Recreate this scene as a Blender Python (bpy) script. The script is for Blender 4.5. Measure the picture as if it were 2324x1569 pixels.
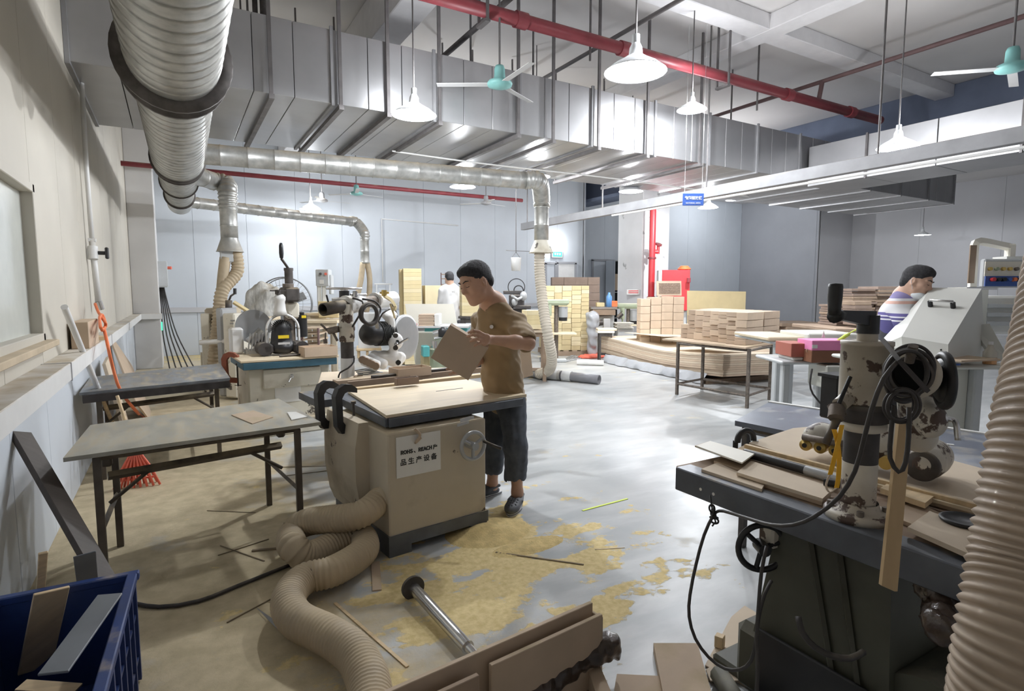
import bpy, bmesh, math, random
import numpy as np
from mathutils import Vector, Matrix, Euler
PI = math.pi
rnd = random.Random(7)
scene = bpy.context.scene
for o in list(bpy.data.objects): bpy.data.objects.remove(o)
COL = scene.collection
# ---------------------------------------------------------------- camera, world, exposure
F = 1300.0; CAMH = 1.5
PITCH = math.atan(124 / F); YAW = math.radians(30.4)
cam_data = bpy.data.cameras.new('camera'); cam = bpy.data.objects.new('camera', cam_data); COL.objects.link(cam)
cam_data.sensor_width = 36.0; cam_data.lens = 36.0 * F / 2324; cam_data.clip_start = 0.05; cam_data.clip_end = 200
cam.location = (0, 0, CAMH); cam.rotation_euler = (PI / 2 - PITCH, 0, -YAW)
scene.camera = cam
world = bpy.data.worlds.new('world'); scene.world = world; world.use_nodes = True
world.node_tree.nodes['Background'].inputs[0].default_value = (0.86, 0.93, 1.0, 1)
world.node_tree.nodes['Background'].inputs[1].default_value = 0.10
scene.view_settings.view_transform = 'Standard'; scene.view_settings.look = 'None'
scene.view_settings.gamma = 1.0; scene.view_settings.use_curve_mapping = False
scene.view_settings.exposure = -0.18
LAMP_W = 110.0                       # watts of each high-bay lamp
LAMP_COL = (0.93, 0.96, 1.0)
# ---------------------------------------------------------------- where a sight line meets a plane of the room
_c, _s = math.cos(YAW), math.sin(YAW); _cp, _sp = math.cos(PITCH), math.sin(PITCH)
FW = Vector((_s * _cp, _c * _cp, -_sp)); RT = Vector((_c, -_s, 0)); UP = Vector((_s * _sp, _c * _sp, _cp))
CAMP = Vector((0, 0, CAMH))
def ray(px, py): return FW + RT * ((px - 1162) / F) + UP * ((784.5 - py) / F)
def onz(px, py, z=0.0): r = ray(px, py); return CAMP + r * ((z - CAMH) / r.z)
def onx(px, py, x): r = ray(px, py); return CAMP + r * (x / r.x)
def ony(px, py, y): r = ray(px, py); return CAMP + r * (y / r.y)
def dep(px, py, d): return CAMP + ray(px, py) * d
# ---------------------------------------------------------------- mesh builder
def TR(loc=(0, 0, 0), rot=(0, 0, 0), sc=(1, 1, 1)):
    return Matrix.LocRotScale(Vector(loc), Euler(rot), Vector(sc))
def frame(p, q):
    p = Vector(p); q = Vector(q); d = q - p; L = d.length
    z = d.normalized() if L > 1e-9 else Vector((0, 0, 1))
    x = Vector((0, 0, 1)).cross(z)
    if x.length < 1e-3: x = Vector((1, 0, 0))
    x.normalize(); y = z.cross(x)
    M = Matrix((x, y, z)).transposed().to_4x4(); M.translation = p
    return M, L
class MB:
    def __init__(s): s.v = []; s.f = []; s.sm = []
    def add(s, vs, fs, smooth=False, M=None):
        n = len(s.v)
        for v in vs:
            v = Vector(v); s.v.append(M @ v if M is not None else v)
        for f in fs: s.f.append([i + n for i in f]); s.sm.append(smooth)
        return s
    def box(s, c, d, rot=(0, 0, 0), M=None, bev=0.0):
        x, y, z = d[0] / 2, d[1] / 2, d[2] / 2
        T = TR(c, rot)
        if M is not None: T = M @ T
        if bev <= 0 or bev * 2.05 > min(d):
            vs = [(-x, -y, -z), (x, -y, -z), (x, y, -z), (-x, y, -z), (-x, -y, z), (x, -y, z), (x, y, z), (-x, y, z)]
            return s.add(vs, [(0, 3, 2, 1), (4, 5, 6, 7), (0, 1, 5, 4), (1, 2, 6, 5), (2, 3, 7, 6), (3, 0, 4, 7)], False, T)
        b = bev; vs = []
        for zz, i in ((-z, b), (-z + b, 0), (z - b, 0), (z, b)):
            X, Y = x - i, y - i
            vs += [(-X + (b - i), -Y, zz), (X - (b - i), -Y, zz), (X, -Y + (b - i), zz), (X, Y - (b - i), zz),
                   (X - (b - i), Y, zz), (-X + (b - i), Y, zz), (-X, Y - (b - i), zz), (-X, -Y + (b - i), zz)]
        fs = [tuple(range(7, -1, -1)), tuple(range(24, 32))]
        for k in range(3):
            for j in range(8): fs.append((k * 8 + j, k * 8 + (j + 1) % 8, k * 8 + 8 + (j + 1) % 8, k * 8 + 8 + j))
        return s.add(vs, fs, False, T)
    def cyl(s, p, q, r, r2=None, n=16, cap=True, M=None):
        r2 = r if r2 is None else r2; T, L = frame(p, q)
        if M is not None: T = M @ T
        vs = []; fs = []
        for k, (rr, z) in enumerate(((r, 0), (r2, L))):
            for i in range(n): a = 2 * PI * i / n; vs.append((rr * math.cos(a), rr * math.sin(a), z))
        for i in range(n): fs.append((i, (i + 1) % n, n + (i + 1) % n, n + i))
        s.add(vs, fs, True, T)
        if cap:
            m = len(s.v)
            s.add(vs[:n], [tuple(range(n - 1, -1, -1))], False, T); s.add(vs[n:], [tuple(range(n))], False, T)
        return s
    def pipe(s, p, q, ro, ri, n=20, M=None):      # open pipe with wall
        return s.lathe([(ri, 0), (ro, 0), (ro, 1), (ri, 1), (ri, 0)], p, q, n, M)
    def lathe(s, prof, p=(0, 0, 0), q=(0, 0, 1), n=20, M=None, smooth=True, scale_z=True):
        T, L = frame(p, q); k = L if scale_z else 1.0
        if M is not None: T = M @ T
        vs = []; fs = []
        for (r, z) in prof:
            for i in range(n): a = 2 * PI * i / n; vs.append((r * math.cos(a), r * math.sin(a), z * k))
        for j in range(len(prof) - 1):
            for i in range(n): fs.append((j * n + i, j * n + (i + 1) % n, (j + 1) * n + (i + 1) % n, (j + 1) * n + i))
        return s.add(vs, fs, smooth, T)
    def tube(s, pts, r, n=8, closed=False, cap=True, smooth=True, M=None):
        P = [Vector(p) for p in pts]; N = len(P)
        rs = r if isinstance(r, (list, tuple)) else [r] * N
        vs = []; fs = []; up = None
        for i in range(N):
            a = P[(i - 1) % N] if (i > 0 or closed) else P[0]; b = P[(i + 1) % N] if (i < N - 1 or closed) else P[-1]
            t = (b - a)
            t = t.normalized() if t.length > 1e-9 else Vector((0, 0, 1))
            if up is None:
                up = Vector((0, 0, 1)) if abs(t.z) < 0.9 else Vector((1, 0, 0))
            up = (up - t * up.dot(t))
            if up.length < 1e-6: up = Vector((1, 0, 0)) - t * t.x
            up.normalize(); sd = t.cross(up)
            for k in range(n): an = 2 * PI * k / n; vs.append(P[i] + (up * math.cos(an) + sd * math.sin(an)) * rs[i])
        for i in range(N if closed else N - 1):
            for k in range(n): fs.append((i * n + k, i * n + (k + 1) % n, ((i + 1) % N) * n + (k + 1) % n, ((i + 1) % N) * n + k))
        if cap and not closed: fs += [tuple(range(n - 1, -1, -1)), tuple(range((N - 1) * n, N * n))]
        return s.add(vs, fs, smooth, M)
    def prism(s, poly, h, M=None, smooth=False):      # poly in xy, extruded z 0..h
        n = len(poly); vs = [(p[0], p[1], 0) for p in poly] + [(p[0], p[1], h) for p in poly]
        fs = [tuple(range(n - 1, -1, -1)), tuple(range(n, 2 * n))]
        s.add(vs, fs, False, M)
        return s.add(vs, [(i, (i + 1) % n, n + (i + 1) % n, n + i) for i in range(n)], smooth, M)
    def ell(s, c, r, n=16, m=10, rot=(0, 0, 0), M=None):
        T = TR(c, rot, r)
        if M is not None: T = M @ T
        vs = [(0, 0, -1)]; fs = []
        for j in range(1, m):
            t = -PI / 2 + PI * j / m
            for i in range(n): a = 2 * PI * i / n; vs.append((math.cos(t) * math.cos(a), math.cos(t) * math.sin(a), math.sin(t)))
        vs.append((0, 0, 1)); e = len(vs) - 1
        for i in range(n): fs.append((0, 1 + (i + 1) % n, 1 + i)); fs.append((e, e - n + i, e - n + (i + 1) % n))
        for j in range(m - 2):
            for i in range(n): a = 1 + j * n; fs.append((a + i, a + (i + 1) % n, a + n + (i + 1) % n, a + n + i))
        return s.add(vs, fs, True, T)
    def torus(s, c, R, r, n=24, m=8, rot=(0, 0, 0), M=None, a0=0.0, a1=2 * PI):
        full = abs(a1 - a0) > 6.28
        k = n if full else n + 1
        T = TR(c, rot)
        if M is not None: T = M @ T
        pts = [(R * math.cos(a0 + (a1 - a0) * i / n), R * math.sin(a0 + (a1 - a0) * i / n), 0) for i in range(k)]
        return s.tube(pts, r, m, closed=full, M=T)
    def xform(s, M): s.v = [M @ v for v in s.v]; return s
    def mesh(s, name, mat, inv=None):
        me = bpy.data.meshes.new(name)
        me.from_pydata([tuple(inv @ v) if inv is not None else tuple(v) for v in s.v], [], s.f)
        if s.sm: me.polygons.foreach_set('use_smooth', s.sm)
        me.materials.append(mat); me.update(); me.validate()
        return me
def resample(pts, step, closed=False):
    P = [Vector(p) for p in pts]; out = []; N = len(P)
    def cr(a, b, c, d, t): return 0.5 * ((2 * b) + (c - a) * t + (2 * a - 5 * b + 4 * c - d) * t * t + (3 * b - a - 3 * c + d) * t ** 3)
    for i in range(N if closed else N - 1):
        if closed: a, b, c, d = P[(i - 1) % N], P[i], P[(i + 1) % N], P[(i + 2) % N]
        else: a, b, c, d = P[max(i - 1, 0)], P[i], P[i + 1], P[min(i + 2, N - 1)]
        k = max(2, int((c - b).length / step))
        for j in range(k): out.append(cr(a, b, c, d, j / k))
    if not closed: out.append(P[-1])
    return out
def even(pts, step):
    P = [Vector(p) for p in pts]; L = [0]
    for a, b in zip(P, P[1:]): L.append(L[-1] + (b - a).length)
    n = max(2, int(L[-1] / step)); out = []; j = 0
    for i in range(n + 1):
        t = L[-1] * i / n
        while j < len(P) - 2 and L[j + 1] < t: j += 1
        u = (t - L[j]) / max(1e-9, L[j + 1] - L[j]); out.append(P[j].lerp(P[j + 1], min(1, u)))
    return out
def corrugated(mb, pts, r, pitch, amp, n=18, rs=None):      # ribbed hose along a path
    P = even(resample(pts, 0.02), pitch / 4)
    m = len(P); rr = []
    for i in range(m):
        base = r if rs is None else rs[0] + (rs[1] - rs[0]) * i / (m - 1)
        rr.append(base + (amp, amp * .25, -amp, amp * .25)[i % 4])
    return mb.tube(P, rr, n)
# ---------------------------------------------------------------- things, parts
def thing(name, label, cat, loc=(0, 0, 0), rz=0.0, group=None):
    o = bpy.data.objects.new(name, None); COL.objects.link(o); o.location = loc; o.rotation_euler = (0, 0, rz)
    o.empty_display_size = 0.1
    o['label'] = label; o['category'] = cat
    if group: o['group'] = group
    return o
def mloc(o):
    M = TR(o.location, o.rotation_euler)
    return mloc(o.parent) @ M if o.parent else M
def part(name, mb, mat, parent, label=None, world=False, kind=None, loc=(0, 0, 0)):
    inv = (mloc(parent) @ TR(loc)).inverted() if world else None
    me = mb.mesh(name, mat, inv) if isinstance(mb, MB) else mb
    o = bpy.data.objects.new(name, me); COL.objects.link(o); o.parent = parent; o.location = loc
    if label: o['label'] = label
    if kind: o['kind'] = kind
    return o
def solo(name, mb, mat, label, cat, group=None, kind=None, loc=None):
    # one-mesh thing built in world space; origin at the centre of its base
    if loc is None:
        xs = [v.x for v in mb.v]; ys = [v.y for v in mb.v]; zs = [v.z for v in mb.v]
        loc = ((min(xs) + max(xs)) / 2, (min(ys) + max(ys)) / 2, min(zs))
    me = mb.mesh(name, mat, TR(loc).inverted())
    o = bpy.data.objects.new(name, me); COL.objects.link(o); o.location = loc
    o['label'] = label; o['category'] = cat
    if group: o['group'] = group
    if kind: o['kind'] = kind
    return o
def struct(name, mb, mat, parent=None):
    me = mb.mesh(name, mat); o = bpy.data.objects.new(name, me); COL.objects.link(o)
    if parent: o.parent = parent
    else: o['kind'] = 'structure'
    return o
ORD = ['topmost'] + ['%s from the top' % w for w in 'second third fourth fifth sixth seventh eighth ninth tenth eleventh twelfth thirteenth fourteenth fifteenth sixteenth seventeenth eighteenth nineteenth twentieth'.split()] + ['%dth from the top' % k for k in range(21, 40)]
def dup(root, loc, rz=None, label=None, group=None):
    c = root.copy(); COL.objects.link(c); c.location = loc
    if rz is not None: c.rotation_euler = (0, 0, rz)
    if label: c['label'] = label
    if group: c['group'] = group
    for ch in list(root.children):
        d = ch.copy(); COL.objects.link(d); d.parent = c
        for g in list(ch.children):
            e = g.copy(); COL.objects.link(e); e.parent = d
    return c
# ---------------------------------------------------------------- materials
def mat(name, col, rough=0.5, metal=0.0, var=0.10, scale=6.0, bump=0.0, bscale=60.0, dust=0.0, dcol=(0.42, 0.34, 0.22),
        chip=0.0, ccol=(0.05, 0.04, 0.035), cscale=9.0, emit=0.0, alpha=1.0, trans=0.0, stretch=(1, 1, 1), coat=0.0, sheen=0.0, grime=0.0):
    m = bpy.data.materials.new(name); m.use_nodes = True; nt = m.node_tree; N = nt.nodes; L = nt.links
    b = N['Principled BSDF']; b.inputs['Roughness'].default_value = rough; b.inputs['Metallic'].default_value = metal
    if emit:
        b.inputs['Base Color'].default_value = (*col, 1); b.inputs['Emission Color'].default_value = (*col, 1)
        b.inputs['Emission Strength'].default_value = emit; return m
    tc = N.new('ShaderNodeTexCoord'); mp = N.new('ShaderNodeMapping'); mp.inputs['Scale'].default_value = stretch
    L.new(tc.outputs['Object'], mp.inputs['Vector'])
    def noise(sc, det=4, vec=None, ro=0.55):
        n = N.new('ShaderNodeTexNoise'); n.inputs['Scale'].default_value = sc; n.inputs['Detail'].default_value = det
        n.inputs['Roughness'].default_value = ro; L.new(vec or mp.outputs[0], n.inputs['Vector']); return n
    def ramp(src, a, c):
        r = N.new('ShaderNodeMapRange'); r.inputs['From Min'].default_value = a; r.inputs['From Max'].default_value = c
        r.clamp = True; L.new(src, r.inputs['Value']); return r.outputs[0]
    def mixc(fac, A, B):
        x = N.new('ShaderNodeMix'); x.data_type = 'RGBA'
        if hasattr(fac, 'links') or hasattr(fac, 'is_linked'): L.new(fac, x.inputs[0])
        else: x.inputs[0].default_value = fac
        for s_, i in ((A, 6), (B, 7)):
            if isinstance(s_, tuple): x.inputs[i].default_value = (*s_, 1)
            else: L.new(s_, x.inputs[i])
        return x.outputs[2]
    n1 = noise(scale)
    lo = tuple(max(0, c * (1 - var)) for c in col); hi = tuple(min(1, c * (1 + var)) for c in col)
    c = mixc(ramp(n1.outputs['Fac'], .3, .7), lo, hi)
    if grime:
        n4 = noise(2.3, 6); c = mixc(ramp(n4.outputs['Fac'], .62 - grime * .3, .80), c, tuple(x * .45 for x in (col[0] * 1.0, col[1] * .85, col[2] * .65)))
    if chip:
        n2 = noise(cscale, 6, ro=.62); c = mixc(ramp(n2.outputs['Fac'], .66 - chip * .2, .68 - chip * .2), c, ccol)
    rsock = None
    if dust:
        g = N.new('ShaderNodeNewGeometry'); sx = N.new('ShaderNodeSeparateXYZ'); L.new(g.outputs['Normal'], sx.inputs[0])
        up_ = ramp(sx.outputs[2], .25, .85); n3 = noise(5.0, 5); nn = ramp(n3.outputs['Fac'], .62 - dust * .45, .72)
        mu = N.new('ShaderNodeMath'); mu.operation = 'MULTIPLY'; L.new(up_, mu.inputs[0]); L.new(nn, mu.inputs[1])
        c = mixc(mu.outputs[0], c, dcol)
        mr = N.new('ShaderNodeMapRange'); mr.inputs['To Min'].default_value = rough; mr.inputs['To Max'].default_value = .95
        L.new(mu.outputs[0], mr.inputs['Value']); L.new(mr.outputs[0], b.inputs['Roughness'])
        mm = N.new('ShaderNodeMapRange'); mm.inputs['To Min'].default_value = metal; mm.inputs['To Max'].default_value = 0
        L.new(mu.outputs[0], mm.inputs['Value']); L.new(mm.outputs[0], b.inputs['Metallic'])
    L.new(c, b.inputs['Base Color'])
    if bump:
        nb = noise(bscale, 3); bp = N.new('ShaderNodeBump'); bp.inputs['Strength'].default_value = bump; bp.inputs['Distance'].default_value = .004
        L.new(nb.outputs['Fac'], bp.inputs['Height']); L.new(bp.outputs[0], b.inputs['Normal'])
    if trans: b.inputs['Transmission Weight'].default_value = trans
    if alpha < 1: b.inputs['Alpha'].default_value = alpha
    if coat: b.inputs['Coat Weight'].default_value = coat
    if sheen: b.inputs['Sheen Weight'].default_value = sheen
    return m
M = {}
def mk(k, *a, **kw): M[k] = mat(k, *a, **kw)
DC = (0.46, 0.38, 0.25)
mk('wall_panel', (0.58, 0.62, 0.67), .55, var=.03, scale=1.5)
mk('pier_paint', (0.62, 0.61, 0.60), .6, var=.05, scale=1.2)
mk('wall_left', (0.54, 0.505, 0.435), .6, var=.05, scale=1.2)
mk('wall_shade_and_frame', (0.36, 0.37, 0.40), .7, var=.05, scale=1.0)  # shade of the unlit block side put into the colour; also door frames
mk('wall_grey', (0.52, 0.52, 0.54), .7, var=.04, scale=.8)
mk('white_trim', (0.74, 0.74, 0.73), .5, var=.04, dust=.95)
mk('ceiling', (0.74, 0.72, 0.71), .85, var=.05, scale=.6)
mk('beam_paint', (0.80, 0.79, 0.80), .8, var=.04)
mk('beam_blue', (0.16, 0.19, 0.27), .7, var=.15, scale=1.5)
mk('galv', (0.46, 0.46, 0.44), .40, .6, var=.25, scale=9, dust=.95, dcol=(.55, .45, .31), bump=.12, bscale=30)
mk('galv_dull', (0.30, 0.30, 0.31), .55, .3, var=.12, scale=4, dust=.4)
mk('duct_top', (0.44, 0.44, 0.45), .38, .72, var=.10, scale=1.5, bump=.08, bscale=3)
mk('dark_steel', (0.10, 0.09, 0.085), .55, .6, var=.3, scale=12, dust=.5)
mk('black_rail', (0.05, 0.045, 0.045), .5, .3, var=.3, scale=12, dust=.15)
mk('steel', (0.62, 0.62, 0.62), .25, .95, var=.1)
mk('rusty', (0.20, 0.17, 0.145), .6, .6, var=.35, scale=25)
mk('hanger', (0.17, 0.16, 0.16), .6, .5, var=.2)
mk('red_pipe', (0.24, 0.04, 0.05), .45, var=.15, scale=5, dust=.2)
mk('red_dull', (0.13, 0.075, 0.075), .55, var=.15, scale=5)
mk('red_paint', (0.62, 0.05, 0.06), .35, var=.06)
mk('white_paint', (0.78, 0.78, 0.77), .45, var=.05)
mk('white_board', (0.82, 0.79, 0.70), .55, var=.03, scale=3)
mk('plywood', (0.74, 0.62, 0.44), .55, var=.08, scale=3, stretch=(1, 7, 1), bump=.05)
mk('pine', (0.66, 0.50, 0.30), .6, var=.16, scale=4, stretch=(1, 9, 1))
mk('mdf', (0.52, 0.40, 0.29), .75, var=.07, scale=6, dust=.35)
mk('mdf_pale', (0.66, 0.55, 0.42), .8, var=.06, scale=5)
mk('mdf_dark', (0.34, 0.25, 0.18), .8, var=.12, scale=6)
mk('card_yellow', (0.74, 0.62, 0.36), .8, var=.05, scale=5)
mk('card_yellow2', (0.66, 0.54, 0.31), .8, var=.05, scale=5)
mk('card_tan', (0.60, 0.47, 0.35), .85, var=.07, scale=6)
mk('card_tan2', (0.50, 0.385, 0.29), .85, var=.07, scale=6)
mk('card_brown', (0.27, 0.20, 0.16), .85, var=.10, scale=6)
mk('box_red', (0.42, 0.13, 0.09), .6, var=.05)
mk('box_pink', (0.85, 0.28, 0.52), .55, var=.04)
mk('box_brown', (0.25, 0.11, 0.06), .6, var=.08)
mk('cream_paint', (0.70, 0.66, 0.56), .5, var=.05, scale=3, chip=.18, ccol=(.10, .085, .07), cscale=7, dust=.5, grime=.25)
mk('saw_body', (0.55, 0.48, 0.37), .55, var=.07, scale=2.5, chip=.05, ccol=(.12, .09, .07), cscale=5, dust=.7, dcol=(.52, .42, .27), grime=.22)
mk('chipped', (0.68, 0.64, 0.56), .5, var=.06, scale=4, chip=.62, ccol=(.10, .065, .05), cscale=6.5, grime=.5)
mk('saw_rail', (0.12, 0.13, 0.15), .45, .3, var=.2, scale=6, dust=.1)
mk('blue_paint', (0.045, 0.12, 0.17), .5, var=.1, dust=.3)
mk('teal_paint', (0.10, 0.42, 0.42), .5, var=.08)
mk('teal_fan', (0.22, 0.48, 0.46), .5, var=.08)
mk('green_paint', (0.36, 0.41, 0.29), .6, var=.08, dust=.95, dcol=(.66, .62, .48))
mk('card_yellow3', (0.79, 0.68, 0.44), .8, var=.04, scale=5)
mk('grey_paint', (0.55, 0.57, 0.58), .45, var=.06, dust=.3)
mk('machine_white', (0.72, 0.72, 0.68), .4, var=.03, scale=2)
mk('machine_pale', (0.66, 0.66, 0.60), .45, var=.04, scale=2)
mk('motor_grey', (0.42, 0.43, 0.44), .4, .3, var=.08)
mk('cast_white', (0.78, 0.78, 0.77), .4, var=.05, dust=.35)
mk('black', (0.018, 0.018, 0.02), .42, var=.3, dust=.12, dcol=(.2, .18, .15))
mk('black_dusty', (0.05, 0.045, 0.045), .6, var=.3, scale=10, dust=.6, dcol=(.30, .26, .21))
mk('rubber', (0.03, 0.03, 0.03), .6, var=.3)
mk('cable', (0.045, 0.04, 0.038), .55, var=.2, dust=.3, dcol=(.22, .19, .15))
mk('hose_tan', (0.47, 0.38, 0.26), .6, var=.12, scale=7, dust=.45, dcol=(.55, .45, .30))
mk('hose_pale', (0.60, 0.54, 0.45), .6, var=.1, scale=7, dust=.3, dcol=(.62, .54, .40))
mk('hose_grey', (0.42, 0.40, 0.37), .6, var=.1)
mk('table_lino', (0.37, 0.355, 0.30), .45, var=.22, scale=2.5, stretch=(3, 1, 1), dust=.35, dcol=(.44, .38, .28))
mk('table_dark', (0.20, 0.21, 0.22), .3, var=.25, scale=2.5, stretch=(3, 1, 1), dust=.35, dcol=(.42, .36, .26))
mk('slate', (0.16, 0.18, 0.23), .35, var=.18, scale=3, dust=.15, dcol=(.35, .33, .30))
mk('leg_brown', (0.115, 0.095, 0.075), .6, .2, var=.25, scale=10, dust=.5)
mk('green_grey', (0.075, 0.075, 0.055), .55, var=.15, scale=4, grime=.3, dust=.3, dcol=(.24, .22, .17))
mk('black_wood', (0.075, 0.06, 0.05), .6, var=.15, scale=5, stretch=(1, 9, 1))
mk('bin_blue', (0.02, 0.045, 0.16), .42, var=.15, dust=.2)
mk('grey_plank', (0.16, 0.17, 0.185), .5, var=.15, scale=4)
mk('tape', (0.055, 0.035, 0.025), .30, var=.4, scale=14, bump=1.0, bscale=35, coat=.25)
mk('orange', (0.80, 0.20, 0.07), .5, var=.08)
mk('coral', (0.80, 0.16, 0.10), .6, var=.12)
mk('yellow', (0.82, 0.62, 0.03), .5, var=.05)
mk('strap', (0.95, 0.52, 0.03), .45, var=.05)
mk('lime', (0.72, 0.86, 0.12), .4, var=.05)
mk('paper', (0.80, 0.79, 0.76), .7, var=.03)
mk('paper_grey', (0.60, 0.60, 0.60), .7, var=.03)
mk('ink', (0.03, 0.03, 0.03), .7, var=0)
mk('ink_grey', (0.25, 0.24, 0.22), .7, var=0)
mk('sign_blue', (0.05, 0.12, 0.42), .5, var=.03)
mk('sign_white', (0.8, 0.83, 0.9), .5, var=0)
mk('exit_green', (0.05, 0.75, 0.30), .5, emit=1.2)
mk('green_led', (0.1, 0.8, 0.5), .5, emit=1.0)
mk('plastic_white', (0.78, 0.79, 0.80), .35, var=.03)
mk('film', (0.40, 0.41, 0.43), .25, var=.1, scale=4, bump=.3, bscale=20)
mk('pvc_grey', (0.22, 0.22, 0.24), .4, var=.1, dust=.2)
mk('brass', (0.62, 0.45, 0.15), .35, .8, var=.1)
mk('skin', (0.56, 0.33, 0.225), .5, var=.06, scale=14)
mk('skin_pale', (0.66, 0.42, 0.31), .5, var=.06, scale=14)
mk('hair', (0.028, 0.027, 0.030), .75, var=.5, scale=70, bump=1.0, bscale=260)
mk('shirt_brown', (0.30, 0.205, 0.105), .85, var=.08, scale=7, bump=.15, bscale=220, sheen=.2)
mk('shorts', (0.085, 0.095, 0.115), .85, var=.25, scale=14, bump=.2, bscale=200)
mk('tshirt_white', (0.80, 0.80, 0.82), .85, var=.03)
mk('apron', (0.06, 0.06, 0.07), .8, var=.1)
mk('clog', (0.09, 0.095, 0.105), .6, var=.1)
mk('clog_sole', (0.55, 0.55, 0.56), .6, var=.1)
mk('mask', (0.80, 0.84, 0.88), .7, var=.03)
mk('eye_white', (0.7, 0.66, 0.62), .3, var=0)
mk('lip', (0.42, 0.19, 0.15), .45, var=.05)
mk('bottle', (0.80, 0.76, 0.66), .3, var=.04, trans=.5)
mk('amber', (0.62, 0.33, 0.14), .25, var=.05)
mk('clear_blue', (0.15, 0.35, 0.7), .2, var=.05)
mk('fan_cage', (0.30, 0.31, 0.32), .4, .5, var=.1)
mk('dark_glass', (0.2, 0.2, 0.19), .12, var=.1)
mk('bulb', (0.94, 0.97, 1.0), emit=45.0)
mk('shade', (0.80, 0.82, 0.84), .35, var=.03)
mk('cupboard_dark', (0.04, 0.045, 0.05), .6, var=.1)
mk('sawdust', (0.60, 0.46, 0.21), .95, var=.18, scale=20, bump=.9, bscale=90)
mk('splinter', (0.22, 0.17, 0.11), .9, var=.2)
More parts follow.
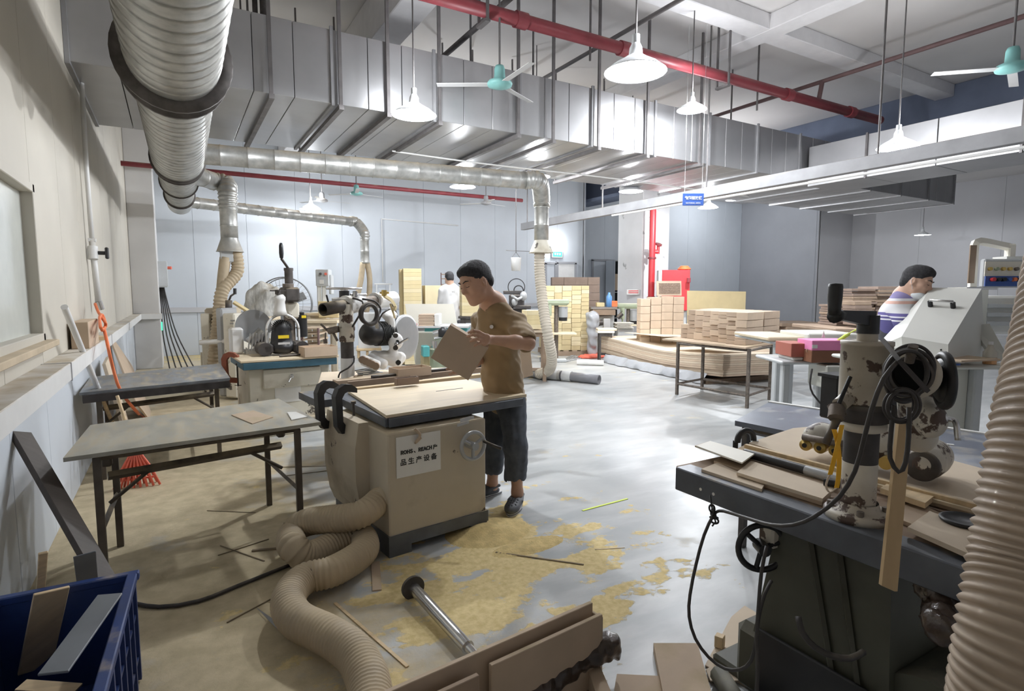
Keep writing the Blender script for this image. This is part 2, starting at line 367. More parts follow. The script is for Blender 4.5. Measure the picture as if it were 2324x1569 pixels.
# surface nets: signed distance grid -> smooth mesh
class SDF:
    def __init__(s, lo, hi, h):
        s.lo = np.array(lo, float); s.h = h
        s.n = np.maximum(3, np.ceil((np.array(hi) - s.lo) / h).astype(int) + 1)
        s.g = np.full(tuple(s.n), 0.2, dtype=np.float32)
    def _sub(s, lo, hi, pad):
        a = np.clip(np.floor((np.array(lo) - pad - s.lo) / s.h).astype(int), 0, s.n - 1)
        b = np.clip(np.ceil((np.array(hi) + pad - s.lo) / s.h).astype(int) + 1, 1, s.n)
        if (b <= a).any(): return None
        sl = tuple(slice(a[i], b[i]) for i in range(3))
        ax = [s.lo[i] + s.h * np.arange(a[i], b[i]) for i in range(3)]
        X, Y, Z = np.meshgrid(*ax, indexing='ij')
        return sl, X.astype(np.float32), Y.astype(np.float32), Z.astype(np.float32)
    def _mix(s, sl, d, k, op):
        g = s.g[sl]
        if op == 'u':
            if k <= 0: s.g[sl] = np.minimum(g, d)
            else:
                hh = np.maximum(k - np.abs(g - d), 0) / k; s.g[sl] = np.minimum(g, d) - hh * hh * k * .25
        elif op == 's':
            d = -d
            if k <= 0: s.g[sl] = np.maximum(g, d)
            else:
                hh = np.maximum(k - np.abs(g - d), 0) / k; s.g[sl] = np.maximum(g, d) + hh * hh * k * .25
    def cone(s, p, q, r1, r2, k=.02, op='u', sq=None):
        # tapered limb; sq=(axis vector, factor): flattened along that axis
        p = np.array(p, float); q = np.array(q, float)
        r = max(r1, r2); R = r * (1.0 if not sq else max(1, 1))
        t = s._sub(np.minimum(p, q) - R, np.maximum(p, q) + R, k + .03)
        if t is None: return
        sl, X, Y, Z = t
        d = q - p; L2 = max(1e-9, (d * d).sum())
        u = np.clip(((X - p[0]) * d[0] + (Y - p[1]) * d[1] + (Z - p[2]) * d[2]) / L2, 0, 1)
        dx = X - p[0] - u * d[0]; dy = Y - p[1] - u * d[1]; dz = Z - p[2] - u * d[2]
        q2 = dx * dx + dy * dy + dz * dz
        if sq:
            a = np.array(sq[0], float); a /= np.linalg.norm(a); f = sq[1]
            w = dx * a[0] + dy * a[1] + dz * a[2]; q2 = q2 + w * w * (1 / (f * f) - 1)
            dist = (np.sqrt(q2) - (r1 + (r2 - r1) * u)) * min(1, f * 1.15)
        else: dist = np.sqrt(q2) - (r1 + (r2 - r1) * u)
        s._mix(sl, dist.astype(np.float32), k, op)
    def ell(s, c, r, R=None, k=.02, op='u'):
        c = np.array(c, float); r = np.array(r, float); m = r.max()
        t = s._sub(c - m, c + m, k + .02)
        if t is None: return
        sl, X, Y, Z = t
        X = X - c[0]; Y = Y - c[1]; Z = Z - c[2]
        if R is not None:
            A = np.array(R.to_3x3().transposed()) if hasattr(R, 'to_3x3') else np.array(R)
            X, Y, Z = (A[0, 0] * X + A[0, 1] * Y + A[0, 2] * Z, A[1, 0] * X + A[1, 1] * Y + A[1, 2] * Z, A[2, 0] * X + A[2, 1] * Y + A[2, 2] * Z)
        k0 = np.sqrt((X / r[0]) ** 2 + (Y / r[1]) ** 2 + (Z / r[2]) ** 2); k1 = np.sqrt((X / r[0] ** 2) ** 2 + (Y / r[1] ** 2) ** 2 + (Z / r[2] ** 2) ** 2) + 1e-6
        s._mix(sl, (k0 * (k0 - 1) / k1).astype(np.float32), k, op)
    def noise(s, amp, sc, seed=0):
        r = np.random.RandomState(seed); g = np.zeros_like(s.g)
        ax = [s.lo[i] + s.h * np.arange(s.n[i]) for i in range(3)]
        for _ in range(5):
            w = r.normal(size=3) * sc; ph = r.uniform(0, 6.3)
            g += np.sin(ax[0][:, None, None] * w[0] + ax[1][None, :, None] * w[1] + ax[2][None, None, :] * w[2] + ph).astype(np.float32)
        s.g += g * amp / 2.2
    def cut(s, nrm, off, keep=True):      # keep the side nrm.x <= off
        ax = [s.lo[i] + s.h * np.arange(s.n[i]) for i in range(3)]
        d = ax[0][:, None, None] * nrm[0] + ax[1][None, :, None] * nrm[1] + ax[2][None, None, :] * nrm[2] - off
        s.g = np.maximum(s.g, d.astype(np.float32))
    def to(s, mb, M=None):
        g = s.g.copy(); g[0] = g[-1] = .2; g[:, 0] = g[:, -1] = .2; g[:, :, 0] = g[:, :, -1] = .2
        ins = g < 0; n = g.shape
        cnt = np.zeros(tuple(k - 1 for k in n), np.int8); P = np.zeros(cnt.shape + (3,), np.float32)
        C = [(i, j, k) for i in (0, 1) for j in (0, 1) for k in (0, 1)]
        def cs(a, c): return a[c[0]:n[0] - 1 + c[0], c[1]:n[1] - 1 + c[1], c[2]:n[2] - 1 + c[2]]
        tot = sum(cs(ins, c).astype(np.int8) for c in C)
        act = (tot > 0) & (tot < 8); I = np.argwhere(act); m = len(I)
        acc = np.zeros((m, 3)); num = np.zeros(m)
        for a in C:
            for ax_ in range(3):
                if a[ax_]: continue
                b = list(a); b[ax_] = 1
                va = g[I[:, 0] + a[0], I[:, 1] + a[1], I[:, 2] + a[2]]; vb = g[I[:, 0] + b[0], I[:, 1] + b[1], I[:, 2] + b[2]]
                cr = (va < 0) != (vb < 0); t = np.where(cr, va / np.where(cr, va - vb, 1), 0)
                pt = np.tile(np.array(a, float), (m, 1)); pt[:, ax_] += t
                acc += pt * cr[:, None]; num += cr
        V = (I + acc / num[:, None]) * s.h + s.lo
        idx = np.full(cnt.shape, -1, np.int64); idx[act] = np.arange(m)
        faces = []
        for ax_ in range(3):
            o1, o2 = (ax_ + 1) % 3, (ax_ + 2) % 3
            sa = [slice(1, k - 1) for k in n]; sb = [slice(1, k - 1) for k in n]; sb[ax_] = slice(2, n[ax_])
            A = ins[tuple(sa)]; B = ins[tuple(sb)]
            for want, flip in ((A & ~B, False), (~A & B, True)):
                E = np.argwhere(want) + 1
                if not len(E): continue
                q = []
                for d1, d2 in ((0, 0), (1, 0), (1, 1), (0, 1)):
                    c = E.copy(); c[:, o1] -= 1 - d1; c[:, o2] -= 1 - d2; q.append(idx[c[:, 0], c[:, 1], c[:, 2]])
                q = np.stack(q, 1)
                if flip: q = q[:, ::-1]
                faces.append(q[(q >= 0).all(1)])
        Fc = np.concatenate(faces) if faces else np.zeros((0, 4), int)
        return mb.add([tuple(v) for v in V], [tuple(int(x) for x in f) for f in Fc], True, M)
# ================================================================ THE SETTING
def floor_material():
    m = bpy.data.materials.new('floor_concrete'); m.use_nodes = True; nt = m.node_tree; N = nt.nodes; L = nt.links
    b = N['Principled BSDF']; tc = N.new('ShaderNodeTexCoord'); P = tc.outputs['Object']
    sep = N.new('ShaderNodeSeparateXYZ'); L.new(P, sep.inputs[0])
    def noise(sc, det=5, ro=.55, st=None):
        n = N.new('ShaderNodeTexNoise'); n.inputs['Scale'].default_value = sc; n.inputs['Detail'].default_value = det; n.inputs['Roughness'].default_value = ro
        if st:
            mp = N.new('ShaderNodeMapping'); mp.inputs['Scale'].default_value = st; mp.inputs['Rotation'].default_value = (0, 0, .5); L.new(P, mp.inputs['Vector']); L.new(mp.outputs[0], n.inputs['Vector'])
        else: L.new(P, n.inputs['Vector'])
        return n.outputs['Fac']
    def rng(v, a, c, lo=0., hi=1.):
        r = N.new('ShaderNodeMapRange'); r.inputs[1].default_value = a; r.inputs[2].default_value = c; r.inputs[3].default_value = lo; r.inputs[4].default_value = hi
        L.new(v, r.inputs[0]); return r.outputs[0]
    def math_(op, a, c):
        x = N.new('ShaderNodeMath'); x.operation = op
        for s_, i in ((a, 0), (c, 1)):
            if isinstance(s_, (int, float)): x.inputs[i].default_value = s_
            else: L.new(s_, x.inputs[i])
        return x.outputs[0]
    def mix(f, A, B):
        x = N.new('ShaderNodeMix'); x.data_type = 'RGBA'; L.new(f, x.inputs[0])
        for s_, i in ((A, 6), (B, 7)):
            if isinstance(s_, tuple): x.inputs[i].default_value = (*s_, 1)
            else: L.new(s_, x.inputs[i])
        return x.outputs[2]
    def spot(cx, cy, rx, ry):       # 1 inside, 0 outside, soft
        a = math_('DIVIDE', math_('SUBTRACT', sep.outputs[0], cx), rx); c = math_('DIVIDE', math_('SUBTRACT', sep.outputs[1], cy), ry)
        return rng(math_('SQRT', math_('ADD', math_('MULTIPLY', a, a), math_('MULTIPLY', c, c)), 0), .3, 1.25, 1, 0)
    conc = mix(rng(noise(1.3), .35, .65), (0.34, 0.36, 0.37), (0.45, 0.46, 0.46))
    conc = mix(rng(noise(1.6, 6, .55, (1, 3, 1)), .45, .75), conc, (0.55, 0.56, 0.56))
    # brown trodden dust by the left wall
    left = rng(sep.outputs[0], 1.5, .2, 0, 1); ln = noise(2.2, 8, .62)
    f1 = rng(math_('ADD', left, math_('MULTIPLY', math_('SUBTRACT', ln, .5), 2.2)), .25, .75)
    c = mix(f1, conc, mix(rng(noise(9, 6), .35, .65), (0.48, 0.40, 0.255), (0.62, 0.52, 0.345)))
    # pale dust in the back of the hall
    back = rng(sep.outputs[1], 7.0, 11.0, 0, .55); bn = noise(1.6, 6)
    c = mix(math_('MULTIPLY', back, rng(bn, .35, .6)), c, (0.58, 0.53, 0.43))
    # yellow sawdust around the saw
    s1 = spot(1.25, 2.45, .95, .95); s2 = spot(1.95, 2.6, .9, 1.1); s3 = spot(1.75, 3.0, .5, .5); s4 = spot(8.5, 11.5, 1.6, 1.4); s5 = spot(0.6, 15.2, 1.6, 1.9)
    sn = noise(2.4, 9, .62, (1, 1.4, 1)); sm = math_('MAXIMUM', s1, math_('MULTIPLY', s2, .72)); sm = math_('MAXIMUM', sm, s3)
    sm = math_('MAXIMUM', sm, math_('MULTIPLY', s4, .8)); sm = math_('MAXIMUM', sm, s5)
    f2 = rng(math_('ADD', math_('MULTIPLY', sm, .62), math_('MULTIPLY', math_('SUBTRACT', sn, .5), 2.6)), .42, .50)
    c = mix(f2, c, mix(rng(noise(30, 4), .35, .65), (0.60, 0.47, 0.22), (0.74, 0.60, 0.32)))
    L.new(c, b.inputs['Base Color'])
    fm = math_('MAXIMUM', f1, f2)
    L.new(rng(math_('ADD', fm, math_('MULTIPLY', rng(noise(4, 6), .35, .75), .12)), 0, 1, .33, .92), b.inputs['Roughness'])
    bp = N.new('ShaderNodeBump'); bp.inputs['Strength'].default_value = .5; bp.inputs['Distance'].default_value = .006
    L.new(math_('MULTIPLY', fm, noise(40, 8, .7)), bp.inputs['Height']); L.new(bp.outputs[0], b.inputs['Normal'])
    return m
M['floor'] = floor_material()
XL = -0.70; YB = 15.3; XR = 24.0; YF = -4.0; ZC = 5.3
XB = ony(1328, 600, YB).x
struct('floor', MB().box(((XL + XR) / 2, 9.5, -.05), (XR - XL + .4, 27.4, .1)), M['floor'])
ceil = struct('ceiling', MB().box(((XL + XR) / 2, 9.5, ZC + .06), (XR - XL + .4, 27.4, .12)), M['ceiling'])
def cbeam(x0, x1, y0, y1, z0, m_, z1=ZC): return struct('beam', MB().box(((x0 + x1) / 2, (y0 + y1) / 2, (z0 + z1) / 2), (x1 - x0, y1 - y0, z1 - z0), bev=.01), M[m_], ceil)
cbeam(2.35, 2.75, YF, YB, 4.75, 'beam_paint')
bx = onz(1740, 80, 5.1)
cbeam(bx.x - .16, bx.x + .16, YF, YB, 5.08, 'beam_paint')
cbeam(XL, 12.6, bx.y - .16, bx.y + .16, 5.085, 'beam_paint')
cbeam(XL, 12.6, 10.4, 10.75, 4.8, 'beam_paint')
cbeam(12.6, 13.2, YF, 19.0, 4.55, 'beam_blue')
struct('trim_1', MB().box((12.3, 7.5, 4.5), (.5, 23, .10)), M['beam_blue'])
# ---- walls
def panel_wall(name, p, q, z0, z1, m_, step=.98, t=.06, holes=(), side=1):
    # wall of sandwich panels from p to q (xy), panels proud of a recessed backing on the room side
    p = Vector((p[0], p[1], 0)); q = Vector((q[0], q[1], 0)); d = (q - p).normalized(); n_ = Vector((-d.y, d.x, 0)) * side; L = (q - p).length
    W = struct(name, MB().box((0, 0, 0), (L, .04, z1 - z0), M=Matrix.Translation((p + q) / 2 - n_ * (t + .02) + Vector((0, 0, (z0 + z1) / 2))) @ Matrix.Rotation(math.atan2(d.y, d.x), 4, 'Z')), M['wall_grey']) if not holes else None
    if W is None:
        W = bpy.data.objects.new(name, None); COL.objects.link(W); W['kind'] = 'structure'
    k = max(1, round(L / step)); w = L / k
    for i in range(k):
        a, c = i * w, (i + 1) * w
        segs = [(z0, z1)]
        for (ha, hb, hz0, hz1) in holes:
            if c > ha + .01 and a < hb - .01: segs = [(z0, hz0), (hz1, z1)]
        if name.startswith('wall_left'): segs = [(z0, 1.0)] + [(max(1.0, za), zb) for za, zb in segs]
        for (za, zb) in segs:
            mid = p + d * ((a + c) / 2) - n_ * (t / 2)
            o = struct('panel', MB().box((0, 0, 0), (w - .004, t, zb - za), bev=.003, M=Matrix.Translation(mid + Vector((0, 0, (za + zb) / 2))) @ Matrix.Rotation(math.atan2(d.y, d.x), 4, 'Z')), M['wall_panel' if zb <= 1.0 else m_], W)
    return W
WY0, WY1, WZ0, WZ1 = 2.55, 4.38, 1.20, 2.12
panel_wall('wall_left', (XL, WY0), (XL, WY1), 0, ZC, 'wall_left', .92, .08, [(0, 9, WZ0, WZ1)], side=-1)
panel_wall('wall_left_rear', (XL, WY1), (XL, YB), 0, ZC, 'wall_left', .95, .08, side=-1)
panel_wall('wall_left_front', (XL, YF), (XL, WY0), 0, ZC, 'wall_left', .95, .08, side=-1)
panel_wall('wall_back', (XL, YB), (XB, YB), 0, ZC, 'wall_panel', 1.15, .06, side=-1)
# ledge (cable trunking) along the left wall and round the column
led = struct('trim_2', MB().box((XL + .07, 5.0, 1.015), (.14, 17.0, .105), bev=.004), M['white_trim'])
for y in (4.3, 6.9, 9.5): struct('trunking_joint', MB().box((XL + .072, y, 1.015), (.146, .012, .111)), M['wall_grey'], led)
struct('trim_3', MB().box((XL + .2, 12.93, 1.015), (.54, .14, .105), bev=.004), M['white_trim'])
struct('trim_4', MB().box(((XB - .3) / 2, YB - .03, 1.06), (XB + .3, .06, .12), bev=.004), M['wall_grey'])
struct('wall_pier', MB().box((XL + .22, 13.5, ZC / 2), (.44, 1.0, ZC), bev=.01), M['pier_paint'])
# window in the left wall
win = bpy.data.objects.new('window_1', None); COL.objects.link(win); win['kind'] = 'structure'
fm = MB(); t = .05
for (y0, y1, z0, z1) in ((WY0, WY1, WZ0, WZ0 + t), (WY0, WY1, WZ1 - t, WZ1), (WY0, WY0 + t, WZ0, WZ1), (WY1 - t, WY1, WZ0, WZ1)):
    fm.box((XL - .02, (y0 + y1) / 2, (z0 + z1) / 2), (.08, y1 - y0, z1 - z0), bev=.004)
struct('window_frame', fm, M['wall_left'], win)
struct('pane', MB().box((XL - .045, (WY0 + WY1) / 2, (WZ0 + WZ1) / 2), (.008, WY1 - WY0 - .06, WZ1 - WZ0 - .06)), mat('frosted_glass', (0.62, 0.64, 0.60), .18, var=.12, scale=2.0, bump=.15, bscale=6), win)
struct('window_sill', MB().box((XL + .03, (WY0 + WY1) / 2, WZ0 - .01), (.10, WY1 - WY0 + .06, .035), bev=.004), mat('dusty_sill', (0.55, 0.45, 0.32), .9, var=.12), win)
# far walls
CL = dep(1418, 720, 17.0); CR = dep(1518, 720, 17.0)
YS = 16.4; W1 = ony(1675, 720, YS + .6)
panel_wall('wall_door_side', (XB, YB), (XB, YS + .6), 0, ZC, 'wall_panel', 1.2, .06, side=-1)
panel_wall('wall_rear', (XB, YS + .6), (W1.x, YS + .6), 0, ZC, 'wall_panel', 1.15, .06, side=-1)
W2 = onx(1848, 720, W1.x)
panel_wall('wall_block_side', (W1.x, YS + .6), (W1.x, W2.y), 0, ZC, 'wall_shade_and_frame', 3.0, .06, side=-1)
panel_wall('wall_block_front', (W1.x, W2.y), (XR + 1, W2.y), 0, ZC, 'wall_grey', 2.4, .06, side=-1)
panel_wall('wall_right', (XR, W2.y), (XR, YF), 0, ZC, 'wall_grey', 2.4, .06, side=-1)
panel_wall('wall_front', (XR, YF), (XL, YF), 0, ZC, 'wall_grey', 2.4, .06, side=-1)
print('XB', XB, 'W1', W1, 'W2', W2, 'CL', CL, 'CR', CR)
# square column with its fire pipe
cc = dep(1484, 720, 16.2); cw = 1.02
col = struct('wall_column', MB().box((cc.x + .02, cc.y + cw / 2, ZC / 2), (cw, cw, ZC), bev=.02), mat('column_paint', (0.86, 0.86, 0.87), .6, var=.04, scale=2, chip=.05, ccol=(.5, .5, .5), cscale=3))
M['white_wall'] = col.data.materials[0]
# doors in the far walls
def door(name, px0, px1, pytop, y, m_):
    a = ony(px0, 700, y).x; b_ = ony(px1, 700, y).x; zt = ony((px0 + px1) / 2, pytop, y).z
    D = bpy.data.objects.new(name, None); COL.objects.link(D); D['kind'] = 'structure'
    f = MB(); t = .07
    f.box((a, y - .03, zt / 2), (t, .08, zt)); f.box((b_, y - .03, zt / 2), (t, .08, zt)); f.box(((a + b_) / 2, y - .03, zt), (b_ - a + t, .08, t))
    struct('door_frame', f, M['wall_shade_and_frame'], D)
    struct('door_leaf', MB().box(((a + b_) / 2, y - .02, zt / 2), (b_ - a - t, .05, zt - t), bev=.006), M[m_], D)
    struct('door_handle', MB().cyl((a + .12, y - .05, 1.0), (a + .12, y - .12, 1.0), .02), M['steel'], D)
    return D
door('door_1', 1262, 1303, 597, YB, 'white_paint')
door('door_2', 1236, 1258, 598, YB, 'wall_panel')
door('door_3', 1342, 1388, 591, YS + .6, 'wall_panel')
# ================================================================ LAMPS
def lamp_master():
    t = thing('pendant_lamp', 'x', 'lamp')
    sh = MB(); prof = [(.03, .20), (.045, .17), (.05, .12), (.10, .085), (.17, .045), (.215, .01), (.225, 0), (.22, .003), (.165, .05), (.095, .09), (.045, .125), (.028, .2)]
    sh.lathe(prof, (0, 0, 0), (0, 0, 1), 28, scale_z=False); part('lamp_shade', sh, M['shade'], t)
    part('bulb', MB().ell((0, 0, .035), (.085, .085, .05), 16, 8), M['bulb'], t)
    part('socket', MB().cyl((0, 0, .19), (0, 0, .26), .028, n=12), M['grey_paint'], t)
    return t
LM = lamp_master(); LAMPS = []
def lamp(px, py, z, label, w=1.0, sc=1.0, on=True):
    p = onz(px, py, z)
    if not LAMPS: o = LM; o.location = p
    else:
        o = dup(LM, p); w = w + 1.5
        for c_ in list(o.children):
            if c_.name.split('.')[0] in ('stem', 'lamp_light', 'ceiling_fill_light'): bpy.data.objects.remove(c_)
    o['label'] = label; o['group'] = 'high-bay pendant lamps'; o.scale = (sc, sc, sc); LAMPS.append(o)
    bpy.context.view_layer.update()
    L_ = (ZC - z) / sc
    part('stem', MB().cyl((0, 0, .25), (0, 0, L_), .008 / sc, n=8), M['hanger'], o)
    ld = bpy.data.lights.new('lamp_light', 'POINT'); ld.energy = LAMP_W * w; ld.shadow_soft_size = .05; ld.color = LAMP_COL
    lo = bpy.data.objects.new('lamp_light', ld); COL.objects.link(lo); lo.parent = o; lo.location = (0, 0, -.022)
    ud = bpy.data.lights.new('ceiling_fill_light', 'POINT'); ud.energy = LAMP_W * w * .15; ud.shadow_soft_size = .07; ud.color = LAMP_COL  # added light above the shade, brightens the ceiling
    uo = bpy.data.objects.new('ceiling_fill_light', ud); COL.objects.link(uo); uo.parent = o; uo.location = (0.10, -.10, .30)
    return o
lamp(1442, 165, 3.3, 'largest and brightest pendant lamp, hanging in front of the thick red fire pipe', 1.5, 1.15)
lamp(940, 262, 3.25, 'glaring pendant lamp hanging against the front face of the rectangular air duct', 1.0)
lamp(1570, 250, 3.85, 'small bright pendant lamp just above the far end of the rectangular duct front', .9, .85)
lamp(2037, 335, 3.2, 'wide bright pendant lamp hanging over the right hand pale steel beam', 1.2)
lamp(1432, 435, 3.35, 'bright pendant lamp hanging beside the white column top', 3.2)
lamp(1607, 472, 3.4, 'dimmer pendant lamp with visible shade, hanging right beside the blue hanging sign', 3.5)
lamp(705, 475, 3.3, 'pendant lamp with visible shade between the two thin branch ducts on the left', .9)
lamp(1050, 425, 3.3, 'flat looking pendant lamp below the long branch duct, left of its bend', .8)
lamp(1217, 402, 3.3, 'small pendant lamp right above the bend of the long branch duct', .8)
for (x, y) in ((18.3, 14.8), (21.0, 9.5)):  # the high one is added out of sight to brighten the rear wall
    o = dup(LM, (x, y, 4.9 if y > 12 else 3.3), label=('added unseen pendant lamp, hung high to light the rear wall' if y > 12 else 'small pendant lamp in front of the farthest grey wall at right'), group='high-bay pendant lamps'); o.scale = (1, 1, 1)
    for c_ in list(o.children):
        if c_.type == 'LIGHT' or c_.name.startswith('stem'): bpy.data.objects.remove(c_)
    ld = bpy.data.lights.new('lamp_light', 'POINT'); ld.energy = LAMP_W * 1.0; ld.shadow_soft_size = .05; ld.color = LAMP_COL
    lo = bpy.data.objects.new('lamp_light', ld); COL.objects.link(lo); lo.parent = o; lo.location = (0, 0, -.022)
    ld.energy = LAMP_W * (3.2 if y > 12 else 1.5); part('stem', MB().cyl((0, 0, .25), (0, 0, ZC - (4.9 if y > 12 else 3.3)), .008, n=8), M['hanger'], o)
# wall lamp above the exit sign
wl = thing('wall_lamp', 'glaring round wall lamp above the green exit sign', 'lamp', ony(1264, 556, YB - .12))
part('bulb', MB().ell((0, 0, 0), (.09, .05, .09)), M['bulb'], wl); part('base', MB().cyl((0, .02, 0), (0, .12, 0), .06), M['white_paint'], wl)
ld = bpy.data.lights.new('wall_lamp_light', 'POINT'); ld.energy = 25; ld.shadow_soft_size = .1; lo = bpy.data.objects.new('wall_lamp_light', ld); COL.objects.link(lo); lo.parent = wl; lo.location = (0, -.15, 0)
# ================================================================ OVERHEAD DUCTS
DZ0, DZ1, DY0, DY1, DXE = 3.42, 4.15, 6.2, 8.35, onz(2050, 470, 3.42).x
duct = thing('rectangular_air_duct', 'long grey sheet metal rectangular air duct crossing the hall under the ceiling', 'duct', (5, DY0, DZ0))
xs = [XL + .02, .38]
while xs[-1] < DXE - .6: xs.append(xs[-1] + 1.12)
for a, b_ in zip(xs, xs[1:]):
    k = 3; w = (b_ - a) / k
    for j in range(k):
        part('duct_section', MB().box((a + w * (j + .5), (DY0 + DY1) / 2, (DZ0 + DZ1) / 2), (w - .006, DY1 - DY0, DZ1 - DZ0), bev=.004), M['duct_top'] , duct, world=True)
for x in xs:
    fl = MB()
    for (c, d) in (((x, DY0 - .012, (DZ0 + DZ1) / 2), (.035, .024, DZ1 - DZ0 + .05)), ((x, (DY0 + DY1) / 2, DZ0 - .012), (.035, DY1 - DY0, .024))): fl.box(c, d)
    part('flange', fl, M['galv_dull'], duct, world=True)
def hanger(x, label):
    t = thing('duct_hanger', label, 'hanger', (x, DY0 - .05, DZ0 - .06), group='trapeze hangers under the rectangular duct')
    part('crossbar', MB().box((x, (DY0 + DY1) / 2, DZ0 - .045), (.05, DY1 - DY0 + .16, .045)), M['hanger'], t, world=True)
    for y in (DY0 - .05, DY1 + .05): part('rod', MB().box((x, y, (DZ0 + ZC) / 2 - .04), (.035 if y < 7 else .02, .025, ZC - DZ0)), M['hanger'], t, world=True)
HL = ['steel hanger bar under the duct, first from the left wall', 'steel hanger bar under the duct, second from the left wall', 'steel hanger bar under the duct, third from the left wall', 'steel hanger bar under the duct below the glaring lamp', 'steel hanger bar under the duct, fifth from the left wall', 'steel hanger bar under the duct, sixth from the left wall', 'steel hanger bar under the duct above the branch duct bend', 'steel hanger bar under the duct, eighth from the left wall', 'steel hanger bar under the duct nearest to the pale beam']
for i, px in enumerate((605, 757, 862, 975, 1150, 1228, 1330, 1440, 1560)): hanger(onz(px, 230 + (px - 600) * .15, DZ0).x, HL[i])
d2 = thing('crossing_air_duct', 'big grey rectangular air duct running towards the camera on the right, above the pale beam', 'duct', (9.6, 3, 3.3))
for j in range(9):
    y0 = -2.6 + j * .97
    part('duct_section', MB().box((10.0, y0 + .485, 3.62), (1.0, .96, .66), bev=.004), M['duct_top'], d2, world=True)
for j in range(0, 9, 2): part('flange', MB().box((9.485, -2.6 + j * .97, 3.62), (.03, .03, .70)), M['hanger'], d2, world=True)
# round spiral duct
md = thing('spiral_duct', 'big round galvanised spiral duct running along the left wall overhead', 'duct', (0.02, 5, 3.0))
def mx(y): return .015 + .012 * y
def ribbed(y0, y1, R, pitch=.11, zc=3.08):
    mb = MB(); P = []; rr = []; y = y0
    while y < y1 - .01:
        for dy, r in ((0, R), (.006, R - .014), (.012, R + .003), (.03, R + .004), (pitch - .02, R)):
            if y + dy <= y1: P.append((mx(y + dy), y + dy, zc)); rr.append(r)
        y += pitch
    return mb.tube(P, rr, 36)
part('duct_body', ribbed(.6, 4.72, .29, .15), M['galv'], md, world=True)
part('duct_body', ribbed(4.72, 8.1, .275, .15), M['galv'], md, world=True)
part('duct_body', ribbed(8.1, 9.7, .235, .13), M['galv'], md, world=True)
part('duct_body', ribbed(9.7, 11.2, .205, .13), M['galv'], md, world=True)
part('duct_end', MB().cyl((mx(11.2), 11.2, 3.08), (mx(12), 12.0, 3.06), .20, n=28), M['galv'], md, world=True)
for y, R in ((4.64, .365), (4.86, .35), (8.05, .30), (8.25, .29), (9.7, .255), (11.1, .235)):
    part('flange_ring', MB().pipe((mx(y), y, 3.08), (mx(y), y + .035, 3.08), R, R - .09, 32), M['dark_steel'], md, world=True)
for k in range(10):
    a = PI + k * PI / 9; part('bolt', MB().cyl((mx(4.7) + .318 * math.cos(a), 4.69, 3.08 + .318 * math.sin(a)), (mx(4.7) + .318 * math.cos(a), 4.85, 3.08 + .318 * math.sin(a)), .011, n=6), M['steel'], md, world=True)
def branch(name, label, pts, R, zcone, hose=None, flexat=None, rend=None):
    t = thing(name, label, 'duct', pts[0])
    return t
def straight(t, a, b_, R, pitch=.14, m_='galv', nm='duct_tube'):
    a = Vector(a); b_ = Vector(b_); L = (b_ - a).length; d = (b_ - a) / L; P = []; rr = []; s_ = 0
    while s_ < L:
        for ds, r in ((0, R), (.008, R + .006), (.016, R), (pitch - .01, R)):
            if s_ + ds <= L: P.append(a + d * (s_ + ds)); rr.append(r)
        s_ += pitch
    P.append(b_); rr.append(R)
    part(nm, MB().tube(P, rr, 22), M[m_], t, world=True)
def hood(t, p, r0, r1, h, m_='cream_paint'):
    p = Vector(p); part('hood', MB().lathe([(r0, 0), (r0 * 1.02, -.02), (r1, -h), (r1 + .01, -h - .01), (r1 - .01, -h - .012), (r0 - .012, -.02), (r0 - .012, 0)], p, p + Vector((0, 0, 1)), 24, scale_z=False), M[m_], t, world=True)
# long branch to the bend over the second worker's corner
yb = 7.75; xe = onz(1192, 410, 3.12).x; ye = onz(1192, 410, 3.12).y
b1 = thing('branch_duct', 'long horizontal branch duct with a ribbed bend down to a flared hood', 'duct', (2, yb, 3.1))
straight(b1, (.25, yb + .15, 3.12), (xe, ye, 3.12), .122, .30)
e1 = dep(1229, 470, 9.1); e2 = dep(1232, 545, 9.1); dx = (Vector((xe, ye, 3.12)) - Vector((.25, yb + .15, 3.12))).normalized()
part('ribbed_bend', corrugated(MB(), [Vector((xe, ye, 3.12)), Vector((xe, ye, 3.12)) + dx * .22, Vector((e1.x, e1.y, 2.95)), Vector((e1.x, e1.y, e1.z))], .125, .055, .010, 22), M['galv'], b1, world=True)
straight(b1, (e1.x, e1.y, e1.z), (e1.x, e1.y, e2.z + .0), .115, .28)
hood(b1, (e1.x, e1.y, e2.z), .115, .19, .19)
H1 = Vector((e1.x, e1.y, e2.z - .19))
# near left elbow
b3 = thing('elbow_branch_duct', 'short elbow branch of the round duct ending in a steel cone', 'duct', (.4, 8.9, 3.1))
g0 = Vector((.25, 9.0, 3.08)); g1 = dep(485, 412, 8.35); g2 = dep(517, 455, 8.35); g3 = dep(517, 540, 8.35)
straight(b3, g0, g1, .125, .3)
part('ribbed_bend', corrugated(MB(), [g1, g1 + Vector((.16, 0, -.02)), Vector((g2.x, g2.y, g2.z + .12)), Vector((g2.x, g2.y, g2.z - .12))], .125, .055, .010, 22), M['galv'], b3, world=True)
straight(b3, (g2.x, g2.y, g2.z - .12), (g2.x, g2.y, g3.z), .118, .24)
hood(b3, (g2.x, g2.y, g3.z), .118, .18, .19, 'galv')
H3 = Vector((g2.x, g2.y, g3.z - .19))
part('damper_box', MB().box((H3.x - .05, H3.y, H3.z - .06), (.17, .15, .20), bev=.01), M['grey_paint'], b3, world=True)
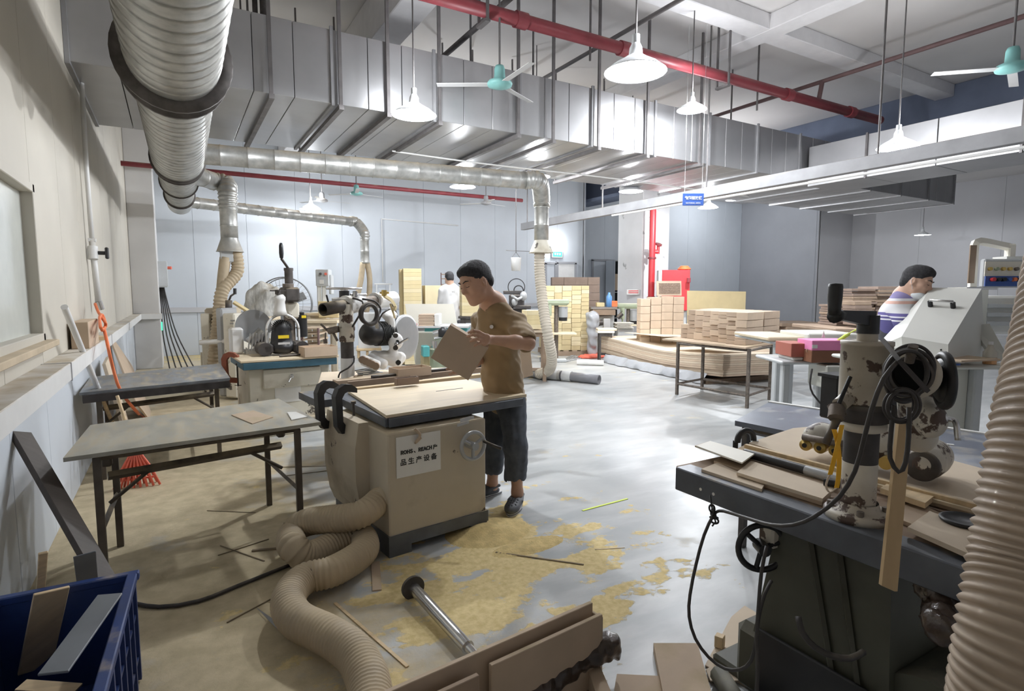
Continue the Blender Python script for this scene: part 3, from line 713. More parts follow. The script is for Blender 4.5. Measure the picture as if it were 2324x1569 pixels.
# far branch
b2 = thing('far_branch_duct', 'thin horizontal branch duct before the back wall with a bend down', 'duct', (2, 12, 3.0))
k0 = Vector((mx(11.6), 11.7, 3.06)); k1 = dep(795, 503, 13.2); k2 = dep(827, 540, 13.2); k3 = dep(827, 598, 13.2)
straight(b2, k0, k1, .10, .3)
part('ribbed_bend', corrugated(MB(), [k1, k1 + (k1 - k0).normalized() * .18, Vector((k2.x, k2.y, k2.z + .12)), Vector((k2.x, k2.y, k2.z - .05))], .105, .055, .010, 18), M['galv'], b2, world=True)
straight(b2, (k2.x, k2.y, k2.z - .05), (k2.x, k2.y, k3.z), .10, .25)
for s_, lb in ((-1, 'left'), (1, 'right')):
    mb = MB(); x = dep(827 + s_ * 7, 598, 13.2)
    mb.tube(resample([(k2.x + s_ * .05, k2.y, k3.z + .02), (k2.x + s_ * .10, k2.y, k3.z - .35), (k2.x + s_ * .13 - .06, k2.y, k3.z - .8), (k2.x - .05 + s_ * .05, k2.y, 1.0)], .08), .065, 12)
    solo('dust_hose', mb, M['hose_tan'], lb + ' one of the two tan hoses forking under the far branch duct', 'hose', 'forked tan hoses at the back wall')
# hoses under the near elbow
mb = corrugated(MB(), [H3 + Vector((.07, 0, .02)), H3 + Vector((.08, 0, -.3)), dep(505, 660, 8.3), dep(497, 720, 8.25), dep(488, 800, 8.2), Vector((dep(482, 850, 8.2).x, dep(482, 850, 8.2).y, .28))], .085, .05, .008, 16)
solo('dust_hose', mb, M['hose_tan'], 'ribbed tan dust hose hanging from the steel cone on the left', 'hose')
solo('flat_dust_hose', MB().tube(resample([H3 + Vector((-.07, -.02, -.1)), dep(505, 640, 8.35), dep(500, 720, 8.4), dep(492, 790, 8.4)], .08), .075, 12), M['hose_tan'], 'smooth brown dust hose hanging left of the ribbed tan one', 'hose')
# hose under the long branch's hood, down to the grey pipes
hb = onz(1240, 840, .12)
mb = corrugated(MB(), [H1 + Vector((-.03, 0, .1)), H1 + Vector((-.03, 0, -.3)), dep(1232, 690, 9.1), dep(1243, 760, 9.0), dep(1252, 812, 9.2), dep(1246, 840, 9.5), dep(1222, 850, 9.75)], .082, .045, .008, 16)
solo('dust_hose', mb, M['hose_pale'], 'pale ribbed dust hose hanging from the flared hood down to the grey pipe', 'hose')
# fire pipes
def firepipe(name, label, pts, R, m_='red_pipe', extras=()):
    t = thing(name, label, 'pipe', tuple(Vector(pts[0])))
    part('pipe_run', MB().tube(pts, R, 14), M[m_], t, world=True)
    for (p, q, r) in extras: part('coupling', MB().cyl(p, q, r, n=14), M[m_], t, world=True)
    return t
rp0 = onz(1064, 0, 4.5); rp1 = onz(1982, 277, 4.5); yv = (rp0.y + rp1.y) / 2
fp = firepipe('fire_pipe', 'thick red fire pipe crossing the ceiling behind the brightest lamp', [(1.0, yv, 4.5), (rp1.x, yv, 4.5)], .072, extras=[((x, yv, 4.5), (x + .14, yv, 4.5), .09) for x in (3.4, 4.9, 8.2, 9.9)])
for x in (3.0, 6.8): 
    part('pipe_bracket', MB().box((x, yv, 4.36), (.06, .22, .03)).box((x, yv - .1, 4.8), (.03, .02, .9)).box((x, yv + .1, 4.8), (.03, .02, .9)), M['hanger'], fp, world=True)
r2a = ony(345, 373, 12.4); r2b = ony(1190, 447, 12.2)
fp2 = firepipe('low_fire_pipe', 'thin red fire pipe along the back wall under the long branch duct', [(XL, 12.3, 3.72), (r2b.x, 12.3, 3.72)], .045)
sp = onz(1990, 145, 4.85); firepipe('sprinkler_pipe', 'dull red sprinkler pipe running diagonally at upper right', [(sp.x, -1, 4.85), (sp.x, 14.0, 4.85)], .032, 'red_dull', extras=[((onz(1837, 190, 4.85).x, yv, 4.5), (sp.x, yv, 4.85), .035)])
sp2 = onz(1300, 140, 4.85); firepipe('sprinkler_pipe', 'thin dark sprinkler pipe passing left of the brightest lamp', [(sp2.x, 1, 4.85), (sp2.x, 9.0, 4.85)], .028, 'hanger')
sp3 = onz(1050, 90, 4.75); t3 = firepipe('branch_sprinkler_pipe', 'dark sprinkler pipe running diagonally above the glaring lamp', [(sp3.x, 3, 4.75), (sp3.x, 8.6, 4.75), (sp3.x - .35, 8.8, 4.9)], .036, 'hanger')
part('elbow', MB().tube(resample([(sp3.x, 6.4, 4.78), (sp3.x, 6.6, 5.08), (sp3.x, 5.9, 5.15), (sp3.x, 5.8, 4.95)], .05), .03, 10), M['beam_blue'], t3, world=True)
for i, (px, py) in enumerate(((565, 100), (1068, 80), (1210, 150), (1340, 60), (1720, 190), (1660, 240), (800, 190), (750, 170))):
    p = onz(px, py, 4.7); mb = MB().cyl((p.x, p.y, 4.3), (p.x, p.y, ZC), .014, n=8)
    solo('threaded_rod', mb, M['hanger'], 'thin dark rod hanging from the ceiling ' + ('right of the drop pipes by the spiral duct', 'left of the teal fan over the saw', 'right of the teal fan over the saw', 'left of the brightest lamp crossing the red pipe', 'right of the brightest lamp beyond the red pipe', 'just behind the small bright lamp', 'over the duct left of the glaring lamp', 'over the duct, second left of the glaring lamp')[i], 'rod', 'thin rods hanging from the ceiling')
# drop pipes next to the spiral duct
for px, r in ((600, .035), (582, .03)):
    p = onz(px, 100, 4.4); solo('drop_pipe', MB().cyl((p.x, p.y, 4.1), (p.x, p.y, ZC), r, n=10), M['dark_steel'], ('right' if px == 600 else 'left') + ' one of two dark drop pipes on the duct beside the spiral duct', 'pipe', 'dark drop pipes on the duct')
# pale steel beam
b_a = onz(2324, 318, 2.9); b_b = onz(1703, 425, 2.9); xbm = (b_a.x + b_b.x) / 2
bt = thing('steel_beam', 'long pale steel beam hanging level across the right side of the hall', 'beam', (xbm, 6, 2.9))
part('beam_web', MB().box((xbm, 5.1, 2.94), (.10, 12.2, .15), bev=.005), M['galv_dull'], bt, world=True)
part('cable_pipe', MB().cyl((xbm - .1, -1, 2.79), (xbm - .1, 8, 2.83), .016), M['white_paint'], bt, world=True)
for y in (1.2, 3.6, 6.0, 8.4, 11.): part('rod', MB().cyl((xbm, y, 3.0), (xbm, y, ZC), .012, n=8), M['hanger'], bt, world=True)
# hanging blue sign
ps = dep(1573, 453, 7.9)
sg = thing('hanging_sign', 'small blue hanging sign with white Chinese characters', 'sign', ps, -YAW)
part('panel', MB().box((0, 0, 0), (.29, .02, .165), bev=.004), M['sign_blue'], sg)
for x in (-.12, .12): part('cord', MB().cyl((x, 0, .07), (x, 0, 2.3), .003, n=6), M['steel'], sg)
CJK = None
import os
for pth in (bpy.utils.resource_path('LOCAL') + '/datafiles/fonts/Noto Sans CJK Regular.woff2',):
    try:
        if os.path.exists(pth): CJK = bpy.data.fonts.load(pth)
    except Exception: CJK = None
def text(body, size, mat_, parent, loc, rot, name='lettering', extr=.0012, bold=0.0, sx=1.0, w=None):
    cu = bpy.data.curves.new(name, 'FONT'); cu.body = body; cu.size = size; cu.extrude = extr; cu.align_x = 'CENTER'; cu.align_y = 'CENTER'; cu.offset = bold
    if CJK: cu.font = CJK
    cu.resolution_u = 3; cu.materials.append(mat_)
    tmp = bpy.data.objects.new(name, cu); COL.objects.link(tmp); bpy.context.view_layer.update()
    me = bpy.data.meshes.new_from_object(tmp.evaluated_get(bpy.context.evaluated_depsgraph_get())); bpy.data.objects.remove(tmp)
    me.materials.clear(); me.materials.append(mat_)
    xs_ = [v.co.x for v in me.vertices]
    if w and xs_:
        k_ = w / (max(xs_) - min(xs_)); cx_ = (max(xs_) + min(xs_)) / 2; cy_ = (max(v.co.y for v in me.vertices) + min(v.co.y for v in me.vertices)) / 2
        for v in me.vertices: v.co.x = (v.co.x - cx_) * k_; v.co.y = (v.co.y - cy_) * k_
        print('text', body, 'k', round(k_, 3), len(me.vertices))
    o = bpy.data.objects.new(name, me); COL.objects.link(o); o.parent = parent; o.location = loc; o.rotation_euler = rot; o.scale = (sx, 1, 1)
    return o
text('物料暂放区', .066, M['sign_white'], sg, (0, -.012, .02), (PI / 2, 0, 0), bold=.0008, w=.235)
text('MATERIAL AREA', .028, M['sign_white'], sg, (0, -.012, -.05), (PI / 2, 0, 0), w=.20)
# ceiling fans
def fan(px, py, z, sc, m_, label, blade_rot=.3):
    p = onz(px, py, z)
    t = thing('ceiling_fan', label, 'fan', p, 0, 'ceiling fans')
    part('hub', MB().lathe([(0, -.05), (.05, -.05), (.16, -.02), (.17, .01), (.15, .04), (.075, .07), (.07, .2), (.055, .24), (0, .24)], n=28, scale_z=False), M[m_], t)
    part('stem', MB().cyl((0, 0, .23), (0, 0, (ZC - z) / sc), .014, n=10), M['hanger'], t)
    for k in range(3):
        a = blade_rot + k * 2 * PI / 3
        part('blade', MB().box((.50, 0, .0), (.68, .10, .006), rot=(.12, 0, 0), M=Matrix.Rotation(a, 4, 'Z')), M['paper_grey'], t)
    t.scale = (sc, sc, sc); return t
fan(1134, 192, 3.75, .82, 'teal_fan', 'pale teal ceiling fan hanging in front of the duct, above the saw worker', .5)
fan(2296, 155, 3.9, .9, 'teal_fan', 'teal ceiling fan at the top right corner')
fan(809, 440, 3.5, .75, 'teal_fan', 'small teal ceiling fan under the long branch duct')
fan(731, 456, 3.5, .75, 'galv_dull', 'grey ceiling fan beside the pendant lamp at the left back', .1)
fan(1103, 462, 3.4, .7, 'galv_dull', 'grey ceiling fan left of the ribbed duct bend')
# thin white cable under the duct
solo('white_cable', MB().tube(resample([onz(890, 343, 3.36), onz(1100, 372, 3.3), onz(1350, 400, 3.32), onz(1540, 425, 3.3), onz(1700, 446, 3.36)], .2), .012, 6), M['white_paint'], 'thin white cable sagging below the rectangular duct', 'cable')
# ================================================================ LEFT WALL ITEMS
wp = thing('compressed_air_pipe', 'white vertical air pipe with a black valve on the left wall', 'pipe', (XL + .05, 6.75, 1.4))
part('pipe_run', MB().tube([(XL + .05, 6.98, ZC), (XL + .05, 6.7, 2.6), (XL + .05, 6.75, 1.98)], .02, 10), M['white_trim'], wp, world=True)
part('pipe_run', MB().tube([(XL + .05, 6.75, 1.98), (XL + .06, 6.82, 1.40)], .026, 10), M['white_trim'], wp, world=True)
v = MB().cyl((XL + .05, 6.74, 1.80), (XL + .05, 6.76, 1.92), .042, n=12).box((XL + .05, 6.76, 1.98), (.06, .06, .03))
part('valve', v, M['white_trim'], wp, world=True)
part('valve_handle', MB().cyl((XL + .09, 6.75, 1.86), (XL + .16, 6.75, 1.86), .018, n=8).box((XL + .16, 6.75, 1.86), (.03, .05, .11), bev=.008), M['black'], wp, world=True)
part('fitting', MB().cyl((XL + .06, 6.82, 1.40), (XL + .075, 6.84, 1.32), .03, n=8), M['steel'], wp, world=True)
A = onx(216, 690, XL + .08); B = onx(236, 745, XL + .18)
mb = MB()
mb.tube(resample([A, onx(224, 710, XL + .12), onx(240, 735, XL + .2), B, onx(229, 745, XL + .2), onx(226, 722, XL + .15), onx(232, 715, XL + .15), onx(240, 738, XL + .19), onx(232, 750, XL + .19)], .05), .012, 8)
mb.tube(resample([B, onx(246, 790, XL + .24), onx(255, 830, XL + .25), onz(275, 890, .7), onz(315, 940, .45), onz(300, 925, .05), onz(330, 950, .03)], .06), .012, 8)
solo('air_hose', mb, M['orange'], 'orange air hose knotted on the wall pipe and hanging to the floor', 'hose')
# wood block on the ledge
p = onx(160, 768, XL + .075)
solo('wood_block', MB().box((XL + .075, 5.62, 1.0675 + .10), (.11, .62, .20), bev=.004), M['mdf'], 'tan board block standing on the wall ledge by the window', 'block')
solo('wood_offcut', MB().box((XL + .09, 6.3, 1.083), (.06, .3, .03), rot=(0, 0, .3)), M['pine'], 'thin wooden offcut lying on the wall ledge', 'offcut')
# white stick leaning
a = onx(146, 697, XL + .09); b_ = onz(232, 905, .62)
st = thing('long_stick', 'long stick with a white upper half leaning on the ledge of the left wall', 'stick', (b_.x, b_.y, 0))
foot = b_ + (b_ - a).normalized() * .35; e = b_ + (b_ - a) * ((.0 - b_.z) / (b_.z - a.z)) * -1
foot = a + (b_ - a) * (a.z / (a.z - b_.z))
part('white_tube', MB().cyl(a, b_, .020, n=12), M['plastic_white'], st, world=True)
part('wooden_stick', MB().cyl(b_, foot, .016, n=10), M['pine'], st, world=True)
# switch box on the pier
sb = thing('switch_box', 'grey wall switch box on the pier with cables hanging from it', 'box', (-.22, 13.0, 1.5))
q0 = dep(365, 623, 11.5)
part('cabinet', MB().box((q0.x, q0.y, q0.z), (.22, .26, .52), bev=.01), M['grey_paint'], sb, world=True)
part('cabinet_door', MB().box((q0.x + .02, q0.y - .14, q0.z), (.2, .02, .48), bev=.006), M['grey_paint'], sb, world=True)
part('switch_knob', MB().cyl((q0.x + .11, q0.y - .05, q0.z + .13), (q0.x + .19, q0.y - .08, q0.z + .13), .03, n=12), M['coral'], sb, world=True)
part('mounting_arm', MB().box((q0.x - .12, q0.y + .7, q0.z), (.05, 1.3, .3)), M['grey_paint'], sb, world=True)
for k in range(5):
    pts = [q0 + Vector((.02 * k - .04, -.02 * k, -.26)), q0 + Vector((.03 * k - .02, -.05, -.65)), dep(370 + 8 * k, 760, 11.3), onz(385 + 14 * k, 836, .02)]
    part('cable', MB().tube(resample(pts, .15), .012, 6), M['cable'], sb, world=True)
ex = ony(365, 742, 12.97); 
eb = thing('exit_plate', 'small green lit exit plate low on the pier', 'sign', (-.245, 13.2, ex.z))
part('plate', MB().box((0, 0, 0), (.02, .16, .16)), M['green_led'], eb)
# camera-like fitting on the pier
p = dep(342, 455, 11.6)
solo('wall_fitting', MB().box((p.x, p.y, p.z - .08), (.10, .2, .17), bev=.01).cyl((p.x, p.y, p.z), (p.x, p.y, p.z + .22), .05, .035, n=12).box((p.x - .05, p.y + .55, p.z), (.05, 1.1, .04)), M['white_trim'], 'small white fitting high on the edge of the pier', 'fitting')
# leaning boards behind the far table
def lean(name, label, p0, p1, w, t, m_, wd=(0, 1, 0)):
    # board from foot p0 to head p1, width w along wd, thickness t
    p0 = Vector(p0); p1 = Vector(p1); d = p1 - p0; L = d.length; z = d / L; y = Vector(wd); y = (y - z * y.dot(z)).normalized(); x = y.cross(z)
    Mx = Matrix((x, y, z)).transposed().to_4x4(); Mx.translation = (p0 + p1) / 2
    return solo(name, MB().box((0, 0, 0), (t, w, L), M=Mx, bev=.002), M[m_], label, 'board')
lean('leaning_board', 'tan board leaning on the left wall behind the white stick, nearest the pier', onz(335, 950, .02), onx(270, 790, XL + .07), .80, .02, 'mdf')
lean('leaning_board', 'dark edged tan board leaning against the left wall by the orange hose', onz(290, 985, .02), onx(240, 818, XL + .07), .45, .03, 'mdf_pale')
# dark plank leaning by the bin
p1 = onx(46, 985, XL + .02); p0 = onz(222, 1290, .32); 
lean('leaning_plank', 'dark brown plank leaning from the blue bin to the left wall', p0 + (p0 - p1) * .12, p1, .085, .03, 'black_wood', wd=(.5, 1, 0))
# ================================================================ BLUE BIN
bn = thing('blue_bin', 'blue ribbed plastic bin of board scraps at the bottom left corner', 'bin', (-.42, 2.2, 0), -.05)
W_, D_, H_ = .40, .76, .40; bm_ = MB()
def shell(mb, w, d, h, t, base=True):
    for (c, s) in (((0, -d / 2, h / 2), (w, t, h)), ((0, d / 2, h / 2), (w, t, h)), ((-w / 2, 0, h / 2), (t, d, h)), ((w / 2, 0, h / 2), (t, d, h))): mb.box(c, s)
    if base: mb.box((0, 0, t / 2), (w, d, t))
    return mb
part('tub', shell(bm_, W_, D_, H_, .012), M['bin_blue'], bn)
rim = MB()
for (c, s) in (((0, -D_ / 2 - .008, H_), (W_ + .06, .034, .03)), ((0, D_ / 2 + .008, H_), (W_ + .06, .034, .03)), ((-W_ / 2 - .008, 0, H_), (.034, D_, .03)), ((W_ / 2 + .008, 0, H_), (.034, D_, .03))): rim.box(c, s, bev=.004)
part('rim', rim, M['bin_blue'], bn)
rb = MB()
for k in range(7): rb.box((W_ / 2 + .012, -D_ / 2 + .05 + k * .11, H_ / 2), (.024, .018, H_ - .02))
for k in range(4): rb.box((-W_ / 2 + .05 + k * .1, -D_ / 2 - .01, H_ / 2), (.016, .024, H_ - .02))
for z in (.1, .27): rb.box((W_ / 2 + .010, 0, z), (.018, D_, .012))
part('ribs', rb, M['bin_blue'], bn)
def P(px, py, z): return onz(px, py, z)
lean('scrap_plank', 'wide pale pine scrap plank standing in the blue bin', P(80, 1520, .12), P(118, 1340, .46), .10, .012, 'pine', (1, .3, 0))
lean('scrap_plank', 'narrow pine strip sticking up behind the pine plank in the bin', P(88, 1400, .15), P(98, 1255, .56), .028, .010, 'pine', (1, .2, 0))
lean('scrap_plank', 'dark grey scrap sticking up at the far corner of the bin', P(205, 1380, .12), P(192, 1258, .50), .07, .006, 'grey_plank', (1, .2, 0))
lean('scrap_plank', 'slate grey plank lying across the right rim of the blue bin', P(120, 1530, .43), P(250, 1350, .46), .075, .008, 'grey_plank', (1, .15, 0))
rnd.seed(4)
for k in range(9):
    x = -.42 + rnd.uniform(-.12, .12); y = 2.2 + rnd.uniform(-.28, .28)
    solo('board_scrap', MB().box((x, y, .10 + .018 * k), (rnd.uniform(.1, .2), rnd.uniform(.05, .09), .008), rot=(rnd.uniform(-.2, .2), rnd.uniform(-.2, .2), rnd.uniform(0, 3))), M[rnd.choice(['mdf', 'mdf_pale', 'mdf_dark', 'pine'])], 'board scrap in the blue bin, ' + ORD[8 - k], 'scrap', 'board scraps in the blue bin')
# ================================================================ FOLDING TABLES
def folding_table(name, label, cs, z, m_top, th=.02, skirt=0.0):
    # cs: four corners (xy) of the top; counter clockwise from near left
    c = sum((Vector((p[0], p[1], 0)) for p in cs), Vector()) / 4
    t = thing(name, label, 'table', c)
    part('tabletop', MB().prism([(p[0], p[1]) for p in cs], th, Matrix.Translation((0, 0, z - th))), M[m_top], t, world=True)
    ins = [c + (Vector((p[0], p[1], 0)) - c) * .80 for p in cs]
    fr = MB()
    for i in range(4): fr.tube([ins[i] + Vector((0, 0, z - th - .02)), ins[(i + 1) % 4] + Vector((0, 0, z - th - .02))], .018, 4, smooth=False)
    part('apron_frame', fr, M['leg_brown'], t, world=True)
    for p in ins: part('leg', MB().box((p.x, p.y, (z - .04) / 2), (.034, .034, z - .04)), M['leg_brown'], t, world=True)
    for a, b_ in ((0, 3), (1, 2)):
        part('stretcher', MB().tube([ins[a] + Vector((0, 0, .32)), ins[b_] + Vector((0, 0, .32))], .014, 4, smooth=False), M['leg_brown'], t, world=True)
    f = MB().tube([(ins[0] + ins[3]) / 2 + Vector((0, 0, z - .22)), (ins[1] + ins[2]) / 2 + Vector((0, 0, z - .22))], .024, 4, smooth=False)
    part('long_rail', f, M['leg_brown'], t, world=True)
    for (a, b_) in ((0, 1), (1, 0)):
        m_ = (ins[a] + ins[3 - a]) / 2; n_ = (ins[b_] + ins[3 - b_]) / 2
        part('brace', MB().tube([m_ + Vector((0, 0, .36)), m_.lerp(n_, .22) + Vector((0, 0, z - .22))], .011, 6), M['leg_brown'], t, world=True)
        part('hinge', MB().box((m_.x, m_.y, z - .12), (.05, .05, .09), bev=.01), M['leg_brown'], t, world=True)
    if skirt:
        a, b_ = cs[0], cs[1]; d = (Vector((b_[0], b_[1])) - Vector((a[0], a[1]))); L = d.length; an = math.atan2(d.y, d.x)
        part('dark_edge', MB().box((0, -.02, -skirt / 2), (L - .03, .03, skirt), M=Matrix.Translation(((a[0] + b_[0]) / 2, (a[1] + b_[1]) / 2, z - .02)) @ Matrix.Rotation(an, 4, 'Z')), M['black_rail'], t, world=True)
    return t
T1 = [onz(143, 1040, .73), onz(728, 958, .73), onz(632, 905, .73), onz(205, 965, .73)]
folding_table('folding_table', 'grey topped folding table with brown steel legs, nearer of the two on the left', T1, .73, 'table_lino')
T2 = [onz(180, 892, .73), onz(522, 858, .73), onz(500, 825, .73), onz(205, 856, .73)]
folding_table('folding_table', 'dark edged table before the leaning boards, farther of the two folding tables', T2, .73, 'table_dark', skirt=.06)
cs = [onz(525, 943, .731), onz(573, 963, .731), onz(620, 948, .731), onz(575, 933, .731)]
solo('board_sheet', MB().prism([(p.x, p.y) for p in cs], .004, Matrix.Translation((0, 0, .731))), M['mdf'], 'thin tan board sheet lying on the nearer folding table', 'board')
cs = [onz(652, 938, .731), onz(662, 955, .731), onz(698, 948, .731), onz(672, 937, .731)]
solo('paper_note', MB().prism([(p.x, p.y) for p in cs], .006, Matrix.Translation((0, 0, .731))), M['paper'], 'crumpled white paper note on the right end of the nearer folding table', 'paper')
# red basket under the table
p = onz(312, 1105, 0)
rb_ = thing('red_fan_rake', 'coral red plastic broom head standing under the nearer folding table', 'broom', p)
br = MB()
for k in range(15):
    a = -.5 + k / 14.0; top = Vector((.02 * a, 0, .30)); bot = Vector((.30 * a, .05 * math.sin(k * 3), .005)); br.tube([top, top.lerp(bot, .5) + Vector((.02 * a, .02, 0)), bot], .009, 5)
for z, w in ((.22, .075), (.13, .16), (.06, .23)): br.box((0, .01, z), (w, .02, .012))
part('bristles', br, M['coral'], rb_); part('handle', MB().cyl((0, 0, .27), (-.10, .12, .70), .012, n=8), M['pine'], rb_)
# ================================================================ MIDDLE: THE TABLE SAW
SR = math.radians(7)
so = Vector((.98, 3.03, 0))       # near left corner of the cabinet on the floor
sw = thing('table_saw', 'beige steel table saw with wooden top, paper notice and handwheel', 'saw', so, SR)
CWd, CDp = .66, .80; ZT = .80
part('base_frame', MB().box((CWd / 2, CDp / 2, .085), (CWd + .02, CDp + .02, .07)).box((.06, .05, .025), (.14, .12, .05)).box((CWd - .06, .05, .025), (.12, .12, .05)).box((.06, CDp - .05, .025), (.14, .12, .05)).box((CWd - .06, CDp - .05, .025), (.12, .12, .05)), M['saw_rail'], sw)
part('cabinet', MB().box((CWd / 2, CDp / 2, .12 + .29), (CWd, CDp, .60), bev=.008), M['saw_body'], sw)
part('side_cover', MB().prism([(0, 0), (0, .60), (-.06, .60), (-.085, .45), (-.085, .25), (-.06, .08), (-.03, 0)], .52, Matrix.Translation((0, .78, .13)) @ Matrix.Rotation(PI / 2, 4, 'X')), M['saw_body'], sw)
def loc(px, py, z): return sw.matrix_world.inverted() @ onz(px, py, z) if False else (mloc(sw).inverted() @ onz(px, py, z))
zt = ZT - .022
tc = [loc(790, 893, zt), loc(877, 950, zt), loc(1195, 901, zt), loc(1062, 866, zt)]
tc = [(p.x, p.y) for p in (tc[1], tc[2], tc[3], tc[0])]
bl = loc(728, 880, zt); br_ = (1.0, .95)
IT = [(tc[0][0] + .01, tc[0][1] - .0), (tc[1][0] - .04, tc[1][1] + .0), (tc[1][0] - .04, tc[1][1] + .98), (bl.x, bl.y)]
part('iron_table', MB().prism(IT, .04, Matrix.Translation((0, 0, zt - .042))), M['saw_rail'], sw)
def railbar(a, c, nm):
    a = Vector((*a, 0)); c = Vector((*c, 0)); d = c - a
    part(nm, MB().box((d.length / 2, -.008, 0), (d.length, .018, .052), M=Matrix.Translation((a.x, a.y, zt - .028)) @ Matrix.Rotation(math.atan2(d.y, d.x), 4, 'Z'), bev=.003), M['saw_rail'], sw)
railbar(IT[0], IT[1], 'front_rail'); railbar(IT[3], IT[0], 'side_rail')
part('wooden_top', MB().prism(tc, .018, Matrix.Translation((0, 0, zt))), M['plywood'], sw)
bp = loc(1015, 885, zt + .02); bq = loc(1040, 882, zt + .02)
part('blade_slot', MB().box((bp.x + .02, bp.y, zt + .0188), (.22, .008, .0016)), M['ink'], sw)
part('saw_blade', MB().cyl((bp.x + .03, bp.y - .001, zt - .115), (bp.x + .03, bp.y + .001, zt - .115), .125, n=40), M['steel'], sw)
# fence strips behind the top
fa = loc(800, 890, zt); fb = loc(1180, 845, zt)
d_ = (Vector((fb.x, fb.y)) - Vector((fa.x, fa.y))); an = math.atan2(d_.y, d_.x)
def strip(px0, py0, px1, py1, w, h, z, m_, nm):
    a = loc(px0, py0, z); b_ = loc(px1, py1, z); d = Vector((b_.x - a.x, b_.y - a.y)); L = d.length
    part(nm, MB().box((L / 2, 0, h / 2), (L, w, h), M=Matrix.Translation((a.x, a.y, z)) @ Matrix.Rotation(math.atan2(d.y, d.x), 4, 'Z'), bev=.002), M[m_], sw)
strip(795, 890, 1165, 848, .055, .028, ZT - .022, 'pine', 'fence_strip')
strip(760, 872, 1160, 832, .10, .03, ZT - .022, 'mdf', 'fence_board')
strip(790, 880, 1160, 838, .03, .045, ZT - .022, 'mdf_dark', 'fence_strip')
strip(845, 872, 1140, 838, .045, .065, ZT - .022, 'black_rail', 'fence_rail')
part('rear_bed', MB().box((.42, 1.10, ZT - .055), (1.0, .42, .05)), M['saw_rail'], sw)
# handwheel on the front
hw = loc(1066, 1010, .0); hc = Vector((.515, -.075, .575))
hmb = MB().torus(hc, .082, .012, 30, 8, rot=(PI / 2, 0, 0)).cyl(hc + Vector((0, .06, 0)), hc + Vector((0, -.03, 0)), .024, n=14)
for k in range(3): a = .5 + k * 2 * PI / 3; hmb.cyl(hc, hc + Vector((.08 * math.cos(a), 0, .08 * math.sin(a))), .010, n=8)
part('handwheel', hmb, M['motor_grey'], sw)
part('crank_handle', MB().tube([hc + Vector((.07, -.01, .02)), hc + Vector((.10, -.06, .0)), hc + Vector((.13, -.11, -.015))], .010, 8), M['dark_steel'], sw)
# notice
nt_ = part('paper_notice', MB().box((0, 0, 0), (.285, .002, .235), bev=0), M['paper'], sw, loc=(.19, -.003, .565))
text('ROHS 、REACH 产', .036, M['ink'], nt_, (0.002, -.0015, .026), (PI / 2, 0, 0), bold=.0007, w=.235)
text('品 生 产 设 备', .036, M['ink'], nt_, (0, -.0015, -.030), (PI / 2, 0, 0), bold=.0002, w=.235)
part('maker_label', MB().box((.52, -.003, .725), (.10, .002, .022), rot=(0, -.1, 0)), M['paper_grey'], sw)
part('maker_label', MB().box((.49, -.004, .70), (.085, .002, .018), rot=(0, -.12, 0)), M['paper_grey'], sw)
part('cable_tie', MB().tube(resample([(.16, -.01, .72), (.19, -.02, .68), (.16, -.02, .64), (.20, -.01, .66)], .01), .008, 6), M['mdf'], sw)
part('door_handle', MB().box((-.008, .05, .30), (.012, .02, .06), bev=.003), M['black'], sw)
part('hose_port', MB().cyl((.04, .12, .30), (-.02, .10, .285), .085, n=24), M['saw_body'], sw)
# G-clamps
def gclamp(name, label, top, sc, m_, rz, group=None, arm=.30):
    t = thing(name, label, 'clamp', top, rz, group)
    pr = [(0, 0), (.05, .035), (.11, .045), (.17, .02), (.20, -.04), (.19, -.27), (.15, -.33), (.02, -.34), (.02, -.28), (.11, -.275), (.135, -.24), (.14, -.06), (.115, -.025), (.09, -.015), (.0, -.035)]
    pr = [(-x, y) for x, y in pr][::-1]
    part('frame', MB().prism([(x * sc, y * sc) for x, y in pr], .05 * sc, Matrix.Rotation(PI / 2, 4, 'X') @ Matrix.Translation((0, 0, -.025 * sc))), M[m_], t)
    part('screw', MB().cyl((-.02 * sc, 0, -.38 * sc), (-.02 * sc, 0, -.12 * sc), .010 * sc, n=10).cyl((-.02 * sc, 0, -.12 * sc), (-.02 * sc, 0, -.10 * sc), .02 * sc, n=12), M['dark_steel'], t)
    part('tommy_bar', MB().cyl((-.06 * sc, 0, -.37 * sc), (.02 * sc, 0, -.37 * sc), .005 * sc, n=6), M['dark_steel'], t)
    return t
gp = dep(806, 881, 3.55); gclamp('g_clamp', 'black G clamp on the table saw corner, nearer and bluish one', gp, .80, 'black', .40)
gp = dep(765, 873, 3.75); gclamp('g_clamp', 'black G clamp on the table saw rail, left one', gp, .82, 'black', .40)
# boxes on the saw
def openbox(name, label, c, w, d, h, rz, m_, cat='box', group=None, t=.006):
    o = thing(name, label, cat, c, rz, group)
    part('box_body', shell(MB(), w, d, h, t), M[m_], o)
    return o
q = onz(931, 852, ZT + .01); openbox('board_tray', 'open tan box without lid on the back of the table saw', (q.x, q.y, ZT + .01), .30, .16, .07, .12, 'card_tan')
q = onz(920, 872, ZT + .01); openbox('small_board_tray', 'small dark brown open box in front of the tan one on the saw', (q.x + .0, q.y - .03, ZT + .012), .17, .05, .052, .10, 'card_brown')
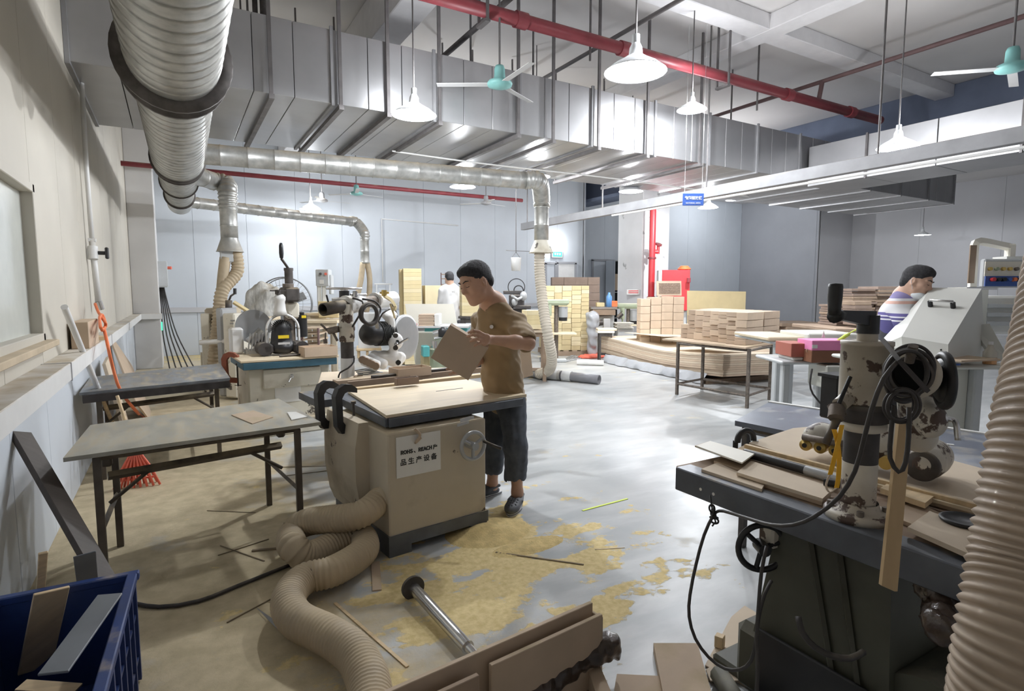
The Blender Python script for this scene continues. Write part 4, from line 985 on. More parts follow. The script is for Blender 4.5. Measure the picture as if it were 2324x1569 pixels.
# dust hose of the saw
zf = .10
pts = [mloc(sw) @ Vector((-.0, .12, .30)), mloc(sw) @ Vector((-.16, .06, .265)), onz(700, 1185, .20), onz(665, 1210, .13), onz(668, 1255, .10), onz(715, 1268, .10), onz(762, 1235, .10), onz(815, 1215, .11), onz(826, 1250, .10), onz(760, 1295, .10), onz(690, 1315, .095), onz(655, 1360, .095), onz(672, 1405, .095), onz(740, 1440, .095), onz(800, 1480, .095), onz(830, 1530, .095), onz(840, 1569, .095), onz(846, 1640, .095)]
pts[4] = onz(664, 1240, .16); pts[5] = onz(700, 1262, .10)
pts2 = list(pts)
solo('saw_dust_hose', corrugated(MB(), pts2, .074, .021, .0035, 20), M['hose_tan'], 'thick ribbed tan dust hose looping from the table saw across the floor', 'hose')
# ================================================================ FLOOR THINGS
rd = thing('steel_roller', 'shiny steel roller with a black flange knob lying on the floor', 'roller', onz(940, 1335, 0))
a = onz(938, 1335, .05); b_ = onz(1062, 1470, .04); ax = (b_ - a).normalized()
part('tube', MB().cyl(a, b_, .028, n=24), M['steel'], rd, world=True)
part('flange', MB().cyl(a - ax * .012, a + ax * .004, .058, n=24).cyl(a - ax * .03, a - ax * .012, .034, n=18), M['black_dusty'], rd, world=True)
part('tip', MB().cyl(b_, b_ + ax * .06, .02, n=16), M['steel'], rd, world=True)
# strips, cable and scraps on the floor
def floorstrip(px0, py0, px1, py1, w, h, m_, label, cat='strip', group=None, name='wood_strip', z=0.0):
    a = onz(px0, py0, z); b_ = onz(px1, py1, z); d = b_ - a
    return solo(name, MB().box((0, 0, h / 2 + .001), (d.length, w, h), M=Matrix.Translation((a + b_) / 2) @ Matrix.Rotation(math.atan2(d.y, d.x), 4, 'Z')), M[m_], label, cat, group)
FS = [(1322, 1160, 1424, 1133, .016, .003, 'lime', 'thin bright yellow strip lying on the bare floor'), (1125, 1255, 1325, 1283, .010, .004, 'splinter', 'long dark splinter lying in the sawdust right of the saw'),
      (1350, 1248, 1418, 1244, .006, .002, 'mdf_pale', 'short pale splinter on the bare floor'), (760, 1370, 925, 1515, .014, .004, 'pine', 'long thin wood strip lying beside the thick floor hose'),
      (572, 1252, 650, 1246, .018, .008, 'splinter', 'short dark stick on the floor left of the hose'), (515, 1415, 640, 1348, .006, .004, 'splinter', 'dark splinter on the floor below the hose bend'),
      (500, 1240, 600, 1275, .006, .004, 'splinter', 'thin splinter under the nearer folding table'), (495, 1262, 610, 1225, .006, .004, 'splinter', 'second thin splinter crossing under the nearer folding table'),
      (470, 1160, 580, 1165, .005, .003, 'splinter', 'faint splinter far under the folding table'), (625, 1062, 775, 1058, .006, .004, 'splinter', 'dark splinter on the floor behind the folding table legs'), (640, 1082, 755, 1068, .006, .004, 'splinter', 'second dark splinter behind the folding table legs'),
      (750, 1105, 782, 1122, .005, .003, 'splinter', 'small splinter near the left side of the saw')]
for f in FS: floorstrip(*f)
floorstrip(852, 1278, 856, 1342, .045, .006, 'mdf', 'short brown board strip on the floor in front of the saw', 'board')
floorstrip(1040, 1222, 1085, 1212, .08, .006, 'mdf', 'small cardboard scrap on the floor by the saw foot', 'scrap', name='cardboard_scrap')
solo('power_cable', MB().tube(resample([onz(285, 1366, .012), onz(360, 1378, .012), onz(450, 1365, .012), onz(540, 1330, .012), onz(610, 1302, .012), onz(665, 1280, .012)], .06), .010, 8), M['cable'], 'dark power cable on the floor from the table leg to the hose', 'cable')
fl = MB(); f0 = [onz(582, 1380, .006), onz(640, 1420, .03), onz(662, 1440, .006), onz(630, 1430, .006)]
fl.add([tuple(v) for v in f0] + [tuple(v + Vector((0, 0, .002))) for v in f0], [(3, 2, 1, 0), (4, 5, 6, 7), (0, 1, 5, 4), (1, 2, 6, 5), (2, 3, 7, 6), (3, 0, 4, 7)])
solo('plastic_scrap', fl, M['film'], 'clear plastic film scrap on the floor left of the hose', 'film')
# heap of sawdust at the foot of the saw (one lumpy mass)
def heap(cx, cy, rx, ry, h, seed, name, label):
    r = np.random.RandomState(seed); n = 26; vs = []; fs = []
    for j in range(n + 1):
        for i in range(n + 1):
            u, v = -1 + 2 * i / n, -1 + 2 * j / n; rr = math.sqrt(u * u + v * v)
            w = max(0, 1 - rr ** 1.3) * h * (1 + .25 * math.sin(5 * u + seed) * math.cos(6 * v)) + (.004 * r.rand() if rr < .95 else 0)
            vs.append((cx + u * rx, cy + v * ry, w - .001))
    for j in range(n):
        for i in range(n): a = j * (n + 1) + i; fs.append((a, a + 1, a + n + 2, a + n + 1))
    mb = MB().add(vs, fs, True); return solo(name, mb, M['sawdust'], label, 'sawdust', kind='stuff')
p = onz(1110, 1215); heap(p.x + .02, p.y + .05, .28, .22, .05, 3, 'sawdust_heap', 'heap of yellow sawdust at the right foot of the table saw')
p = onz(1200, 1240); heap(p.x, p.y, .25, .10, .012, 5, 'sawdust_heap', 'thin spread of yellow sawdust in front of the worker')
# foreground long board channel
FG = thing('long_board_box', 'long tan fibreboard channel lying in the foreground at the bottom edge', 'board', onz(1100, 1560, 0))
a = onz(862, 1569, .32); b_ = onz(1337, 1363, .32); d = (b_ - a); d.z = 0; L = d.length + .25; u = d.normalized(); nrm = Vector((u.y, -u.x, 0)); an = math.atan2(u.y, u.x)
mid = a + u * (L / 2 - .25); Mx = Matrix.Translation((mid.x, mid.y, 0)) @ Matrix.Rotation(an, 4, 'Z')
part('back_panel', MB().box((0, -.012, .16), (L, .018, .32), M=Mx, bev=.002), M['mdf'], FG, world=True)
part('front_panel', MB().box((L * .28, -.055, .145), (L * .44 + .02, .018, .29), M=Mx, bev=.002), M['mdf'], FG, world=True)
part('front_panel', MB().box((-L * .22, -.07, .14), (L * .44, .018, .30), M=Mx, bev=.002), M['mdf_dark'], FG, world=True)
part('bottom_panel', MB().box((0, -.04, .01), (L - .02, .07, .018), M=Mx, bev=.002), M['mdf_dark'], FG, world=True)
part('end_panel', MB().box((L / 2 + .006, -.035, .14), (.012, .06, .28), M=Mx, bev=.002), M['mdf'], FG, world=True)
# tape wrapped bundle
s_ = SDF((.8, 1.2, 0), (1.75, 1.85, .35), .009)
A = onz(1215, 1569, .10); B = onz(1350, 1478, .13); C_ = onz(1384, 1462, .16); A2 = A + (A - B) * .6
s_.cone(A2, B, .042, .042, .02); s_.cone(B, C_, .052, .042, .03); s_.cone(C_, C_ + Vector((.03, .01, -.05)), .035, .03, .02); s_.noise(.005, 70, 2)
solo('tape_wrapped_bundle', s_.to(MB()), M['tape'], 'glossy dark tape wrapped bundle beside the foreground channel', 'bundle')
# boards on the floor, bottom centre
def slab(pix, z, h, m_, label, cat='board', name='floor_board', group=None):
    cs = [onz(px, py, z + h) for px, py in pix]
    return solo(name, MB().prism([(p.x, p.y) for p in cs], h, Matrix.Translation((0, 0, z))), M[m_], label, cat, group)
slab([(1620, 1590), (1508, 1590), (1483, 1460), (1583, 1460)], 0.002, .035, 'mdf', 'thick board lying on the floor at the bottom centre')
slab([(1508, 1590), (1390, 1590), (1400, 1530), (1505, 1535)], 0.002, .015, 'mdf', 'square board lying left of the thick floor board')
slab([(1400, 1600), (1360, 1600), (1334, 1515), (1362, 1513)], 0.002, .09, 'mdf', 'short upright board piece beside the taped bundle')
slab([(1700, 1560), (1600, 1510), (1660, 1400), (1690, 1375), (1800, 1440)], 0.002, .006, 'mdf_pale', 'pale board sheet on the floor under the foreground saw')
slab([(1612, 1545), (1602, 1520), (1632, 1500), (1700, 1545)], 0.009, .006, 'mdf_pale', 'second pale board sheet under the foreground saw base')
p = onz(1633, 1468, .01); solo('wood_cube', MB().box((p.x, p.y, .035), (.035, .035, .05), bev=.002, rot=(0, 0, .4)), M['pine'], 'tiny pale wood block standing on the floor sheet', 'block')
floorstrip(1580, 1548, 1618, 1545, .012, .004, 'splinter', 'dark strip on the floor board')
# ================================================================ REAR LEFT: cabinet saw D with black motor
def quadtop(pix, z): return [onz(px, py, z) for px, py in pix]
ZD = .80
D0 = onz(545, 822, ZD); D1 = onz(767, 808, ZD); an = math.atan2(D1.y - D0.y, D1.x - D0.x); WD = (D1 - D0).length
rs = thing('radial_arm_saw', 'cream cabinet machine with blue edged wooden top and a black motor housing', 'saw', (D0.x, D0.y, 0), an)
part('wooden_top', MB().box((WD / 2, .40, ZD), (WD, .86, .022), bev=.003), M['plywood'], rs)
part('blue_frame', MB().box((WD / 2, .38, ZD - .05), (WD - .04, .82, .07), bev=.004), M['blue_paint'], rs)
part('cabinet', MB().box((WD / 2, .42, .46), (WD - .14, .70, .62), bev=.02), M['cream_paint'], rs)
part('plinth', MB().box((WD / 2, .42, .085), (WD - .02, .78, .17), bev=.015).box((WD / 2, .42, .155), (WD - .06, .80, .02), bev=.004), M['cream_paint'], rs)
dr = part('drawer', MB().box((WD * .52, .055, .60), (WD * .60, .03, .20), bev=.008), M['cream_paint'], rs)
part('drawer_handle', MB().cyl((WD * .50, .02, .61), (WD * .46, -.02, .56), .008, n=8).ell((WD * .505, .02, .615), (.02, .012, .02)), M['steel'], dr)
part('white_notice', MB().box((WD * .47, .068, .42), (.26, .004, .16)), M['paper'], rs)
# motor housing assembly on the top
def L3(px, py, d): return mloc(rs).inverted() @ dep(px, py, d)
mo = L3(640, 790, 6.2); mo.z = ZD + .012
sd_ = SDF((mo.x - .25, mo.y - .25, mo.z - .02), (mo.x + .25, mo.y + .25, mo.z + .48), .011)
sd_.cone((mo.x, mo.y, mo.z + .12), (mo.x, mo.y + .0, mo.z + .27), .115, .10, .02, sq=((0, 1, 0), .75)); sd_.ell((mo.x, mo.y, mo.z + .08), (.13, .12, .08), k=.03); sd_.cut((0, 0, -1), -(mo.z + .015))
mt = part('motor_housing', sd_.to(MB()), M['black'], rs)
part('warning_label', MB().box((mo.x + .0, mo.y - .098, mo.z + .20), (.11, .004, .035), rot=(-.0, 0, 0)), M['yellow'], mt)
part('maker_label', MB().box((mo.x, mo.y - .107, mo.z + .13), (.12, .004, .022)), M['paper_grey'], mt)
vent = MB()
for k in range(18):
    a = PI * k / 17; vent.box((mo.x + .10 * math.cos(a), mo.y - .03, mo.z + .27 + .10 * math.sin(a)), (.006, .10, .022), rot=(0, PI / 2 - a, 0))
part('cooling_fins', vent, M['rubber'], mt)
for s_ in (-1, 1):
    tr = MB(); tr.box((mo.x + s_ * .16, mo.y, mo.z + .075), (.12, .20, .12), bev=.03).cyl((mo.x + s_ * .19, mo.y - .1, mo.z + .075), (mo.x + s_ * .19, mo.y + .1, mo.z + .075), .07, n=16)
    part('roller_cover', tr, M['black_dusty'], rs)
hoop = MB().torus((mo.x + .02, mo.y + .02, mo.z + .27), .165, .014, 20, 8, rot=(PI / 2, 0, 0), a0=0, a1=PI)
hoop.cyl((mo.x + .185, mo.y + .02, mo.z + .27), (mo.x + .185, mo.y + .02, mo.z + .08), .014, n=8).cyl((mo.x - .145, mo.y + .02, mo.z + .27), (mo.x - .145, mo.y + .02, mo.z + .12), .014, n=8)
part('yoke', hoop, M['cast_white'], rs)
part('yoke_neck', MB().lathe([(.0, 0), (.075, 0), (.06, .05), (.052, .14), (.06, .16), (.06, .19), (.035, .22), (0, .22)], (mo.x, mo.y + .02, mo.z + .43), (mo.x, mo.y + .02, mo.z + 1.43), 20, scale_z=False), M['cast_white'], rs)
part('star_knob', MB().cyl((mo.x - .02, mo.y, mo.z + .65), (mo.x - .02, mo.y, mo.z + .70), .03, n=10).box((mo.x - .02, mo.y, mo.z + .69), (.16, .02, .015)).box((mo.x - .02, mo.y, mo.z + .69), (.02, .1, .015)), M['dark_steel'], rs)
part('column', MB().cyl((mo.x + .15, mo.y + .28, ZD), (mo.x + .15, mo.y + .28, ZD + .78), .06, n=20), M['rusty'], rs)
part('column_head', MB().box((mo.x + .15, mo.y + .24, ZD + .66), (.16, .3, .16), bev=.02).cyl((mo.x + .12, mo.y + .1, ZD + .78), (mo.x + .12, mo.y + .1, ZD + .92), .045, n=12), M['dark_steel'], rs)
part('column_sleeve', MB().box((mo.x + .17, mo.y + .25, ZD + .48), (.14, .16, .18), bev=.02), M['cream_paint'], rs)
cr = MB().cyl((mo.x + .12, mo.y + .1, ZD + .92), (mo.x + .12, mo.y + .1, ZD + .95), .05, n=12)
cr.tube([(mo.x + .12, mo.y + .1, ZD + .94), (mo.x + .07, mo.y + .05, ZD + 1.0), (mo.x + .03, mo.y, ZD + 1.04)], .014, 8); part('crank', cr, M['dark_steel'], rs)
part('crank_grip', MB().lathe([(0, 0), (.018, .01), (.024, .06), (.022, .14), (.012, .17), (0, .17)], (mo.x + .03, mo.y, ZD + 1.04), (mo.x + .03, mo.y, ZD + 2.04), 14, scale_z=False), M['black'], rs)
# second motor with vents + round guard
m2 = L3(575, 770, 6.35)
vm = MB().cyl((m2.x - .02, m2.y, ZD + .10), (m2.x + .12, m2.y, ZD + .22), .10, n=20)
part('aluminium_motor', vm, M['steel'], rs)
vf = MB()
for k in range(7): vf.box((m2.x - .06 + k * .032, m2.y - .10, ZD + .14), (.012, .02, .20), rot=(0, .15, 0))
part('motor_fins', vf, M['paper_grey'], rs)
part('motor_base', MB().box((m2.x + .03, m2.y, ZD + .03), (.24, .16, .05)).box((m2.x - .17, m2.y + .02, ZD + .16), (.13, .16, .28), bev=.02), M['cast_white'], rs)
part('blade_guard', MB().cyl((m2.x + .03, m2.y + .12, ZD + .30), (m2.x + .03, m2.y + .15, ZD + .30), .19, n=36), M['motor_grey'], rs)
part('black_cylinder', MB().cyl((mo.x + .27, mo.y + .22, ZD + .18), (mo.x + .27, mo.y + .22, ZD + .43), .058, n=20).cyl((mo.x + .27, mo.y + .22, ZD + .43), (mo.x + .27, mo.y + .22, ZD + .46), .03, n=12), M['black'], rs)
part('yellow_tag', MB().box((mo.x + .28, mo.y + .16, ZD + .41), (.05, .004, .03)), M['yellow'], rs)
part('tool_bar', MB().cyl((mo.x - .08, mo.y - .24, ZD + .024), (mo.x + .26, mo.y - .20, ZD + .024), .012, n=8), M['dark_steel'], rs)
cq = L3(722, 798, 6.15); w_ = mloc(rs) @ Vector((cq.x, cq.y, 0))
openbox('open_carton', 'open tan cardboard box at the right end of the blue edged table', (w_.x, w_.y, ZD + .012), .34, .24, .10, an, 'card_tan')
gp = dep(533, 792, 5.95); gclamp('red_g_clamp', 'rusty red G clamp on the left end of the blue edged table', (gp.x + .03, gp.y, ZD + .03), .85, 'coral', -.5).children[0].data.materials[0] = mat('rust_red', (.30, .09, .05), .6, var=.2, dust=.4)
solo('rusty_bar', MB().tube(resample([onz(565, 797, .825) , onz(610, 793, .825)], .05), .01, 6), M['rusty'], 'thin rusty bar lying behind the clamp', 'bar')
# ---- machine farther left (planer with tall covers)
pl = thing('planer_machine', 'dusty cream planing machine between the left hoses, with tall narrow covers', 'machine', onz(500, 832, 0))
def W(px, py, d): return dep(px, py, d)
dP = 8.0
def wbox(mb, px0, py0, px1, py1, d, dd, rot=0.0, bev=.01):
    # a box whose camera facing side spans the two pixel corners at depth d, dd deep behind it
    a = dep(px0, py0, d); b_ = dep(px1, py1, d); w = (px1 - px0) / F * d; h = (py1 - py0) / F * d
    c = dep((px0 + px1) / 2, (py0 + py1) / 2, d) + Vector((FW.x, FW.y, 0)).normalized() * dd / 2
    return mb.box(tuple(c), (w, dd, h), rot=(0, 0, -YAW + rot), bev=bev)
def floor_z(mb_list): pass
part('side_cover', wbox(MB(), 512, 712, 546, 905, 7.8, .35, -.3, .02), M['cream_paint'], pl, world=True)
part('dark_cover', wbox(MB(), 497, 700, 515, 902, 7.9, .3, -.3, .02), M['motor_grey'], pl, world=True)
part('side_cover', wbox(MB(), 455, 712, 474, 893, 8.3, .5, .1), M['cream_paint'], pl, world=True)
part('machine_body', wbox(MB(), 474, 720, 535, 800, 8.5, .5), M['cream_paint'], pl, world=True)
part('belt_cover', wbox(MB(), 462, 700, 520, 722, 8.45, .4, .0, .03), M['saw_body'], pl, world=True)
lg = MB(); 
for px in (460, 478, 520): a = dep(px, 800, 8.4); lg.box((a.x, a.y, a.z / 2), (.06, .06, a.z))
part('frame_legs', lg, M['cream_paint'], pl, world=True)
a = dep(455, 778, 8.0); b_ = dep(515, 774, 7.9); part('guide_bar', MB().cyl(a, b_, .035, n=12), M['cast_white'], pl, world=True)
a = dep(522, 690, 8.2); b_ = dep(578, 712, 8.3); part('feed_table', wbox(MB(), 540, 722, 600, 730, 8.4, .6), M['plywood'], pl, world=True)
cr = MB().tube([dep(519, 710, 8.1), dep(519, 682, 8.1)], .045, 10).tube([dep(519, 684, 8.1), dep(524, 672, 8.1), dep(533, 666, 8.1)], .014, 8); part('crank', cr, M['dark_steel'], pl, world=True)
part('crank_grip', MB().cyl(dep(533, 668, 8.1), dep(533, 655, 8.1), .022, n=12), M['black'], pl, world=True)
part('lettering_marks', MB().box(tuple(dep(528, 728, 7.72)), (.06, .004, .02), rot=(0, 0, -YAW)).box(tuple(dep(526, 735, 7.72)), (.05, .004, .015), rot=(0, 0, -YAW)), M['ink_grey'], pl, world=True)
a = dep(560, 700, 8.6); part('slant_arm', MB().tube([dep(530, 686, 8.4), dep(578, 716, 8.5)], .03, 4, smooth=False), M['lime'].copy() if False else M['card_yellow'], pl, world=True)
# net covered bundle and big drum fan
fan_ = thing('drum_fan', 'large round industrial fan with a wire cage standing at the back left', 'fan', onz(650, 800, 0))
fc = dep(645, 690, 10.4); R_ = .48; fm = Matrix.Translation(fc) @ Matrix.Rotation(-YAW + .15, 4, 'Z') @ Matrix.Rotation(PI / 2, 4, 'X')
cg = MB().torus((0, 0, 0), R_, .012, 48, 6, M=fm).torus((0, 0, -.16), R_ * .97, .010, 48, 6, M=fm)
for k in range(40): a = 2 * PI * k / 40; cg.tube([(.10 * math.cos(a), .10 * math.sin(a), .08), (R_ * .6 * math.cos(a), R_ * .6 * math.sin(a), .07), (R_ * math.cos(a), R_ * math.sin(a), 0)], .003, 4, M=fm)
for r in (.1, .22, .34): cg.torus((0, 0, .075 if r < .3 else .055), r, .003, 40, 4, M=fm)
part('cage', cg, M['fan_cage'], fan_, world=True)
for k in range(3):
    a = k * 2 * PI / 3 + .4; part('blade', MB().box((.22, 0, 0), (.36, .15, .008), rot=(.35, 0, 0), M=fm @ Matrix.Rotation(a, 4, 'Z')), M['motor_grey'], fan_, world=True)
part('hub', MB().cyl((0, 0, -.12), (0, 0, .07), .09, n=20, M=fm), M['motor_grey'], fan_, world=True)
part('stand', MB().tube([(fc.x, fc.y + .1, .0), (fc.x, fc.y + .1, fc.z)], .03, 10).cyl((fc.x, fc.y + .1, 0), (fc.x, fc.y + .1, .04), .28, n=24), M['black'], fan_, world=True)
bp = dep(595, 690, 10.0)
s_ = SDF((bp.x - .5, bp.y - .45, .0), (bp.x + .6, bp.y + .45, bp.z + .45), .022)
s_.cone((bp.x, bp.y, .3), (bp.x, bp.y, bp.z + .12), .34, .24, .1); s_.ell((bp.x + .05, bp.y, bp.z + .15), (.26, .24, .16), k=.1); s_.cut((0, 0, -1), 0); s_.noise(.025, 14, 3)
solo('netting_bundle', s_.to(MB()), mat('netting', (0.50, 0.49, 0.46), .8, var=.25, scale=30, bump=1.0, bscale=60, stretch=(1, 1, .3), dust=.5), 'grey netting draped bundle in front of the large round fan', 'bundle')
# grey control box on its post
cb = thing('control_box', 'grey control box on a post near the back wall with red button', 'box', dep(733, 770, 9.6))
part('enclosure', wbox(MB(), 716, 612, 746, 650, 9.6, .18, 0, .012), M['grey_paint'], cb, world=True)
part('side_box', wbox(MB(), 746, 624, 752, 668, 9.65, .14), M['grey_paint'], cb, world=True)
for px, m_ in ((727, 'dark_steel'), (739, 'coral')): part('knob', MB().cyl(dep(px, 622, 9.6), dep(px, 622, 9.54), .022, n=12), M[m_], cb, world=True)
part('warning_plate', MB().box(tuple(dep(730, 640, 9.58)), (.07, .005, .07), rot=(0, 0, -YAW)), M['paper'], cb, world=True)
for px in (724, 735): a = dep(px, 650, 9.7); part('post', MB().box((a.x, a.y, a.z / 2), (.06, .06, a.z)), M['machine_white'], cb, world=True)
# benches between
def bench(name, label, px0, px1, pytop, d, dd, th=.04, m_='plywood', lm='saw_body', cat='table', rot=0.0, legw=.06):
    a = dep((px0 + px1) / 2, pytop, d); w = (px1 - px0) / F * d
    t = thing(name, label, cat, (a.x, a.y, 0), -YAW + rot)
    part('tabletop', MB().box((0, dd / 2, a.z - th / 2), (w, dd, th), bev=.004), M[m_], t)
    for sx in (-1, 1):
        for y in (.06, dd - .06): part('leg', MB().box((sx * (w / 2 - .06), y, (a.z - th) / 2), (legw, legw, a.z - th)), M[lm], t)
    part('rail', MB().box((0, dd / 2, .16), (w - .12, .04, .05)), M[lm], t); part('rail', MB().box((0, .06, a.z - th - .04), (w - .12, .03, .07)), M[lm], t)
    return t, a
t_, a_ = bench('work_bench', 'plywood topped bench left of the control box post', 672, 765, 728, 8.6, .7)
bench('work_bench', 'small pale bench behind the plywood topped one', 690, 742, 711, 9.2, .5)
pb = MB(); wbox(pb, 722, 684, 768, 722, 8.9, .12); solo('tan_board', pb, M['card_yellow2'], 'tan board panel standing on the bench behind the grey post box', 'board')
sh = thing('low_shelf', 'low rusty shelf with boards under the plywood bench', 'shelf', dep(705, 790, 8.4))
for py in (745, 757, 770, 782): part('shelf_board', wbox(MB(), 685, py, 725, py + 3, 8.0, .4), M['mdf'], sh, world=True)
part('frame', wbox(wbox(MB(), 684, 745, 687, 903, 8.0, .05), 722, 745, 725, 903, 8.0, .05), M['red_dull'], sh, world=True)
# ---- white carton on a wooden pallet
wc = MB(); wbox(wc, 802, 712, 850, 792, 12.4, .8, .25); solo('white_carton', wc, M['plastic_white'], 'white box standing on a wooden pallet behind the arm machine', 'box')
pw = thing('wooden_pallet', 'small wooden pallet under the white box', 'pallet', dep(822, 800, 7.6))
for k in range(3): part('runner', wbox(MB(), 800 + k * 20, 797, 806 + k * 20, 814, 12.35, .8, .25), M['pine'], pw, world=True)
part('deck_board', wbox(MB(), 798, 792, 854, 797, 12.3, .85, .25), M['pine'], pw, world=True)
# ================================================================ ARM MACHINE (column 790, motor 880)
am = thing('arm_sander_machine', 'radial arm machine with dark round arm, black motor and white yoke behind the saw', 'machine', dep(790, 860, 5.0))
dA = 5.0; base = dep(790, 865, dA); zb = base.z
def C_(py, px=790): p = dep(790, py, dA); return Vector((base.x, base.y, p.z))
part('lower_column', MB().cyl((base.x, base.y, zb), C_(812), .058, n=28), M['white_paint'], am, world=True)
part('foot_flange', MB().cyl((base.x, base.y, zb), (base.x, base.y, zb + .02), .10, n=24), M['cream_paint'], am, world=True)
part('dark_column', MB().cyl(C_(812), C_(775), .055, n=28), M['dark_steel'], am, world=True)
part('clamp_collar', MB().lathe([(.055, 0), (.062, 0), (.066, .03), (.064, .09), (.07, .10), (.07, .16), (.055, .165)], C_(775), C_(775) + Vector((0, 0, 1)), 28, scale_z=False), M['chipped'], am, world=True)
part('upper_column', MB().cyl(C_(740), C_(690), .060, n=28), M['chipped'], am, world=True)
a0 = dep(733, 703, 4.72); a1 = dep(815, 688, 5.1); a2 = dep(893, 678, 5.6)
part('arm_tube', MB().pipe(a0, a1, .054, .045, 28).cyl(a0 + (a1 - a0) * .25, a0 + (a1 - a0) * .27, .046, n=24), M['dark_steel'], am, world=True)
part('arm_head', MB().cyl(a0.lerp(a1, .62), a0.lerp(a1, 1.05), .080, n=28).cyl(a0.lerp(a1, .60), a0.lerp(a1, .64), .086, n=28), M['cast_white'], am, world=True)
part('head_block', MB().box(tuple(dep(785, 682, 5.0)), (.20, .18, .05), rot=(0, 0, -YAW), bev=.01), M['cast_white'], am, world=True)
part('inner_arm', MB().cyl(a0.lerp(a1, 1.05), a2, .050, n=24), M['rusty'], am, world=True)
part('arm_socket', MB().cyl(a1.lerp(a2, .45), a1.lerp(a2, 1.0), .072, n=28).cyl(a1.lerp(a2, .42), a1.lerp(a2, .46), .078, n=28), M['cast_white'], am, world=True)
hwc = dep(781, 655, 5.0)
hwm = MB().torus((hwc.x, hwc.y, hwc.z), .145, .010, 36, 8)
for k in range(3): a = k * 2.094; hwm.cyl(hwc, hwc + Vector((.14 * math.cos(a), .14 * math.sin(a), 0)), .009, n=8)
hwm.cyl(hwc - Vector((0, 0, .09)), hwc, .032, n=14); part('handwheel', hwm, M['steel'], am, world=True)
part('wheel_hub', MB().cyl(hwc - Vector((0, 0, .10)), hwc - Vector((0, 0, .02)), .045, n=12), M['black'], am, world=True)
part('lever', MB().tube([dep(746, 690, 4.95), dep(741, 670, 4.9)], .008, 6), M['black'], am, world=True)
part('clamp_screw', MB().cyl(dep(795, 669, 5.0), dep(832, 669, 5.1), .010, n=8).cyl(dep(806, 674, 5.0), dep(806, 661, 5.0), .022, n=10), M['steel'], am, world=True)
part('clamp_screw', MB().cyl(dep(862, 665, 5.3), dep(883, 665, 5.3), .010, n=8).cyl(dep(872, 672, 5.3), dep(872, 659, 5.3), .026, n=10), M['brass'], am, world=True)
rg = MB()
rc = dep(838, 713, 4.85); rg.torus((rc.x, rc.y, rc.z), .085, .017, 36, 8, rot=(PI / 2 - .1, 0, -YAW + .9)).torus((rc.x - .012, rc.y, rc.z), .082, .010, 36, 6, rot=(PI / 2, 0, -YAW + .85)).torus((rc.x + .012, rc.y, rc.z - .01), .088, .009, 36, 6, rot=(PI / 2, 0, -YAW + .95))
part('cable_coil', rg, M['cable'], am, world=True)
cbm = MB()
cbm.tube(resample([dep(800, 677, 4.9), dep(822, 684, 4.9), dep(824, 702, 4.88), dep(812, 722, 4.9), dep(800, 742, 4.92)], .03), .009, 6)
cbm.tube(resample([dep(822, 679, 4.95), dep(850, 684, 5.0), dep(864, 702, 5.05), dep(856, 720, 5.0)], .03), .009, 6)
cbm.tube(resample([dep(884, 702, 5.2), dep(868, 712, 5.15), dep(858, 732, 5.15)], .03), .008, 6)
cbm.tube(resample([dep(890, 690, 5.4), dep(900, 712, 5.4), dep(902, 728, 5.4)], .03), .009, 6)
cbm.tube(resample([dep(803, 808, 4.95), dep(803, 822, 4.95), dep(790, 836, 4.9), dep(772, 846, 4.9), dep(768, 858, 4.9)], .03), .007, 6)
part('cable', cbm, M['cable'], am, world=True)
lk = MB().cyl(dep(768, 747, 4.9), dep(745, 752, 4.9), .03, n=10).tube([dep(745, 752, 4.9), dep(728, 736, 4.9)], .010, 6).tube([dep(756, 756, 4.9), dep(766, 774, 4.9)], .012, 6).cyl(dep(738, 770, 4.9), dep(739, 780, 4.9), .018, n=8).tube([dep(739, 755, 4.9), dep(738, 775, 4.9)], .006, 6)
part('clamp_lever', lk, M['rusty'], am, world=True)
# motor
m0 = dep(838, 758, 5.15); m1 = dep(882, 757, 5.35); ax = (m1 - m0).normalized()
part('motor', MB().lathe([(0, -.01), (.07, 0), (.095, .03), (.105, .07), (.105, .24), (0, .24)], m0 - ax * .06, m0 - ax * .06 + ax, 32, scale_z=False), M['black'], am, world=True)
fins = MB()
for k in range(9): p = m0.lerp(m1, .35 + k * .08); fins.cyl(p, p + ax * .007, .113, n=32)
part('motor_fins', fins, M['rubber'], am, world=True)
part('motor_plate', MB().box(tuple(dep(855, 738, 5.03)), (.03, .006, .07), rot=(.4, 0, -YAW)), M['steel'], am, world=True)
sg_ = SDF(tuple(dep(872, 830, 5.7).xyz - Vector((.55, .5, .15))), tuple(dep(895, 715, 5.2).xyz + Vector((.5, .5, .1))), .010)
def ds(px, py, d): return tuple(dep(px, py, d))
sg_.cone(ds(884, 722, 5.3), ds(890, 760, 5.3), .045, .042, .02); sg_.ell(ds(898, 775, 5.28), (.072, .05, .078), k=.02); sg_.ell(ds(884, 716, 5.35), (.075, .05, .05), k=.03)
sg_.cone(ds(872, 808, 5.3), ds(908, 812, 5.35), .052, .055, .02); sg_.cone(ds(850, 806, 5.3), ds(900, 822, 5.3), .045, .055, .03); sg_.cone(ds(892, 790, 5.3), ds(892, 812, 5.3), .035, .05, .02)
part('yoke', sg_.to(MB()), M['cast_white'], am, world=True)
for py in (762, 790): part('yoke_bolt', MB().cyl(dep(897, py, 5.2), dep(898, py, 5.14), .022, n=12).cyl(dep(898, py, 5.14), dep(898, py, 5.13), .012, n=6), M['dark_steel'], am, world=True)
part('yoke_handle', MB().cyl(dep(905, 780, 5.16), dep(927, 768, 5.05), .010, n=8).ell(tuple(dep(900, 782, 5.18)), (.02, .02, .02)), M['steel'], am, world=True)
